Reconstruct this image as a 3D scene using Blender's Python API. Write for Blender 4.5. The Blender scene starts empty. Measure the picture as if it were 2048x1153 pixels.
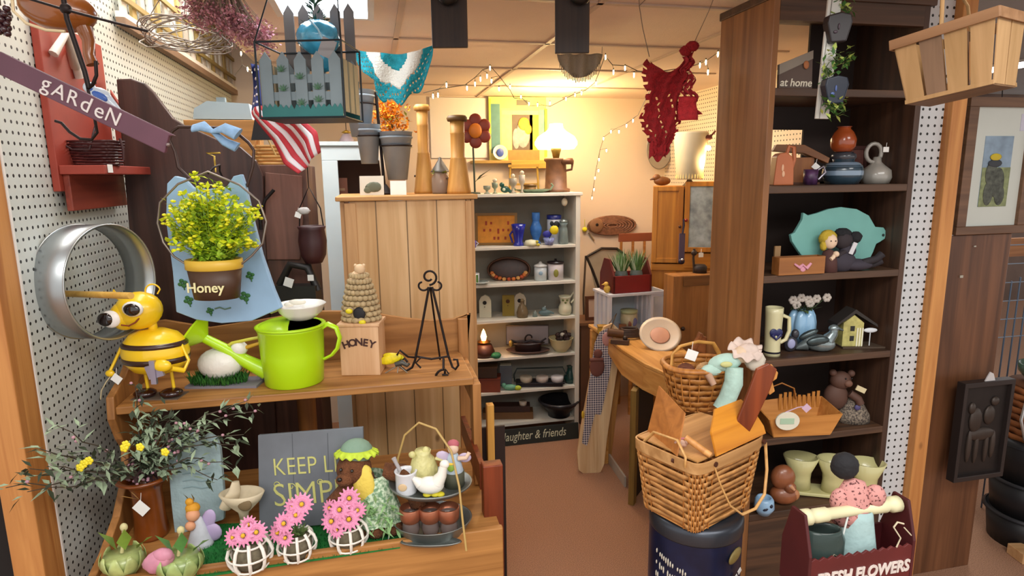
import bpy, math, random
from mathutils import Vector, Matrix, Euler
# ------------------------------------------------------------ camera, world, lights, exposure
SC = bpy.context.scene
COL = SC.collection
FPX = 1235.0
YAW, PITCH, ROLL, EYE = math.radians(12.5), math.radians(10.3), math.radians(0.7), 1.7
CAMLOC = Vector((0, 0, EYE))
FW = Vector((math.sin(YAW)*math.cos(PITCH), math.cos(YAW)*math.cos(PITCH), -math.sin(PITCH)))
_r0 = Vector((math.cos(YAW), -math.sin(YAW), 0)); _u0 = _r0.cross(FW)
RT = _r0*math.cos(ROLL) - _u0*math.sin(ROLL); UP = _u0*math.cos(ROLL) + _r0*math.sin(ROLL)
cd = bpy.data.cameras.new('camera'); cam = bpy.data.objects.new('camera', cd); COL.objects.link(cam)
cd.sensor_width = 36; cd.lens = FPX/2048*36; cd.clip_start = 0.02
cam.matrix_world = Matrix(((RT.x, UP.x, -FW.x, 0), (RT.y, UP.y, -FW.y, 0), (RT.z, UP.z, -FW.z, EYE), (0, 0, 0, 1)))
SC.camera = cam
SC.view_settings.view_transform = 'Standard'; SC.view_settings.look = 'None'
SC.view_settings.gamma = 1; SC.view_settings.use_curve_mapping = False
SC.view_settings.exposure = 0.88
W = bpy.data.worlds.new('world'); SC.world = W; W.use_nodes = True
W.node_tree.nodes['Background'].inputs[0].default_value = (1.0, 0.97, 0.94, 1)
W.node_tree.nodes['Background'].inputs[1].default_value = 0.62
def area(name, loc, size, power, col=(1, .97, .93), rot=(0, 0, 0), sy=None):
    l = bpy.data.lights.new(name, 'AREA'); l.energy = power; l.color = col; l.size = size
    if sy: l.shape = 'RECTANGLE'; l.size_y = sy
    o = bpy.data.objects.new(name, l); COL.objects.link(o); o.location = loc; o.rotation_euler = rot
    return o
def point(name, loc, power, col, r=.05):
    l = bpy.data.lights.new(name, 'POINT'); l.energy = power; l.color = col; l.shadow_soft_size = r
    o = bpy.data.objects.new(name, l); COL.objects.link(o); o.location = loc
    return o
# the shop's ceiling troffers: over the aisle behind the viewer, over the booth, over the far aisle; plus an added lattice fill
area('aisle_ceiling_light', (0.0, -0.5, 2.6), 1.2, 26, sy=1.2)
area('aisle_ceiling_light', (1.5, -0.1, 2.6), 1.2, 14, sy=.6)
area('booth_ceiling_light', (-.1, 2.6, 2.19), .6, 6, sy=.55)
area('booth_ceiling_light', (1.25, 3.35, 2.19), .6, 5, sy=.5)
area('lattice_fill_light', (-.67, 2.4, 2.58), .28, 8, sy=2.0)  # added fill that brightens the lattice; no fixture stands there
area('far_ceiling_light', (3.6, 3.2, 2.5), 1.0, 14, sy=.6)
# ------------------------------------------------------------ helpers
def ray(u, v): return FW + RT*((u-1024)/FPX) - UP*((v-576.5)/FPX)
def at(u, v, X=None, Y=None, Z=None, D=None):
    q = ray(u, v)
    if X is not None: t = X/q.x
    elif Y is not None: t = Y/q.y
    elif Z is not None: t = (Z-EYE)/q.z
    else: t = D
    return CAMLOC + q*t
def on(u, Y, z):
    a = (u-1024)/FPX; c = RT - FW*a
    return Vector((-(c.y*Y + c.z*(z-EYE))/c.x, Y, z))
def kof(p): return (p-CAMLOC).dot(FW)/FPX
def lin(h):
    h = h.lstrip('#'); r = []
    for i in (0, 2, 4):
        c = int(h[i:i+2], 16)/255; r.append(c/12.92 if c <= .04045 else ((c+.055)/1.055)**2.4)
    return (*r, 1)
_M = {}
def _new(key):
    m = bpy.data.materials.new(key); m.use_nodes = True
    nt = m.node_tree; return m, nt, nt.nodes['Principled BSDF']
def mat(hexc, rough=.6, metal=0, var=.12, vs=6, bump=0, bs=60, emit=0, alpha=None, trans=0, sheen=0, coat=0):
    key = f'paint_{hexc}_{rough}_{metal}_{var}_{vs}_{bump}_{bs}_{emit}_{trans}_{coat}'
    if key in _M: return _M[key]
    m, nt, p = _new(key); c = lin(hexc); N = nt.nodes.new; L = nt.links.new
    p.inputs['Roughness'].default_value = rough; p.inputs['Metallic'].default_value = metal
    p.inputs['Base Color'].default_value = c
    if coat: p.inputs['Coat Weight'].default_value = coat
    if trans: p.inputs['Transmission Weight'].default_value = trans; p.inputs['IOR'].default_value = 1.3
    if emit: p.inputs['Emission Color'].default_value = c; p.inputs['Emission Strength'].default_value = emit
    tc = N('ShaderNodeTexCoord')
    if var:
        n = N('ShaderNodeTexNoise'); n.inputs['Scale'].default_value = vs; n.inputs['Detail'].default_value = 5
        L(tc.outputs['Object'], n.inputs['Vector'])
        r = N('ShaderNodeValToRGB'); r.color_ramp.elements[0].position = .3; r.color_ramp.elements[1].position = .7
        r.color_ramp.elements[0].color = (*[x*(1-var) for x in c[:3]], 1)
        r.color_ramp.elements[1].color = (*[min(1, x*(1+var*.6)) for x in c[:3]], 1)
        L(n.outputs['Fac'], r.inputs[0]); L(r.outputs[0], p.inputs['Base Color'])
    if bump:
        n2 = N('ShaderNodeTexNoise'); n2.inputs['Scale'].default_value = bs; L(tc.outputs['Object'], n2.inputs['Vector'])
        b = N('ShaderNodeBump'); b.inputs['Strength'].default_value = bump; b.inputs['Distance'].default_value = .01
        L(n2.outputs['Fac'], b.inputs['Height']); L(b.outputs[0], p.inputs['Normal'])
    _M[key] = m; return m
def wood(h1, h2, axis='z', scale=1., rough=.5, planks=0, pax='x', knots=False):
    key = f'wood_{h1}_{h2}_{axis}_{scale}_{rough}_{planks}_{pax}_{knots}'
    if key in _M: return _M[key]
    m, nt, p = _new(key); N = nt.nodes.new; L = nt.links.new
    tc = N('ShaderNodeTexCoord'); mp = N('ShaderNodeMapping')
    s = [28*scale]*3; s['xyz'.index(axis)] = 1.6*scale; mp.inputs['Scale'].default_value = s
    L(tc.outputs['Object'], mp.inputs['Vector'])
    n = N('ShaderNodeTexNoise'); n.inputs['Scale'].default_value = 1.; n.inputs['Detail'].default_value = 8; n.inputs['Distortion'].default_value = .9
    L(mp.outputs[0], n.inputs['Vector'])
    r = N('ShaderNodeValToRGB'); r.color_ramp.elements[0].position = .32; r.color_ramp.elements[1].position = .68
    r.color_ramp.elements[0].color = lin(h1); r.color_ramp.elements[1].color = lin(h2)
    L(n.outputs['Fac'], r.inputs[0]); out = r.outputs[0]
    if knots:
        v = N('ShaderNodeTexVoronoi'); v.inputs['Scale'].default_value = 5.5; mk = N('ShaderNodeMapping')
        sk = [1.4]*3; sk['xyz'.index(axis)] = .8; mk.inputs['Scale'].default_value = sk
        L(tc.outputs['Object'], mk.inputs[0]); L(mk.outputs[0], v.inputs['Vector'])
        kr = N('ShaderNodeValToRGB'); kr.color_ramp.elements[0].position = .05; kr.color_ramp.elements[0].color = (.45, .4, .35, 1)
        kr.color_ramp.elements[1].position = .1; kr.color_ramp.elements[1].color = (1, 1, 1, 1)
        L(v.outputs['Distance'], kr.inputs[0]); mx = N('ShaderNodeMixRGB'); mx.blend_type = 'MULTIPLY'; mx.inputs[0].default_value = 1
        L(out, mx.inputs[1]); L(kr.outputs[0], mx.inputs[2]); out = mx.outputs[0]
    bu = N('ShaderNodeBump'); bu.inputs['Strength'].default_value = .15; bu.inputs['Distance'].default_value = .004
    L(n.outputs['Fac'], bu.inputs['Height']); L(bu.outputs[0], p.inputs['Normal'])
    if planks:
        sx = N('ShaderNodeSeparateXYZ'); L(tc.outputs['Object'], sx.inputs[0])
        a = N('ShaderNodeMath'); a.operation = 'PINGPONG'; a.inputs[1].default_value = planks/2
        L(sx.outputs['XYZ'.index(pax.upper())], a.inputs[0])
        c = N('ShaderNodeMath'); c.operation = 'LESS_THAN'; c.inputs[1].default_value = .0022; L(a.outputs[0], c.inputs[0])
        mx = N('ShaderNodeMixRGB'); mx.inputs[2].default_value = [x*.35 for x in lin(h1)[:3]]+[1]
        L(c.outputs[0], mx.inputs[0]); L(out, mx.inputs[1]); out = mx.outputs[0]
    L(out, p.inputs['Base Color']); p.inputs['Roughness'].default_value = rough
    _M[key] = m; return m
def pegmat(axis, hexc='d2d8d2'):
    """white pegboard, dark round holes on a one inch grid; axis = the board's horizontal axis"""
    key = 'pegboard_'+axis+hexc
    if key in _M: return _M[key]
    m, nt, p = _new(key); N = nt.nodes.new; L = nt.links.new
    tc = N('ShaderNodeTexCoord'); sx = N('ShaderNodeSeparateXYZ'); L(tc.outputs['Object'], sx.inputs[0])
    def ma(op, a, b):
        x = N('ShaderNodeMath'); x.operation = op
        for i, q in enumerate((a, b)):
            if q is None: continue
            if isinstance(q, (int, float)): x.inputs[i].default_value = q
            else: L(q, x.inputs[i])
        return x.outputs[0]
    d = []
    for o in (sx.outputs['xy'.index(axis)], sx.outputs[2]):
        g = ma('SUBTRACT', ma('FRACT', ma('DIVIDE', o, .0254), None), .5); d.append(ma('MULTIPLY', g, g))
    r2 = ma('ADD', d[0], d[1]); hole = ma('LESS_THAN', r2, .030)
    n = N('ShaderNodeTexNoise'); n.inputs['Scale'].default_value = 4; L(tc.outputs['Object'], n.inputs['Vector'])
    r = N('ShaderNodeValToRGB'); c = lin(hexc); r.color_ramp.elements[0].color = (*[x*.9 for x in c[:3]], 1); r.color_ramp.elements[1].color = c
    L(n.outputs['Fac'], r.inputs[0]); mx = N('ShaderNodeMixRGB'); mx.inputs[2].default_value = lin('20201e')
    L(hole, mx.inputs[0]); L(r.outputs[0], mx.inputs[1]); L(mx.outputs[0], p.inputs['Base Color'])
    bu = N('ShaderNodeBump'); bu.inputs['Strength'].default_value = .6; bu.invert = True; bu.inputs['Distance'].default_value = .003
    L(hole, bu.inputs['Height']); L(bu.outputs[0], p.inputs['Normal']); p.inputs['Roughness'].default_value = .5
    _M[key] = m; return m
def cells(h1, h2, sx=60, sz=60, kind='checker', rough=.7, axes='xz'):
    """two-colour checker / stripes in object space (metres)"""
    key = f'cells_{h1}_{h2}_{sx}_{sz}_{kind}_{axes}'
    if key in _M: return _M[key]
    m, nt, p = _new(key); N = nt.nodes.new; L = nt.links.new
    tc = N('ShaderNodeTexCoord'); s = N('ShaderNodeSeparateXYZ'); L(tc.outputs['Object'], s.inputs[0])
    outs = []
    for a, f_ in zip(axes, (sx, sz)):
        q = N('ShaderNodeMath'); q.operation = 'MULTIPLY'; q.inputs[1].default_value = f_; L(s.outputs['xyz'.index(a)], q.inputs[0])
        w = N('ShaderNodeMath'); w.operation = 'FRACT'; L(q.outputs[0], w.inputs[0])
        g = N('ShaderNodeMath'); g.operation = 'GREATER_THAN'; g.inputs[1].default_value = .5; L(w.outputs[0], g.inputs[0]); outs.append(g.outputs[0])
    if kind == 'stripe': fac = outs[1]
    else:
        x = N('ShaderNodeMath'); x.operation = 'ADD'; L(outs[0], x.inputs[0]); L(outs[1], x.inputs[1])
        y = N('ShaderNodeMath'); y.operation = 'MULTIPLY'; y.inputs[1].default_value = .5; L(x.outputs[0], y.inputs[0]); fac = y.outputs[0]
    mx = N('ShaderNodeMixRGB'); mx.inputs[1].default_value = lin(h1); mx.inputs[2].default_value = lin(h2); L(fac, mx.inputs[0])
    L(mx.outputs[0], p.inputs['Base Color']); p.inputs['Roughness'].default_value = rough
    _M[key] = m; return m
def speckle(h1, h2, scale=300, rough=.95, lo=.4, hi=.6, bump=.4):
    key = f'speckle_{h1}_{h2}_{scale}_{lo}'
    if key in _M: return _M[key]
    m, nt, p = _new(key); N = nt.nodes.new; L = nt.links.new
    tc = N('ShaderNodeTexCoord'); n = N('ShaderNodeTexNoise'); n.inputs['Scale'].default_value = scale; n.inputs['Detail'].default_value = 6
    L(tc.outputs['Object'], n.inputs['Vector']); r = N('ShaderNodeValToRGB')
    r.color_ramp.elements[0].position = lo; r.color_ramp.elements[1].position = hi
    r.color_ramp.elements[0].color = lin(h1); r.color_ramp.elements[1].color = lin(h2)
    L(n.outputs['Fac'], r.inputs[0]); L(r.outputs[0], p.inputs['Base Color']); p.inputs['Roughness'].default_value = rough
    b = N('ShaderNodeBump'); b.inputs['Strength'].default_value = bump; b.inputs['Distance'].default_value = .004
    L(n.outputs['Fac'], b.inputs['Height']); L(b.outputs[0], p.inputs['Normal'])
    _M[key] = m; return m
class B:
    """collects shapes and links them as ONE mesh"""
    def __init__(s, k=1., parent=None, root=None):
        s.v = []; s.f = []; s.m = []; s.sm = []; s.k = k; s.parent = parent; s.root = root; s.mi = 0; s.X = None
    def add(s, V, F, smooth=False):
        o = len(s.v)
        for q in V:
            q = Vector(q)
            if s.X is not None: q = s.X @ q
            s.v.append(q*s.k)
        for f in F: s.f.append([i+o for i in f]); s.m.append(s.mi); s.sm.append(smooth)
        return s
    def box(s, x0, x1, y0, y1, z0, z1, rot=None):
        V = [(x, y, z) for x in (x0, x1) for y in (y0, y1) for z in (z0, z1)]
        if rot:
            c = Vector(((x0+x1)/2, (y0+y1)/2, (z0+z1)/2)); e = Euler([math.radians(a) for a in rot]).to_matrix()
            V = [c + e @ (Vector(q)-c) for q in V]
        return s.add(V, [(0, 1, 3, 2), (4, 6, 7, 5), (0, 4, 5, 1), (2, 3, 7, 6), (0, 2, 6, 4), (1, 5, 7, 3)])
    def cyl(s, a, b, r0, r1=None, n=16):
        return s.tube([a, b], [r0, r0 if r1 is None else r1], n, False)
    def tube(s, pts, r, n=8, closed=False, smooth=True, flat=1.):
        P = [Vector(q) for q in pts]; m = len(P); R_ = r if isinstance(r, (list, tuple)) else [r]*m
        V = []; F = []; nrm = None
        for i in range(m):
            if closed: t = P[(i+1) % m]-P[i-1]
            else: t = P[min(i+1, m-1)]-P[max(i-1, 0)]
            if t.length < 1e-9: t = Vector((0, 0, 1))
            t.normalize()
            if nrm is None: nrm = t.orthogonal().normalized()
            else:
                nrm = nrm - t*nrm.dot(t)
                nrm = nrm.normalized() if nrm.length > 1e-6 else t.orthogonal().normalized()
            bi = t.cross(nrm)
            for j in range(n):
                a = 2*math.pi*j/n; V.append(P[i] + (nrm*math.cos(a)+bi*math.sin(a)*flat)*R_[i])
        for i in range(m if closed else m-1):
            for j in range(n):
                q = (i+1) % m; F.append((i*n+j, i*n+(j+1) % n, q*n+(j+1) % n, q*n+j))
        s.add(V, F, smooth)
        if not closed:
            s.add(V[:n], [tuple(range(n))[::-1]]); s.add(V[-n:], [tuple(range(n))])
        return s
    def lathe(s, prof, n=28, c=(0, 0, 0), sx=1, sy=1, a0=0, a1=360, smooth=True, wob=0, cap=True):
        V = []; F = []; full = abs(a1-a0) >= 360; m = len(prof); nn = n if full else n+1
        for i, (r, z) in enumerate(prof):
            for j in range(nn):
                a = math.radians(a0+(a1-a0)*j/n); w = 1+wob*math.sin(a*8)
                V.append((c[0]+r*w*sx*math.cos(a), c[1]+r*w*sy*math.sin(a), c[2]+z))
        for i in range(m-1):
            for j in range(n):
                q = (j+1) % nn; F.append((i*nn+j, i*nn+q, (i+1)*nn+q, (i+1)*nn+j))
        if full and cap and prof[0] != prof[-1]:
            if prof[0][0] > 1e-6: F.append(tuple(range(nn))[::-1])
            if prof[-1][0] > 1e-6: F.append(tuple((m-1)*nn+j for j in range(nn)))
        return s.add(V, F, smooth)
    def ball(s, c, r, n=16, rot=None, wob=0):
        if isinstance(r, (int, float)): r = (r, r, r)
        V = []; F = []; h = n//2; c = Vector(c); e = Euler([math.radians(a) for a in rot]).to_matrix() if rot else None
        for i in range(h+1):
            th = math.pi*i/h
            for j in range(n):
                a = 2*math.pi*j/n; q = Vector((r[0]*math.sin(th)*math.cos(a), r[1]*math.sin(th)*math.sin(a), r[2]*math.cos(th)))
                if wob: q *= 1+wob*math.sin(5*a+3*th)*math.sin(th)
                if e: q = e @ q
                V.append(c+q)
        for i in range(h):
            for j in range(n): F.append((i*n+j, (i+1)*n+j, (i+1)*n+(j+1) % n, i*n+(j+1) % n))
        return s.add(V, F, True)
    def prism(s, pts, y0, y1, smooth=False):
        n = len(pts); V = [(x, y0, z) for x, z in pts]+[(x, y1, z) for x, z in pts]
        F = [tuple(range(n)), tuple(range(2*n-1, n-1, -1))]+[(i, n+i, n+(i+1) % n, (i+1) % n) for i in range(n)]
        return s.add(V, F, smooth)
    def sheet(s, fn, nu, nv, thick=0, smooth=True):
        """fn(a,b) in 0..1 -> point"""
        V = [Vector(fn(i/nu, j/nv)) for i in range(nu+1) for j in range(nv+1)]; w = nv+1
        F = [(i*w+j, (i+1)*w+j, (i+1)*w+j+1, i*w+j+1) for i in range(nu) for j in range(nv)]
        s.add(V, F, smooth)
        if thick:
            V2 = [q+Vector((0, thick, 0)) for q in V]; s.add(V2, [f[::-1] for f in F], smooth)
            e = [i*w for i in range(nu+1)]+[nu*w+j for j in range(1, nv+1)]+[i*w+nv for i in range(nu-1, -1, -1)]+[j for j in range(nv-1, 0, -1)]
            n = len(e); s.add([V[i] for i in e]+[V2[i] for i in e], [(i, (i+1) % n, n+(i+1) % n, n+i) for i in range(n)])
        return s
    def leaf(s, p, d, ln, w, curl=.2):
        p = Vector(p); d = Vector(d).normalized(); sd = d.cross(Vector((0, 0, 1)))
        sd = sd.normalized() if sd.length > .05 else Vector((1, 0, 0)); up = sd.cross(d)
        V = [p, p+d*ln*.4+sd*w/2+up*ln*curl*.4, p+d*ln+up*0, p+d*ln*.4-sd*w/2+up*ln*curl*.4, p+d*ln*.5+up*ln*curl*.15]
        return s.add(V, [(0, 1, 4), (1, 2, 4), (2, 3, 4), (3, 0, 4)], True)
    def out(s, name=None, *mats, bevel=0, seg=2, sub=0, solid=0, label=None):
        if s.root is not None: o = s.root; me = o.data
        else: me = bpy.data.meshes.new(name); o = bpy.data.objects.new(name, me); COL.objects.link(o); o.parent = s.parent
        me.from_pydata([tuple(q) for q in s.v], [], s.f)
        for i, p in enumerate(me.polygons): p.material_index = s.m[i]; p.use_smooth = s.sm[i]
        for m_ in mats: me.materials.append(m_)
        me.validate(); me.update()
        if bevel:
            q = o.modifiers.new('bevel', 'BEVEL'); q.width = bevel; q.segments = seg; q.limit_method = 'ANGLE'; q.angle_limit = math.radians(40)
        if solid: q = o.modifiers.new('solid', 'SOLIDIFY'); q.thickness = solid; q.offset = 0
        if sub: q = o.modifiers.new('sub', 'SUBSURF'); q.levels = sub; q.render_levels = sub
        if label: o['label'] = label
        return o
def tag(o, label, cat, group=None):
    o['label'] = label; o['category'] = cat
    if group: o['group'] = group
class Th:
    """a thing: an Empty at its base, parts built in local coordinates; k = metres per photo pixel at its distance"""
    def __init__(s, name, label, cat, p, group=None, rz=None, k=None, rx=0, ry=0):
        s.o = bpy.data.objects.new(name, None); COL.objects.link(s.o); s.o.location = p
        s.o.empty_display_size = .02
        s.o.rotation_euler = (math.radians(rx), math.radians(ry), -YAW if rz is None else math.radians(rz)); tag(s.o, label, cat, group)
        s.k = kof(Vector(p)) if k is None else k
    def b(s, parent=None): return B(s.k, parent or s.o)
def S(name, label, cat, p, group=None, rz=None, k=None, rx=0, ry=0):
    """a thing that is one mesh: returns its builder"""
    me = bpy.data.meshes.new(name); o = bpy.data.objects.new(name, me); COL.objects.link(o); o.location = p
    o.rotation_euler = (math.radians(rx), math.radians(ry), -YAW if rz is None else math.radians(rz)); tag(o, label, cat, group)
    return B(kof(Vector(p)) if k is None else k, None, o)
def struct(name, m, boxes, bevel=0):
    b = B()
    for q in boxes: b.box(*q)
    o = b.out(name, m, bevel=bevel); o['kind'] = 'structure'; return o
def text(body, size, m, parent, loc, name='lettering', rot=(90, 0, 0), ext=.0012, shear=0, sx=1., align='CENTER', bold=0):
    c = bpy.data.curves.new('txt', 'FONT'); c.body = body; c.size = size; c.extrude = ext; c.align_x = align; c.align_y = 'CENTER'; c.shear = shear; c.offset = bold
    c.resolution_u = 3
    t = bpy.data.objects.new('txt', c); me = bpy.data.meshes.new_from_object(t); bpy.data.objects.remove(t); bpy.data.curves.remove(c)
    me.name = name; o = bpy.data.objects.new(name, me); COL.objects.link(o); o.parent = parent; o.location = loc
    o.rotation_euler = [math.radians(a) for a in rot]; o.scale = (sx, 1, 1); me.materials.clear(); me.materials.append(m); return o
def copy_tree(o, parent=None):
    c = o.copy(); COL.objects.link(c)
    if parent: c.parent = parent
    for ch in list(o.children):
        copy_tree(ch, c)
    return c
def arc(cx, cz, r, a0, a1, n=12, y=0, rz=None):
    return [(cx+r*math.cos(math.radians(a0+(a1-a0)*i/n)), y, cz+(rz or r)*math.sin(math.radians(a0+(a1-a0)*i/n))) for i in range(n+1)]
def spiral(cx, cz, r0, r1, a0, a1, n=18, y=0):
    return [(cx+(r0+(r1-r0)*i/n)*math.cos(math.radians(a0+(a1-a0)*i/n)), y, cz+(r0+(r1-r0)*i/n)*math.sin(math.radians(a0+(a1-a0)*i/n))) for i in range(n+1)]
def weave(b, path, z0, z1, rows, amp, n=40, fill=.82):
    """woven side of a basket: bands going in and out of the stakes; path(t, h)->(x,y)"""
    for i in range(rows):
        za = z0+(z1-z0)*i/rows; zb = za+(z1-z0)/rows*fill; V = []; F = []
        for j in range(n):
            s_ = amp*(1 if (j//2+i) % 2 else -1)
            for z in (za, zb):
                h = (z-z0)/(z1-z0); x, y = path(j/n, h); l = math.hypot(x, y) or 1
                V.append((x+x/l*s_, y+y/l*s_, z))
        for j in range(n):
            q = (j+1) % n; F.append((2*j, 2*q, 2*q+1, 2*j+1))
        b.add(V, F, True)
    return b
def rrect(w, d, e=4):
    def p(t):
        a = 2*math.pi*t; c, s_ = math.cos(a), math.sin(a)
        return (w*math.copysign(abs(c)**(2/e), c), d*math.copysign(abs(s_)**(2/e), s_))
    return p
RN = random.Random(7)
def price_tag(parent, k, p, s=9, rot=0, name='price_tag'):
    b = B(k, parent); b.box(p[0]-s/2, p[0]+s/2, p[1]-.6, p[1]+.2, p[2]-s*.45, p[2]+s*.45, rot=(0, rot, 0))
    b.cyl((p[0], p[1], p[2]+s*.4), (p[0]+s*.1, p[1]+1, p[2]+s*1.2), .5, n=5)
    return b.out(name, mat('f4f4f0', .7, var=.03))
# ------------------------------------------------------------ the room
CZ = 2.235
WL, WR, WB = -.83, 1.85, 4.3
struct('floor', speckle('8f6a52', 'b08468', 240), [(-3, 9, -3, 9, -.02, 0)])
struct('ceiling', mat('e6cfbc', .9, var=.06, vs=3, bump=.25, bs=250), [(-.5, WR+.01, 1.0, 2.3, CZ, CZ+.03), (-.5, 2.132, 2.3, WB+.1, CZ, CZ+.03), (-.5, -.485, 1.0, WB, CZ, 2.62)])
struct('ceiling', mat('a8a6a6', .9, var=.08, vs=2, bump=.25, bs=250), [(WR+.01, 9, -3, 9, 2.62, 2.66), (-3, -.5, 1.0, WB+.1, 2.62, 2.66)])
g = B()
for y in (1.35, 1.96, 2.57, 3.18, 3.79): g.box(-.5, WR, y-.01, y+.01, CZ-.006, CZ-.0005)
for x in (-.49, .12, .73, 1.34): g.box(x-.01, x+.01, 1.0, WB, CZ-.006, CZ-.0005)
o = g.out('trim_1', mat('c6ae9a', .6)); o['kind'] = 'structure'
struct('wall_left', pegmat('y'), [(WL-.01, WL, 1.67, WB, 0, 2.62)])
struct('wall_back', mat('e2d0bd', .8, var=.05, vs=2), [(WL-.1, 2.2, WB, WB+.02, 0, 2.62)])
struct('wall_right', pegmat('y', 'e6d8c4'), [(2.12, 2.132, 2.3, WB, 0, 2.62)])
struct('wall_side', pegmat('x', 'e6d8c4'), [(1.79, 2.132, 2.29, 2.302, 0, 2.62)])
struct('trim_6', mat('6b5a50', .8), [(1.846, 1.86, 1.70, 2.29, 0, 2.62)])
struct('wall_front', pegmat('x', 'cdd0d2'), [(1.62, 1.80, 1.69, 1.70, 0, 2.62)])
struct('wall_far', mat('6e5a50', .9, var=.3, vs=2), [(2.0, 9, 6.4, 6.5, 0, 2.62)])
pine = wood('a86a34', 'cc9050', 'z', 1, .55, knots=True)
struct('trim_2', pine, [(WL-.062, WL+.004, 1.575, 1.665, 0, 2.62)], .003)
struct('trim_3', pine, [(1.795, 1.85, 1.66, 1.74, 0, 2.62)], .003)
struct('left_darkness_sheet', mat('1b1513', .9), [(WL-.6, WL-.064, 1.64, 1.7, 0, 1.25)])  # near-black sheet painted as the darkness left of the stud
struct('trim_5', mat('e9e6e0', .6), [(WL-.0, WL+.005, 1.666, 1.673, 0, 2.62)])
# fluorescent troffers of the ceiling
def troffer(u0, v0, u1, v1, name, z=CZ, label='bright white fluorescent ceiling light panel'):
    a = at(u0, v0, Z=z-.012); c = at(u1, v1, Z=z-.012)
    x0, x1 = sorted((a.x, c.x)); y0, y1 = sorted((a.y, c.y)); m_ = Vector(((x0+x1)/2, (y0+y1)/2, z))
    t = Th('ceiling_light', label, 'ceiling light', m_, rz=0, k=1)
    hx, hy = (x1-x0)/2, (y1-y0)/2; b = t.b()
    for q in ((-hx-.02, -hx, -hy-.02, hy+.02), (hx, hx+.02, -hy-.02, hy+.02), (-hx, hx, -hy-.02, -hy), (-hx, hx, hy, hy+.02)): b.box(*q, -.02, -.001)
    b.out('frame', mat('e4e0d8', .5)); b = t.b(); b.box(-hx, hx, -hy, hy, -.014, -.004); b.out('diffuser', mat('e9f3ff', .4, var=0, emit=4.5))
troffer(520, -60, 735, 33, 'a', label='bright fluorescent ceiling panel above the hanging picket-fence planter')
troffer(1590, -30, 1660, 2, 'b', label='fluorescent ceiling panel just above the tall dark bookcase')
troffer(1975, 146, 2100, 112, 'c', z=2.62, label='fluorescent ceiling panel over the far aisle beside the split-wood basket')
# ------------------------------------------------------------ large furniture
oak = wood('8a5a2a', 'bb8448', 'x', 1, .45)
oakz = wood('855628', 'b37c44', 'z', 1, .45)
pineface = wood('c99a62', 'e3ba86', 'z', .8, .5, planks=.1145, pax='x', knots=True)
pinez = wood('b78550', 'd6a670', 'z', 1, .5)
pinex = wood('b07c40', 'cf9a5c', 'x', 1, .5)
dark = wood('301f17', '523828', 'z', 1, .5)
darkx = wood('38271c', '5c402c', 'x', 1, .5)
darkside = wood('6b4424', '96653a', 'z', .9, .42)
ZU, ZL, HX0, HX1 = 1.09, .735, -.735, .275      # hutch: upper and lower shelf heights
t = Th('display_hutch', 'brown wooden hutch with scalloped backboard holding the bee figure and the green watering can', 'hutch', (0, 1.8, 0), rz=0, k=1)
b = t.b(); b.box(HX0+.02, HX1, 0, .31, ZU-.022, ZU); b.out('upper_shelf', oak, bevel=.003)
def zat(u, v, Y): return at(u, v, Y=Y).z
pb = [(HX0+.02, ZU)]
for u, v in ((255, 650), (330, 640), (420, 655), (520, 640), (620, 622), (700, 622), (760, 628), (810, 636), (860, 641), (905, 638), (938, 628)):
    q = at(u, v, Y=2.12); pb.append((q.x, q.z))
pb.append((HX1+.03, pb[-1][1])); pb.append((HX1+.03, ZU-.02)); pb.append((HX0+.02, ZU-.02))
b = t.b(); b.prism(pb, .311, .328); b.out('backboard', oak, bevel=.003)
b = t.b(); b.prism([(HX1-.006, 0), (HX1+.028, 0), (HX1+.028, ZU+.12), (HX1-.006, ZU+.12)], .29, .31)
for dx in (HX1-.004,): b.box(dx, dx+.026, 0, .05, ZL, ZU-.02); b.box(dx, dx+.026, .05, .31, ZU-.09, ZU-.02)
b.out('right_side', oakz, bevel=.002)
b = t.b()                                                     # curved left side, sweeping out towards the front at the bottom
sp = [(.31, ZU+.16), (.22, ZU+.13), (.10, ZU+.06), (.0, ZU+.03), (-.01, ZU-.03), (.02, ZU-.1), (.05, .95), (.03, .88), (-.06, .80), (-.16, .755), (-.26, .73), (-.27, .60), (.31, .60)]
V = [(HX0, y, z) for y, z in sp]+[(HX0+.02, y, z) for y, z in sp]; n = len(sp)
b.add(V, [tuple(range(n)), tuple(range(2*n-1, n-1, -1))]+[(i, n+i, n+(i+1) % n, (i+1) % n) for i in range(n)])
b.out('left_side', oakz, bevel=.003)
b = t.b(); b.box(HX0+.02, HX1+.03, -.255, .31, ZL-.03, ZL-.008); b.out('lower_shelf', oak, bevel=.002)
b = t.b(); b.box(HX0+.02, HX1+.03, -.275, -.255, ZL-.14, ZL+.012); b.out('front_rail', oak, bevel=.004)
b = t.b(); b.box(HX0+.02, HX1+.03, -.2, -.18, 0, ZL-.03); b.box(HX0+.02, HX0+.04, -.2, .31, 0, ZL-.03); b.box(HX1+.01, HX1+.03, -.2, .31, 0, ZL-.03); b.out('base', darkx)

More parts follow.
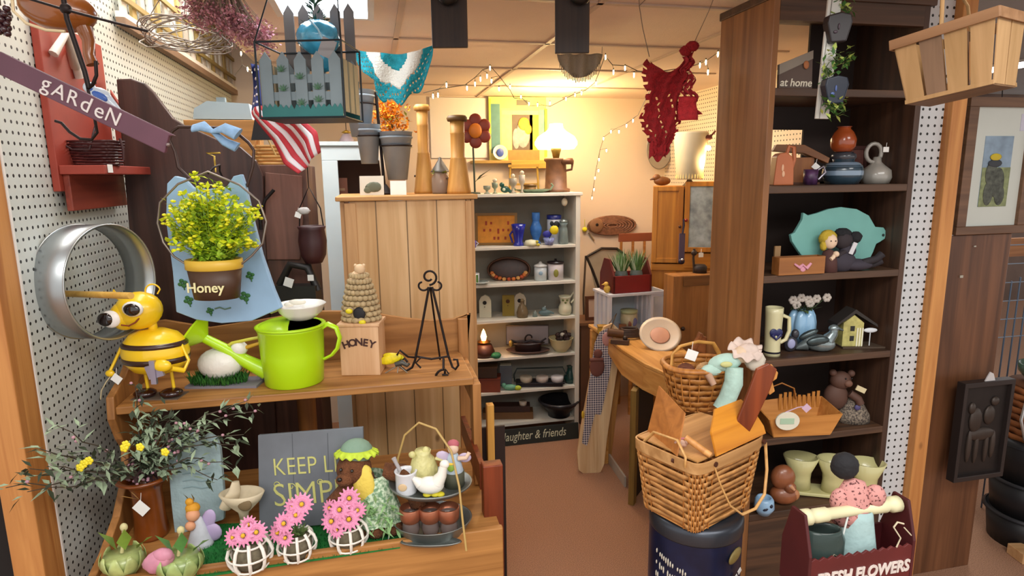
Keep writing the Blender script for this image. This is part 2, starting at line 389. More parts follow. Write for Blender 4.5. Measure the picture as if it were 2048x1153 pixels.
# pine plank cabinet seen from behind
PX0, PX1, PY, PZ = -.105, .385, 2.4, 1.632
t = Th('pine_cabinet', 'tall pale pine plank cabinet with knots standing behind the hutch', 'cabinet', (PX0, PY, 0), rz=0, k=1); w = PX1-PX0
b = t.b(); b.box(.02, w-.012, 0, .015, .05, PZ-.02); b.out('plank_panel', pineface)
b = t.b(); b.box(0, .042, -.012, .002, .05, PZ-.025); b.out('side_stile', pinez, bevel=.002)
b = t.b(); b.box(w-.035, w-.012, -.012, .002, .05, PZ-.025); b.out('side_stile', pinez, bevel=.002)
b = t.b(); b.box(-.03, w+.012, -.02, .42, PZ-.018, PZ); b.out('top_board', pinex, bevel=.004)
for q in (-.015, w-.015): b = t.b(); b.box(q, q+.015, 0, .4, 0, PZ-.02); b.out('side_panel', pinez)
b = t.b(); b.box(0, w, -.01, .012, 0, .05); b.out('plinth', pinex)

# white bookcase
BX0, BX1, BY0, BY1 = .36, 1.262, 3.69, 3.95
ZS = [zat(1100, v, BY0) for v in (386, 491, 564, 635, 709, 776)]
bw = mat('dcd9cc', .55, var=.06)
t = Th('white_bookcase', 'tall white painted bookcase full of crockery at the back of the booth', 'bookcase', (BX0, BY0, 0), rz=0, k=1); w = BX1-BX0
for q in ((0, .022), (w-.03, w)): b = t.b(); b.box(*q, 0, .26, 0, ZS[0]-.02); b.out('side_panel', bw, bevel=.003)
b = t.b(); b.box(-.01, w+.012, -.008, .26, ZS[0]-.02, ZS[0]); b.out('top', bw, bevel=.003)
for z in ZS[1:]: b = t.b(); b.box(.022, w-.03, .0, .25, z-.018, z); b.out('shelf', bw, bevel=.002)
b = t.b(); b.box(.022, w-.03, .01, .25, .1, .12); b.out('shelf', bw)
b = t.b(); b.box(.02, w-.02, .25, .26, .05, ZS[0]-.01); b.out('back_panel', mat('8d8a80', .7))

# blue-white cabinet with a glazed side, left of the pine one
t = Th('white_cabinet', 'pale blue-white painted cabinet left of the pine plank cabinet', 'cabinet', (0, 0, 0), rz=0, k=1)
Yc = 3.2; a = at(641, 292, Y=Yc); c = at(735, 292, Y=Yc); zt = a.z; x0, x1 = a.x, at(800, 292, Y=Yc).x
wb = mat('c9d8de', .5, var=.05)
b = t.b(); b.box(x0, x1, Yc, Yc+.02, zt-.07, zt); b.box(x0, x0+.075, Yc, Yc+.02, 0, zt-.07); b.box(x1-.07, x1, Yc, Yc+.02, 0, zt-.07); b.box(x0+.075, x1-.07, Yc, Yc+.02, 0, .3); b.out('face_frame', wb, bevel=.003)
b = t.b(); b.box(x0-.02, x1+.02, Yc-.02, Yc+.38, zt, zt+.02); b.out('cornice', wb, bevel=.003)
b = t.b(); b.box(x0, x0+.015, Yc+.02, Yc+.36, 0, zt); b.box(x1-.015, x1, Yc+.02, Yc+.36, 0, zt); b.box(x0, x1, Yc+.35, Yc+.36, 0, zt); b.out('carcass', mat('7d5440', .6))
for v in (408, 512, 600): b = t.b(); z = zat(690, v, Yc+.05); b.box(x0+.015, x1-.015, Yc+.04, Yc+.34, z-.016, z); b.out('shelf', wb)
ZWC = zt+.02

# tall dark bookcase on the right
RX0, RX1, RY0, RY1 = 1.10, 1.615, 1.60, 1.87
RZ = [2.175, 1.935, 1.662, 1.398, 1.135, .878, .625]
t = Th('dark_bookcase', 'tall dark stained wooden bookcase with an open back on the right', 'bookcase', (RX0, RY0, 0), rz=0, k=1); w = RX1-RX0
b = t.b(); b.box(0, .02, 0, .27, 0, RZ[0]); b.out('left_side_panel', darkside, bevel=.002)
b = t.b(); b.box(w-.02, w, 0, .27, 0, RZ[0]); b.out('right_side_panel', dark, bevel=.002)
b = t.b(); b.box(-.004, w+.01, -.012, .275, RZ[0]-.004, RZ[0]+.02); b.out('top', darkx, bevel=.003)
b = t.b(); b.box(.02, w-.02, 0, .02, RZ[0]-.06, RZ[0]-.004); b.out('top_rail', darkx)
for z in RZ[1:]: b = t.b(); b.box(.02, w-.02, .0, .26, z-.022, z); b.out('shelf', darkx, bevel=.002)
b = t.b(); b.box(.02, w-.02, .262, .27, 0, RZ[3]+.27); b.box(w*.62, w-.02, .262, .27, RZ[2]-.02, RZ[0]); b.box(.02, w*.36, .262, .27, 2.02, RZ[0]); b.box(.02, w*.62, .262, .27, 1.84, RZ[1]); b.out('back_panel', mat('2b1c15', .7, var=.25))
b = t.b(); b.box(.02, w-.02, 0, .02, 0, RZ[6]-.022); b.out('plinth', darkx)

# pine armoire against the right wall
t = Th('pine_armoire', 'honey pine armoire with one panelled and one mirrored door beside the dark bookcase', 'armoire', (0, 0, 0), rz=0, k=1)
Ya = 3.5; X0 = at(1306, 400, Y=Ya).x; X1 = at(1424, 400, Y=Ya).x-.01
arm = wood('a5671e', 'c9872f', 'z', 1, .4); armx = wood('a5671e', 'c9872f', 'x', 1, .4)
zT = zat(1340, 372, Ya); zm = zat(1340, 523, Ya); xm = at(1361, 400, Y=Ya).x
b = t.b(); b.box(X0, X0+.02, Ya, Ya+.17, 0, zT); b.box(X1-.02, X1, Ya, Ya+.17, 0, zT+.02); b.box(X0, X1, Ya+.15, Ya+.17, 0, zT); b.box(X0+.02, X1-.02, Ya+.0, Ya+.15, zT-.02, zT); b.box(X0+.02, X1-.02, Ya+.03, Ya+.05, 0, zT-.02); b.out('carcass', arm, bevel=.002)
def paneldoor(x0, x1, z0, z1, y, inner, m1, m2, name):
    f_ = .028; b = t.b(); b.box(x0, x0+f_, y, y+.02, z0, z1); b.box(x1-f_, x1, y, y+.02, z0, z1); b.box(x0+f_, x1-f_, y, y+.02, z1-f_, z1); b.box(x0+f_, x1-f_, y, y+.02, z0, z0+f_)
    d = b.out(name, m1, bevel=.002); b = B(1, d); b.box(x0+f_, x1-f_, y+.006, y+.012, z0+f_, z1-f_); b.out(inner, m2); return d
d = paneldoor(X0, xm-.004, zm, zT-.002, Ya-.02, 'door_panel', arm, arm, 'door')
B(1, d).ball((xm-.02, Ya-.03, (zm+zT)/2-.01), .009).out('knob', mat('4a241a', .4))
d = paneldoor(xm+.004, X1-.012, zm+.07, zT+.025, Ya-.03, 'mirror', arm, mat('a3aeb0', .22, var=.45, vs=18), 'door')  # mirror's reflection is painted in as a pale mottled colour
B(1, d).ball((xm+.014, Ya-.04, (zm+zT)/2+.03), .010).out('knob', mat('8c1f1a', .4))
b = t.b(); b.box(xm+.01, X1-.012, Ya-.02, Ya, zm-.03, zm+.06); b.out('drawer', armx, bevel=.002)
b = t.b(); b.box(X0, X1, Ya-.015, Ya+.03, zm-.05, zm-.008); b.out('waist_rail', armx, bevel=.004)
b = t.b(); b.box(X0, X1, Ya-.01, Ya, .05, zm-.05); b.out('lower_panel', arm)
ZAT = zT
_R = Matrix.Rotation(math.radians(-25), 3, 'Z'); _P = Vector((X0, Ya, 0)); t.o.rotation_euler[2] = math.radians(-25); t.o.location = _P-_R @ _P
# lower pine cupboard side in front of it
t = Th('pine_cupboard', 'brown pine cupboard door panel with a dark knob below the armoire', 'cupboard', (0, 0, 0), rz=0, k=1)
Yd = 3.12; X0 = at(1346, 600, Y=Yd).x; X1 = 2.08; z1 = zat(1390, 551, Yd)
ZCUP = z1
pc = wood('7f542c', 'a87440', 'z', 1, .45)
b = t.b(); b.box(X0, X1, Yd, Yd+.12, .3, z1); b.out('carcass', pc, bevel=.003)
b = t.b(); b.box(X0+.06, X1, Yd-.006, Yd, z1-.06, z1-.002); b.out('top_rail', wood('5f3d20', '83582f', 'x'), bevel=.002)
b = t.b(); b.box(X0+.004, X0+.05, Yd-.006, Yd, .32, z1); b.out('stile', pc, bevel=.002)
q = at(1366, 658, Y=Yd-.01); t.b().ball(q, .012).out('knob', mat('2d1a12', .35))

# sloping-front desk table
ZT = .79
t = Th('pine_table', 'pine side table with rounded front edge holding the white crate and plate', 'table', (0, 0, 0), rz=0, k=1)
P = [at(u, v, Z=ZT) for u, v in ((1205, 668), (1245, 700), (1290, 728), (1345, 752), (1420, 765), (1420, 640), (1215, 640))]
P[5] = Vector((1.5, P[4].y+.35, ZT)); P[4] = Vector((1.5, P[3].y-.03, ZT)); P[6] = Vector((P[0].x, P[5].y+.15, ZT))
P[6].y = max(P[6].y, P[0].y+.25); P[5] = Vector((1.66, P[6].y-.05, ZT))
def slab(b, P, z0, z1):
    n = len(P); b.add([(p.x, p.y, z0) for p in P]+[(p.x, p.y, z1) for p in P], [tuple(range(n))[::-1], tuple(range(n, 2*n))]+[(i, (i+1) % n, n+(i+1) % n, n+i) for i in range(n)])
tm = wood('b9803a', 'dba862', 'y', 1, .4)
b = t.b(); slab(b, P, ZT-.02, ZT); b.out('tabletop', tm, bevel=.005)
c_ = sum(P, Vector())/7; P2 = [c_+(p-c_)*.93 for p in P]
b = t.b()
for i in range(5):
    p, q = P2[i], P2[i+1]
    b.add([(p.x, p.y, ZT-.14 if i else ZT-.07), (q.x, q.y, ZT-.14), (q.x, q.y, ZT-.02), (p.x, p.y, ZT-.02)], [(0, 1, 2, 3)])
b.out('apron', tm, solid=.015)
for i in (0, 3, 5, 6):
    b = t.b(); p = c_+(P[i]-c_)*.88; b.box(p.x-.017, p.x+.017, p.y-.017, p.y+.017, 0, ZT-.02); b.out('leg', tm, bevel=.003)
PT = P

# dark scroll-sided dresser on the left behind the hutch
t = Th('dark_dresser', 'dark brown dresser back with a tall scrolled top edge on the left', 'dresser', (0, 0, 0), rz=0, k=1)
Yq = 2.25
dd = wood('2e1a14', '4a2e25', 'z', 1, .4)
ol = [(232, 640), (232, 158), (262, 157), (288, 166), (306, 184), (322, 206), (345, 236), (370, 252), (400, 264), (440, 282), (480, 294), (512, 322), (526, 352), (528, 430), (526, 640)]
pts = [(max(WL+.006, at(u, v, Y=Yq).x), at(u, v, Y=Yq).z) for u, v in ol]; pts[0] = (pts[0][0], .35); pts[-1] = (pts[-1][0], .35)
b = t.b(); b.prism(pts[::-1], Yq, Yq+.03); b.out('scrolled_side', dd, bevel=.004)
ol2 = [at(u, v, Y=Yq+.03) for u, v in ((372, 262), (612, 350))]
b = t.b(); b.box(ol2[0].x, ol2[1].x, Yq+.03, Yq+.4, .4, at(520, 330, Y=Yq).z); b.out('carcass', wood('4a2e22', '6b4534', 'z'), bevel=.003)
b = t.b(); q = [at(u, v, Y=Yq+.018) for u, v in ((530, 345), (604, 352), (606, 440), (600, 520), (530, 520))]
b.prism([(p.x, p.z) for p in q][::-1], Yq+.018, Yq+.029); b.out('door', wood('5b392b', '7c5141', 'z'), bevel=.002)
b = t.b(); b.tube([at(u, v, Y=Yq-.02) for u, v in ((548, 380), (530, 400), (520, 430), (522, 460))], .006); b.out('handle', mat('1b1412', .5, metal=.5))
ZDR = at(520, 330, Y=Yq).z
# ------------------------------------------------------------ upper shelf of the hutch
white = mat('eeeae0', .5, var=.06); black = mat('17130f', .45, metal=.3, var=.1)
iron = mat('241a18', .5, metal=.6, var=.1)
yel = mat('f8cc1c', .35, var=.08, coat=.4)
# bee
t = Th('bee_figure', 'yellow and black striped metal bee figure standing with big eyes and thin legs', 'figurine', at(322, 792, Z=ZU))
b = t.b(); body = [(0, 46), (22, 48), (46, 56), (60, 72), (64, 92), (60, 112), (46, 128), (24, 137), (0, 139)]
b.lathe(body, 32, sy=.75)
o = b.out('body', yel)
for z0, z1 in ((106, 115), (74, 85)):
    s = B(t.k, o); rr = lambda z: [r for r in [next((body[i][0]+(body[i+1][0]-body[i][0])*(z-body[i][1])/(body[i+1][1]-body[i][1]) for i in range(8) if body[i][1] <= z <= body[i+1][1]), 0)]][0]
    s.lathe([(rr(z0)+1, z0), (rr((z0+z1)/2)+1.8, (z0+z1)/2), (rr(z1)+1, z1)], 32, sy=.76); s.out('stripe', mat('3a1f14', .35, coat=.4))
b = t.b(); b.lathe([(9, 132), (8, 146), (8, 150)], 12); b.out('neck', yel)
hc = (-20, -6, 176)
b = t.b(); b.ball(hc, (44, 36, 37), 24, rot=(0, -8, 0)); b.ball((-42, -16, 168), (26, 26, 28), 20); hd = b.out('head', yel)
for c_, r_ in (((-10, -40, 186), (20, 9, 15)), ((-54, -40, 167), (19, 9, 17))): b = B(t.k, hd); b.ball(c_, r_, 16); b.out('eye_white', mat('f5efe8', .3, var=0))
for c_, r_ in (((-8, -47, 186), (16, 6, 12)), ((-60, -47, 168), (15, 6, 13))): b = B(t.k, hd); b.ball(c_, r_, 16); b.out('pupil', mat('1c0d0a', .1, var=0, coat=1))
b = B(t.k, hd); b.tube([(-34, -42, 156), (-20, -42, 154), (-8, -40, 160), (-2, -36, 168)], 1.6, 6); b.out('mouth', mat('8c3a12', .5))
for sx in (-1, 1):
    b = B(t.k, hd); x = -20+sx*17; b.tube(arc(x+sx*14, 212, 15, 200 if sx > 0 else 340, 20 if sx > 0 else 160, 14, -4)+[(x+sx*22, -4, 208)], 1.6, 6); b.out('antenna', yel)
for sx in (-1, 1):
    b = t.b(); b.tube([(sx*40, -6, 128), (sx*58, -10, 108), (sx*72, -16, 78), (sx*(78 if sx < 0 else 66), -26, 60)], 3, 6); a_ = b.out('arm', yel)
    b = B(t.k, a_)
    if sx < 0: b.ball((-78, -26, 56), (9, 6, 7)); b.out('hand', yel)
    else: b.ball((40, -52, 78), (18, 9, 12)); b.tube([(66, -26, 60), (52, -44, 70)], 5); b.out('hand', yel)
price_tag(t.o, t.k, (-64, -30, 46), 18, 40)
b = t.b(); b.tube([(-72, -28, 56), (-86, -28, 40), (-98, -28, 22), (-102, -28, 4)], 1.2, 5); b.out('cord', mat('d8c8a0', .8))
b = t.b(); b.box(12, 42, -58, -53, 56, 82, rot=(0, -15, 0)); b.box(20, 30, -60, -54, 44, 90); b.out('silver_charm', mat('a9a2b4', .3, metal=.8))
for x in (-26, 26):
    b = t.b(); b.tube([(x, 0, 52), (x+2, 0, 10)], 3.2, 8); lg = b.out('leg', yel)
    b = B(t.k, lg); b.ball((x, -8, 9), (22, 20, 9), 16); b.out('shoe', mat('2a0d0c', .15, coat=.8))
b = t.b(); b.box(-46, 46, -26, 20, -.3, 1.5); b.out('foot_plate', mat('6a5c50', .5))

# bird on a grass mound
p = at(440, 768, Z=ZU+.0)
t = Th('bird_on_grass', 'white ceramic bird nesting on green grass clump behind the watering can spout', 'ornament', p)
b = t.b(); b.box(-55, 85, -30, 30, 0, 5); b.out('slab', mat('7c7880', .7))
b = t.b(); b.ball((5, 0, 42), (44, 32, 32), 20); b.ball((44, 2, 72), (17, 15, 15), 16); bd = b.out('bird', mat('e6e2d8', .35, bump=.2))
B(t.k, bd).tube([(58, 0, 74), (90, -2, 84), (100, -2, 82)], [4, 3, 1]).out('beak', mat('c99c2a', .5))
b = t.b()
for i in range(420):
    a = RN.uniform(0, 6.28); r = RN.uniform(.55, 1); x, y = 58*math.cos(a)*r, 32*math.sin(a)*r-2
    b.leaf((x, y, 4), (RN.uniform(-.6, .6), RN.uniform(-.7, .3), 1), RN.uniform(12, 32), 4)
b.out('grass', mat('2e6b22', .7, var=.4, vs=90))

# watering can
t = Th('watering_can', 'bright lime green metal watering can with round rose and long spout', 'watering can', at(590, 763, Z=ZU))
lime = mat('b4e010', .38, var=.04, coat=.3)
b = t.b(); b.lathe([(54, 0), (56, 2), (60, 60), (62, 108), (64, 110), (64, 114), (62, 116)], 40); b.lathe([(58, 116), (58, 100), (54, 4)], 40); b.out('body', lime)
b = t.b(); b.lathe([(62, 114), (66, 114), (67, 117), (62, 119), (58, 117)], 40, cap=False); b.out('rim', lime)
b = t.b(); b.lathe([(62, 116), (50, 124), (10, 127), (0, 127)], 40, a0=105, a1=285); b.out('half_lid', lime)
b = t.b(); b.tube([(-52, -4, 22), (-90, -10, 46), (-130, -16, 76), (-165, -20, 98)], [17, 13, 10, 9], 14); sp_ = b.out('spout', lime)
d = Vector((-35, -4, 26)).normalized(); c0 = Vector((-160, -20, 96))
B(t.k, sp_).cyl(c0, c0+d*24, 9, 42, 24).tube([c0+d*24, c0+d*28], [43, 39], 24).out('rose', lime)
b = t.b(); b.tube([(58, 4, 108), (72, 4, 116), (88, 4, 108), (94, 4, 88), (88, 4, 66), (76, 4, 52), (60, 4, 44)], 6, 8, flat=.5); b.out('handle', lime)
b = t.b(); b.tube([(-58, 0, 92), (-80, -10, 90), (-112, -14, 84), (-118, -16, 80)], 3.2, 8); b.out('brace', mat('c9c43c', .4))
# white bowl standing on the can
p = at(600, 648, D=kof(t.o.location)*FPX*.98); p.z = t.o.location.z+126*t.k+.001; p = on(603, p.y+.0, p.z)
t2 = Th('white_bowl', 'white scalloped ceramic bowl resting on top of the lime watering can', 'bowl', p)
b = t2.b(); b.lathe([(14, 0), (26, 4), (40, 16), (46, 30), (49, 33), (46, 33), (38, 20), (22, 8), (0, 6)], 40, wob=.02); b.out('bowl', mat('e8e6de', .3, var=.05, coat=.4))
b = t2.b(); b.ball((-6, 0, 36), (18, 8, 6)); b.ball((-22, -2, 32), (10, 6, 5)); b.out('bird_rim_ornament', mat('e6e0d0', .4))
b = t2.b(); b.tube([(-40, 2, 22), (-60, 2, 14), (-70, 0, 20)], 2, 6); b.out('twig_handle', mat('b8ae7a', .6))

# honey canister with beehive lid
t = Th('honey_canister', 'square light wooden honey canister with stone beehive lid', 'canister', at(729, 742, Z=ZU))
hw = wood('c29468', 'dcb48c', 'z', 1, .5)
b = t.b(); b.box(-38, 38, -30, 30, 0, 100); o = b.out('box', hw, bevel=.002)
b = t.b(); b.box(-41, 41, -33, 33, 98, 104); b.out('rim', hw, bevel=.002)
for i, ch in enumerate('HONEY'): text(ch, 20*t.k, mat('3c1a14', .5), o, ((-25+i*12.5)*t.k, -30.8*t.k, (62+5*math.sin(math.pi*i/4))*t.k), bold=.0008, rot=(90, (i-2)*9, 0))
b = t.b()
for i in range(9):
    z = 104+i*10.5; r = 33*(1-(i/9)**1.6*.62)
    m_ = 18
    for j in range(m_):
        a = 6.283*(j+.5*(i % 2))/m_
        if i in (1, 2) and abs((a % 6.283)-4.712) < .45: continue
        b.ball((r*math.cos(a), r*.8*math.sin(a), z+5), (6.6*r/33+1.5, 4.5, 5.6), 8)
b.lathe([(30, 104), (28, 130), (20, 170), (8, 196), (0, 198)], 18, sy=.8)
lid = b.out('beehive_lid', mat('b39c74', .75, var=.25, vs=70, bump=.4))
B(t.k, lid).ball((2, -23, 122), (12, 4, 13)).out('hive_door', mat('1c1a20', .7))
b = B(t.k, lid); b.ball((-4, -4, 190), (12, 9, 13)); b.ball((3, -4, 206), (11, 9, 10)); b.ball((12, -3, 188), (7, 6, 10)); b.ball((-12, -6, 186), (6, 6, 9)); b.ball((-5, -4, 213), 3.5); b.ball((11, -4, 213), 3.5); b.out('bear_finial', mat('dcbc94', .6))
for x, z in ((-16, 128), (8, 106)):
    b = B(t.k, lid); b.ball((x, -28, z), (7, 5, 5)); b.out('small_bee', mat('e5d41e', .4))

# butterfly ornament
t = Th('butterfly_ornament', 'small yellow butterfly ornament with wire feet beside the iron easel', 'ornament', at(790, 744, Z=ZU), rz=-12)
b = t.b(); b.ball((-8, 0, 26), (24, 4, 10), 14, rot=(0, -14, 0)); b.ball((-2, 4, 30), (22, 4, 8), 14, rot=(0, 8, 0)); b.out('wing', mat('e2cf1c', .35, var=.25, vs=80))
b = t.b(); b.tube([(2, -4, 16), (16, -4, 20), (26, -4, 14), (30, -4, 18)], [5, 6, 4, 3]); b.out('body', mat('4b4a44', .4, metal=.5))
b = t.b(); 
for x in (-18, 6, 26): b.tube([(8, -2, 14), (x, -8, 0)], 1.1, 5)
b.out('wire_foot', mat('8f8a7c', .4, metal=.7))

# wrought iron easel
t = Th('iron_easel', 'black wrought iron scroll display easel with curled feet', 'easel', at(866, 738, Z=ZU))
b = t.b(); b.tube([(-2, 0, 166), (-18, -4, 90), (-34, -8, 20), (-40, -10, 6), (-52, -12, 0), (-62, -12, 8), (-64, -12, 20), (-54, -12, 26), (-48, -12, 18)], 2.4, 8); b.out('front_leg', iron)
b = t.b(); b.tube([(4, 0, 166), (18, -4, 100), (32, -8, 30), (40, -10, 6), (46, -12, 2), (52, -12, 10), (50, -12, 22), (42, -12, 22)], 2.4, 8); b.out('front_leg', iron)
b = t.b(); b.tube([(0, 2, 166), (4, 30, 80), (8, 56, 2)], 2, 8); b.out('back_leg', iron)
b = t.b(); b.tube(spiral(-1, 186, 16, 6, -90, 320, 22), 2.2, 8); b.tube(spiral(-14, 170, 12, 6, -20, -260, 16), 2, 8); b.tube(spiral(14, 170, 12, 6, 200, 440, 16), 2, 8); b.out('top_scroll', iron)
b = t.b(); b.tube([(-30, -8, 28), (0, -20, 26), (34, -8, 28)], 2.2, 8); b.out('crossbar', iron)
b = t.b(); b.tube([(-34, -8, 26), (-46, -16, 30), (-60, -24, 46), (-66, -24, 36)], 2, 8); b.tube([(0, -18, 26), (-20, -22, 30), (-30, -24, 20), (-20, -26, 10)], 2, 8); b.tube([(22, -12, 28), (28, -40, -2), (30, -42, 12), (36, -42, 2)], 1.6, 6); b.out('scroll_foot', iron)
b = t.b(); b.tube(spiral(26, -6, 18, 7, 90, 470, 22, -44), 2.4, 8); b.tube([(26, -44, 12), (24, -20, 26)], 2.4, 8); b.out('scroll_foot', iron)

# honey pail with yellow plant hanging in front of the blue dress plaque
DP = 1.66
p = at(435, 596, D=DP)
t = Th('honey_pail', 'dark brown honey pail with yellow rim and wire bail hanging before the blue plaque', 'pail', p)
b = t.b(); b.lathe([(0, 0), (44, 0), (52, 60), (50, 60), (43, 3), (0, 3)], 32, sy=.75); o = b.out('bucket', mat('4b3222', .5, var=.15))
text('Honey', 27*t.k, mat('e6dfa8', .5), o, (-4*t.k, -36.8*t.k, 26*t.k), bold=.0005)
b = t.b(); b.lathe([(51, 58), (55, 60), (55, 78), (51, 79), (50, 70)], 32, sy=.75, cap=False); b.out('rim', mat('d9b23c', .4))
b = t.b(); b.tube([(-52, 0, 66), (-78, 0, 84), (-98, 4, 112), (-106, 6, 150), (-98, 8, 190), (-60, 10, 225), (0, 12, 248), (60, 10, 222), (96, 8, 190), (108, 6, 150), (98, 4, 108), (76, 0, 84), (52, 0, 66)], 2.2, 8); b.out('bail', mat('8c8078', .35, metal=.8))
b = t.b(); b.tube([(0, 12, 244), (6, 24, 256), (2, 60, 262), (-4, 70, 250), (-8, 88, 238)], 2, 6); b.out('hook', iron)
t = Th('yellow_plant', 'bushy yellow-green artificial plant filling the honey pail', 'plant', p+Vector((0, 0, 64*t.k)))
b = t.b(); st = []
for i in range(120):
    a = RN.uniform(0, 6.28); q = RN.random(); L_ = RN.uniform(100, 172) if q > .3 else RN.uniform(50, 100)
    sx = RN.uniform(-1, 1); e = Vector((sx*88, RN.uniform(-40, 40), L_*(1-.3*abs(sx))))
    pts = [Vector((sx*26, e.y*.3, 0)), Vector((sx*34, e.y*.6, e.z*.5)), e]; b.tube(pts, .9, 4); st.append(pts)
b.tube([(0, -5, 0), (-12, -8, 110), (-18, -8, 178)], 1.2, 4); st.append([Vector((0, -5, 60)), Vector((-12, -8, 120)), Vector((-16, -8, 180))])
b.out('stems', mat('7ea02a', .6)); b = t.b(); b2 = t.b(); b3 = t.b()
for pts in st:
    for j in range(22):
        s_ = RN.uniform(.15, 1.04); q = pts[0].lerp(pts[1], s_*2) if s_ < .5 else pts[1].lerp(pts[2], s_*2-1)
        q = q+Vector((RN.uniform(-7, 7), RN.uniform(-7, 7), RN.uniform(-5, 5))); bb = b if s_ > .5 and RN.random() < .7 else b2
        d = Vector((RN.uniform(-1, 1), RN.uniform(-1, .4), RN.uniform(-.3, 1)))
        bb.leaf(q, d, RN.uniform(11, 18), RN.uniform(9, 14), .3)
    for j in range(3): b3.ball(pts[2]+Vector((RN.uniform(-6, 6), RN.uniform(-6, 6), RN.uniform(-6, 6))), (4.6, 4, 2.8), 8)
b.out('upper_leaves', mat('dcec30', .5, var=.3, vs=60)); b2.out('lower_leaves', mat('a6c836', .6, var=.35, vs=60)); b3.out('blossoms', mat('e4e220', .4, var=.15, vs=60))

# blue dress-shaped plaque on a wire hanger with bow
p = at(455, 640, D=1.78)
t = Th('dress_plaque', 'pale blue dress-shaped wooden plaque with green clovers on a wire hanger', 'plaque', p)
ol = [(-98, 18), (-60, 2), (-10, -6), (50, -2), (112, 24), (100, 60), (82, 130), (70, 200), (62, 262), (56, 286), (40, 282), (25, 262), (-14, 258), (-40, 262), (-56, 280), (-72, 284), (-88, 270), (-98, 200), (-96, 100)]
b = t.b(); b.prism(ol[::1], -6, 6); pl = b.out('dress', mat('93b7d6', .55, var=.12, vs=9), bevel=.003)
def clover(b, x, z, s):
    for a in (0, 90, 180, 270): b.ball((x+s*.62*math.cos(math.radians(a+20)), -7, z+s*.62*math.sin(math.radians(a+20))), (s*.55, 1.4, s*.45), 8)
    b.tube([(x, -7, z), (x+s*.3, -7, z-s*1.5)], 1.2, 5)
for x, z, s in ((-78, 76, 9), (-70, 42, 9), (42, 48, 10), (28, 130, 8), (-80, 170, 8), (48, 200, 8), (-30, 20, 7), (56, 90, 8)):
    b = B(t.k, pl); clover(b, x, z, s); b.out('clover', mat('2f6a35', .6))
b = B(t.k, pl); b.tube([(-20, -6.6, 24), (-10, -6.8, 27), (0, -6.8, 23), (12, -6.6, 26)], 1.6, 5); b.out('green_squiggle', mat('5d7d6a', .5))
b = t.b(); b.tube([(62, 0, 262), (76, 2, 300), (80, 4, 330), (70, 6, 345), (40, 6, 372), (0, 6, 374), (-60, 6, 376), (-72, 4, 368), (-78, 2, 352), (-70, 2, 330), (-66, 0, 300), (-44, 0, 276), (-10, 0, 262)], 3, 8); b.out('wire_hanger', mat('4a3a36', .4, metal=.7))
b = t.b(); b.tube([(-30, -2, 372), (-10, -4, 376), (8, -4, 366), (30, -4, 372), (56, -4, 360)], [10, 13, 6, 13, 16], 10, flat=.4); b.tube([(8, -4, 366), (30, -4, 346), (52, -4, 336)], [5, 9, 11], 8, flat=.4); b.out('bow', mat('86a9cc', .8, var=.2, vs=50))
b = t.b(); b.tube([(6, -2, 290), (6, -2, 320), (-8, -2, 326), (18, -2, 326)], 1.8, 6); b.out('gold_clip', mat('c2a44c', .3, metal=.8))

# galvanized hoop on the pegboard
c = at(160, 555, X=WL+.004); ax = Vector((.93, -.37, 0)).normalized()
D1 = (c-CAMLOC).dot(FW); 
t = Th('galvanized_hoop', 'wide galvanized metal hoop hanging on the left pegboard wall', 'hoop', c+Vector((.05, -.09, 0)), rz=math.degrees(math.atan2(ax.x, -ax.y)), k=1)
rr_ = 112/FPX*D1*.97; L_ = .085
b = t.b(); n_ = 64
b.X = Matrix.Rotation(math.radians(90), 4, 'X')    # lathe axis from z to -y
b.lathe([(rr_, -.01), (rr_, L_), (rr_-.003, L_), (rr_-.003, -.01), (rr_, -.01)], n_); b.out('band', mat('a7acae', .32, metal=.85, var=.12, vs=5))
for z in (-.01, L_): b = t.b(); b.X = Matrix.Rotation(math.radians(90), 4, 'X'); b.lathe([(rr_+.001, z-.002), (rr_+.003, z), (rr_+.001, z+.003), (rr_-.004, z), (rr_+.001, z-.002)], n_); b.out('rolled_rim', mat('bfc4c4', .3, metal=.85))
q0 = at(130, 588, X=WL+.002); q1 = at(262, 592, D=1.52)
t = S('wooden_dowel', 'slim yellow wooden dowel poking from the pegboard through the galvanized hoop', 'dowel', q0, rz=0, k=1)
t.cyl((0, 0, 0), q1-q0, .0085, n=16).out(None, wood('c49238', 'e0b45a', 'x'))
# ------------------------------------------------------------ lower shelf of the hutch
ZF = ZL-.008
def onf(u, v, z=None): return at(u, v, Z=z if z is not None else ZF)
P_ = [onf(392, 1158), onf(812, 1096), onf(806, 1036), onf(420, 1052)]
o_ = sum(P_, Vector())/4
b = S('turf_mat', 'strip of dark green artificial turf under the lattice baskets', 'mat', o_, rz=0, k=1)
n = 4; Q = [p-o_ for p in P_]
b.add([(p.x, p.y, .0) for p in Q]+[(p.x, p.y, .004) for p in Q], [(3, 2, 1, 0), (4, 5, 6, 7)]+[(i, (i+1) % 4, 4+(i+1) % 4, 4+i) for i in range(4)])
for i in range(3400):
    a, c = RN.random(), RN.random(); q = (Q[0].lerp(Q[1], a)).lerp(Q[3].lerp(Q[2], a), c)
    b.leaf((q.x, q.y, .003), (RN.uniform(-.6, .6), RN.uniform(-.6, .6), 1), .009, .0022)
b.out(None, mat('14702c', .8, var=.35, vs=60))
ZM = ZF+.005
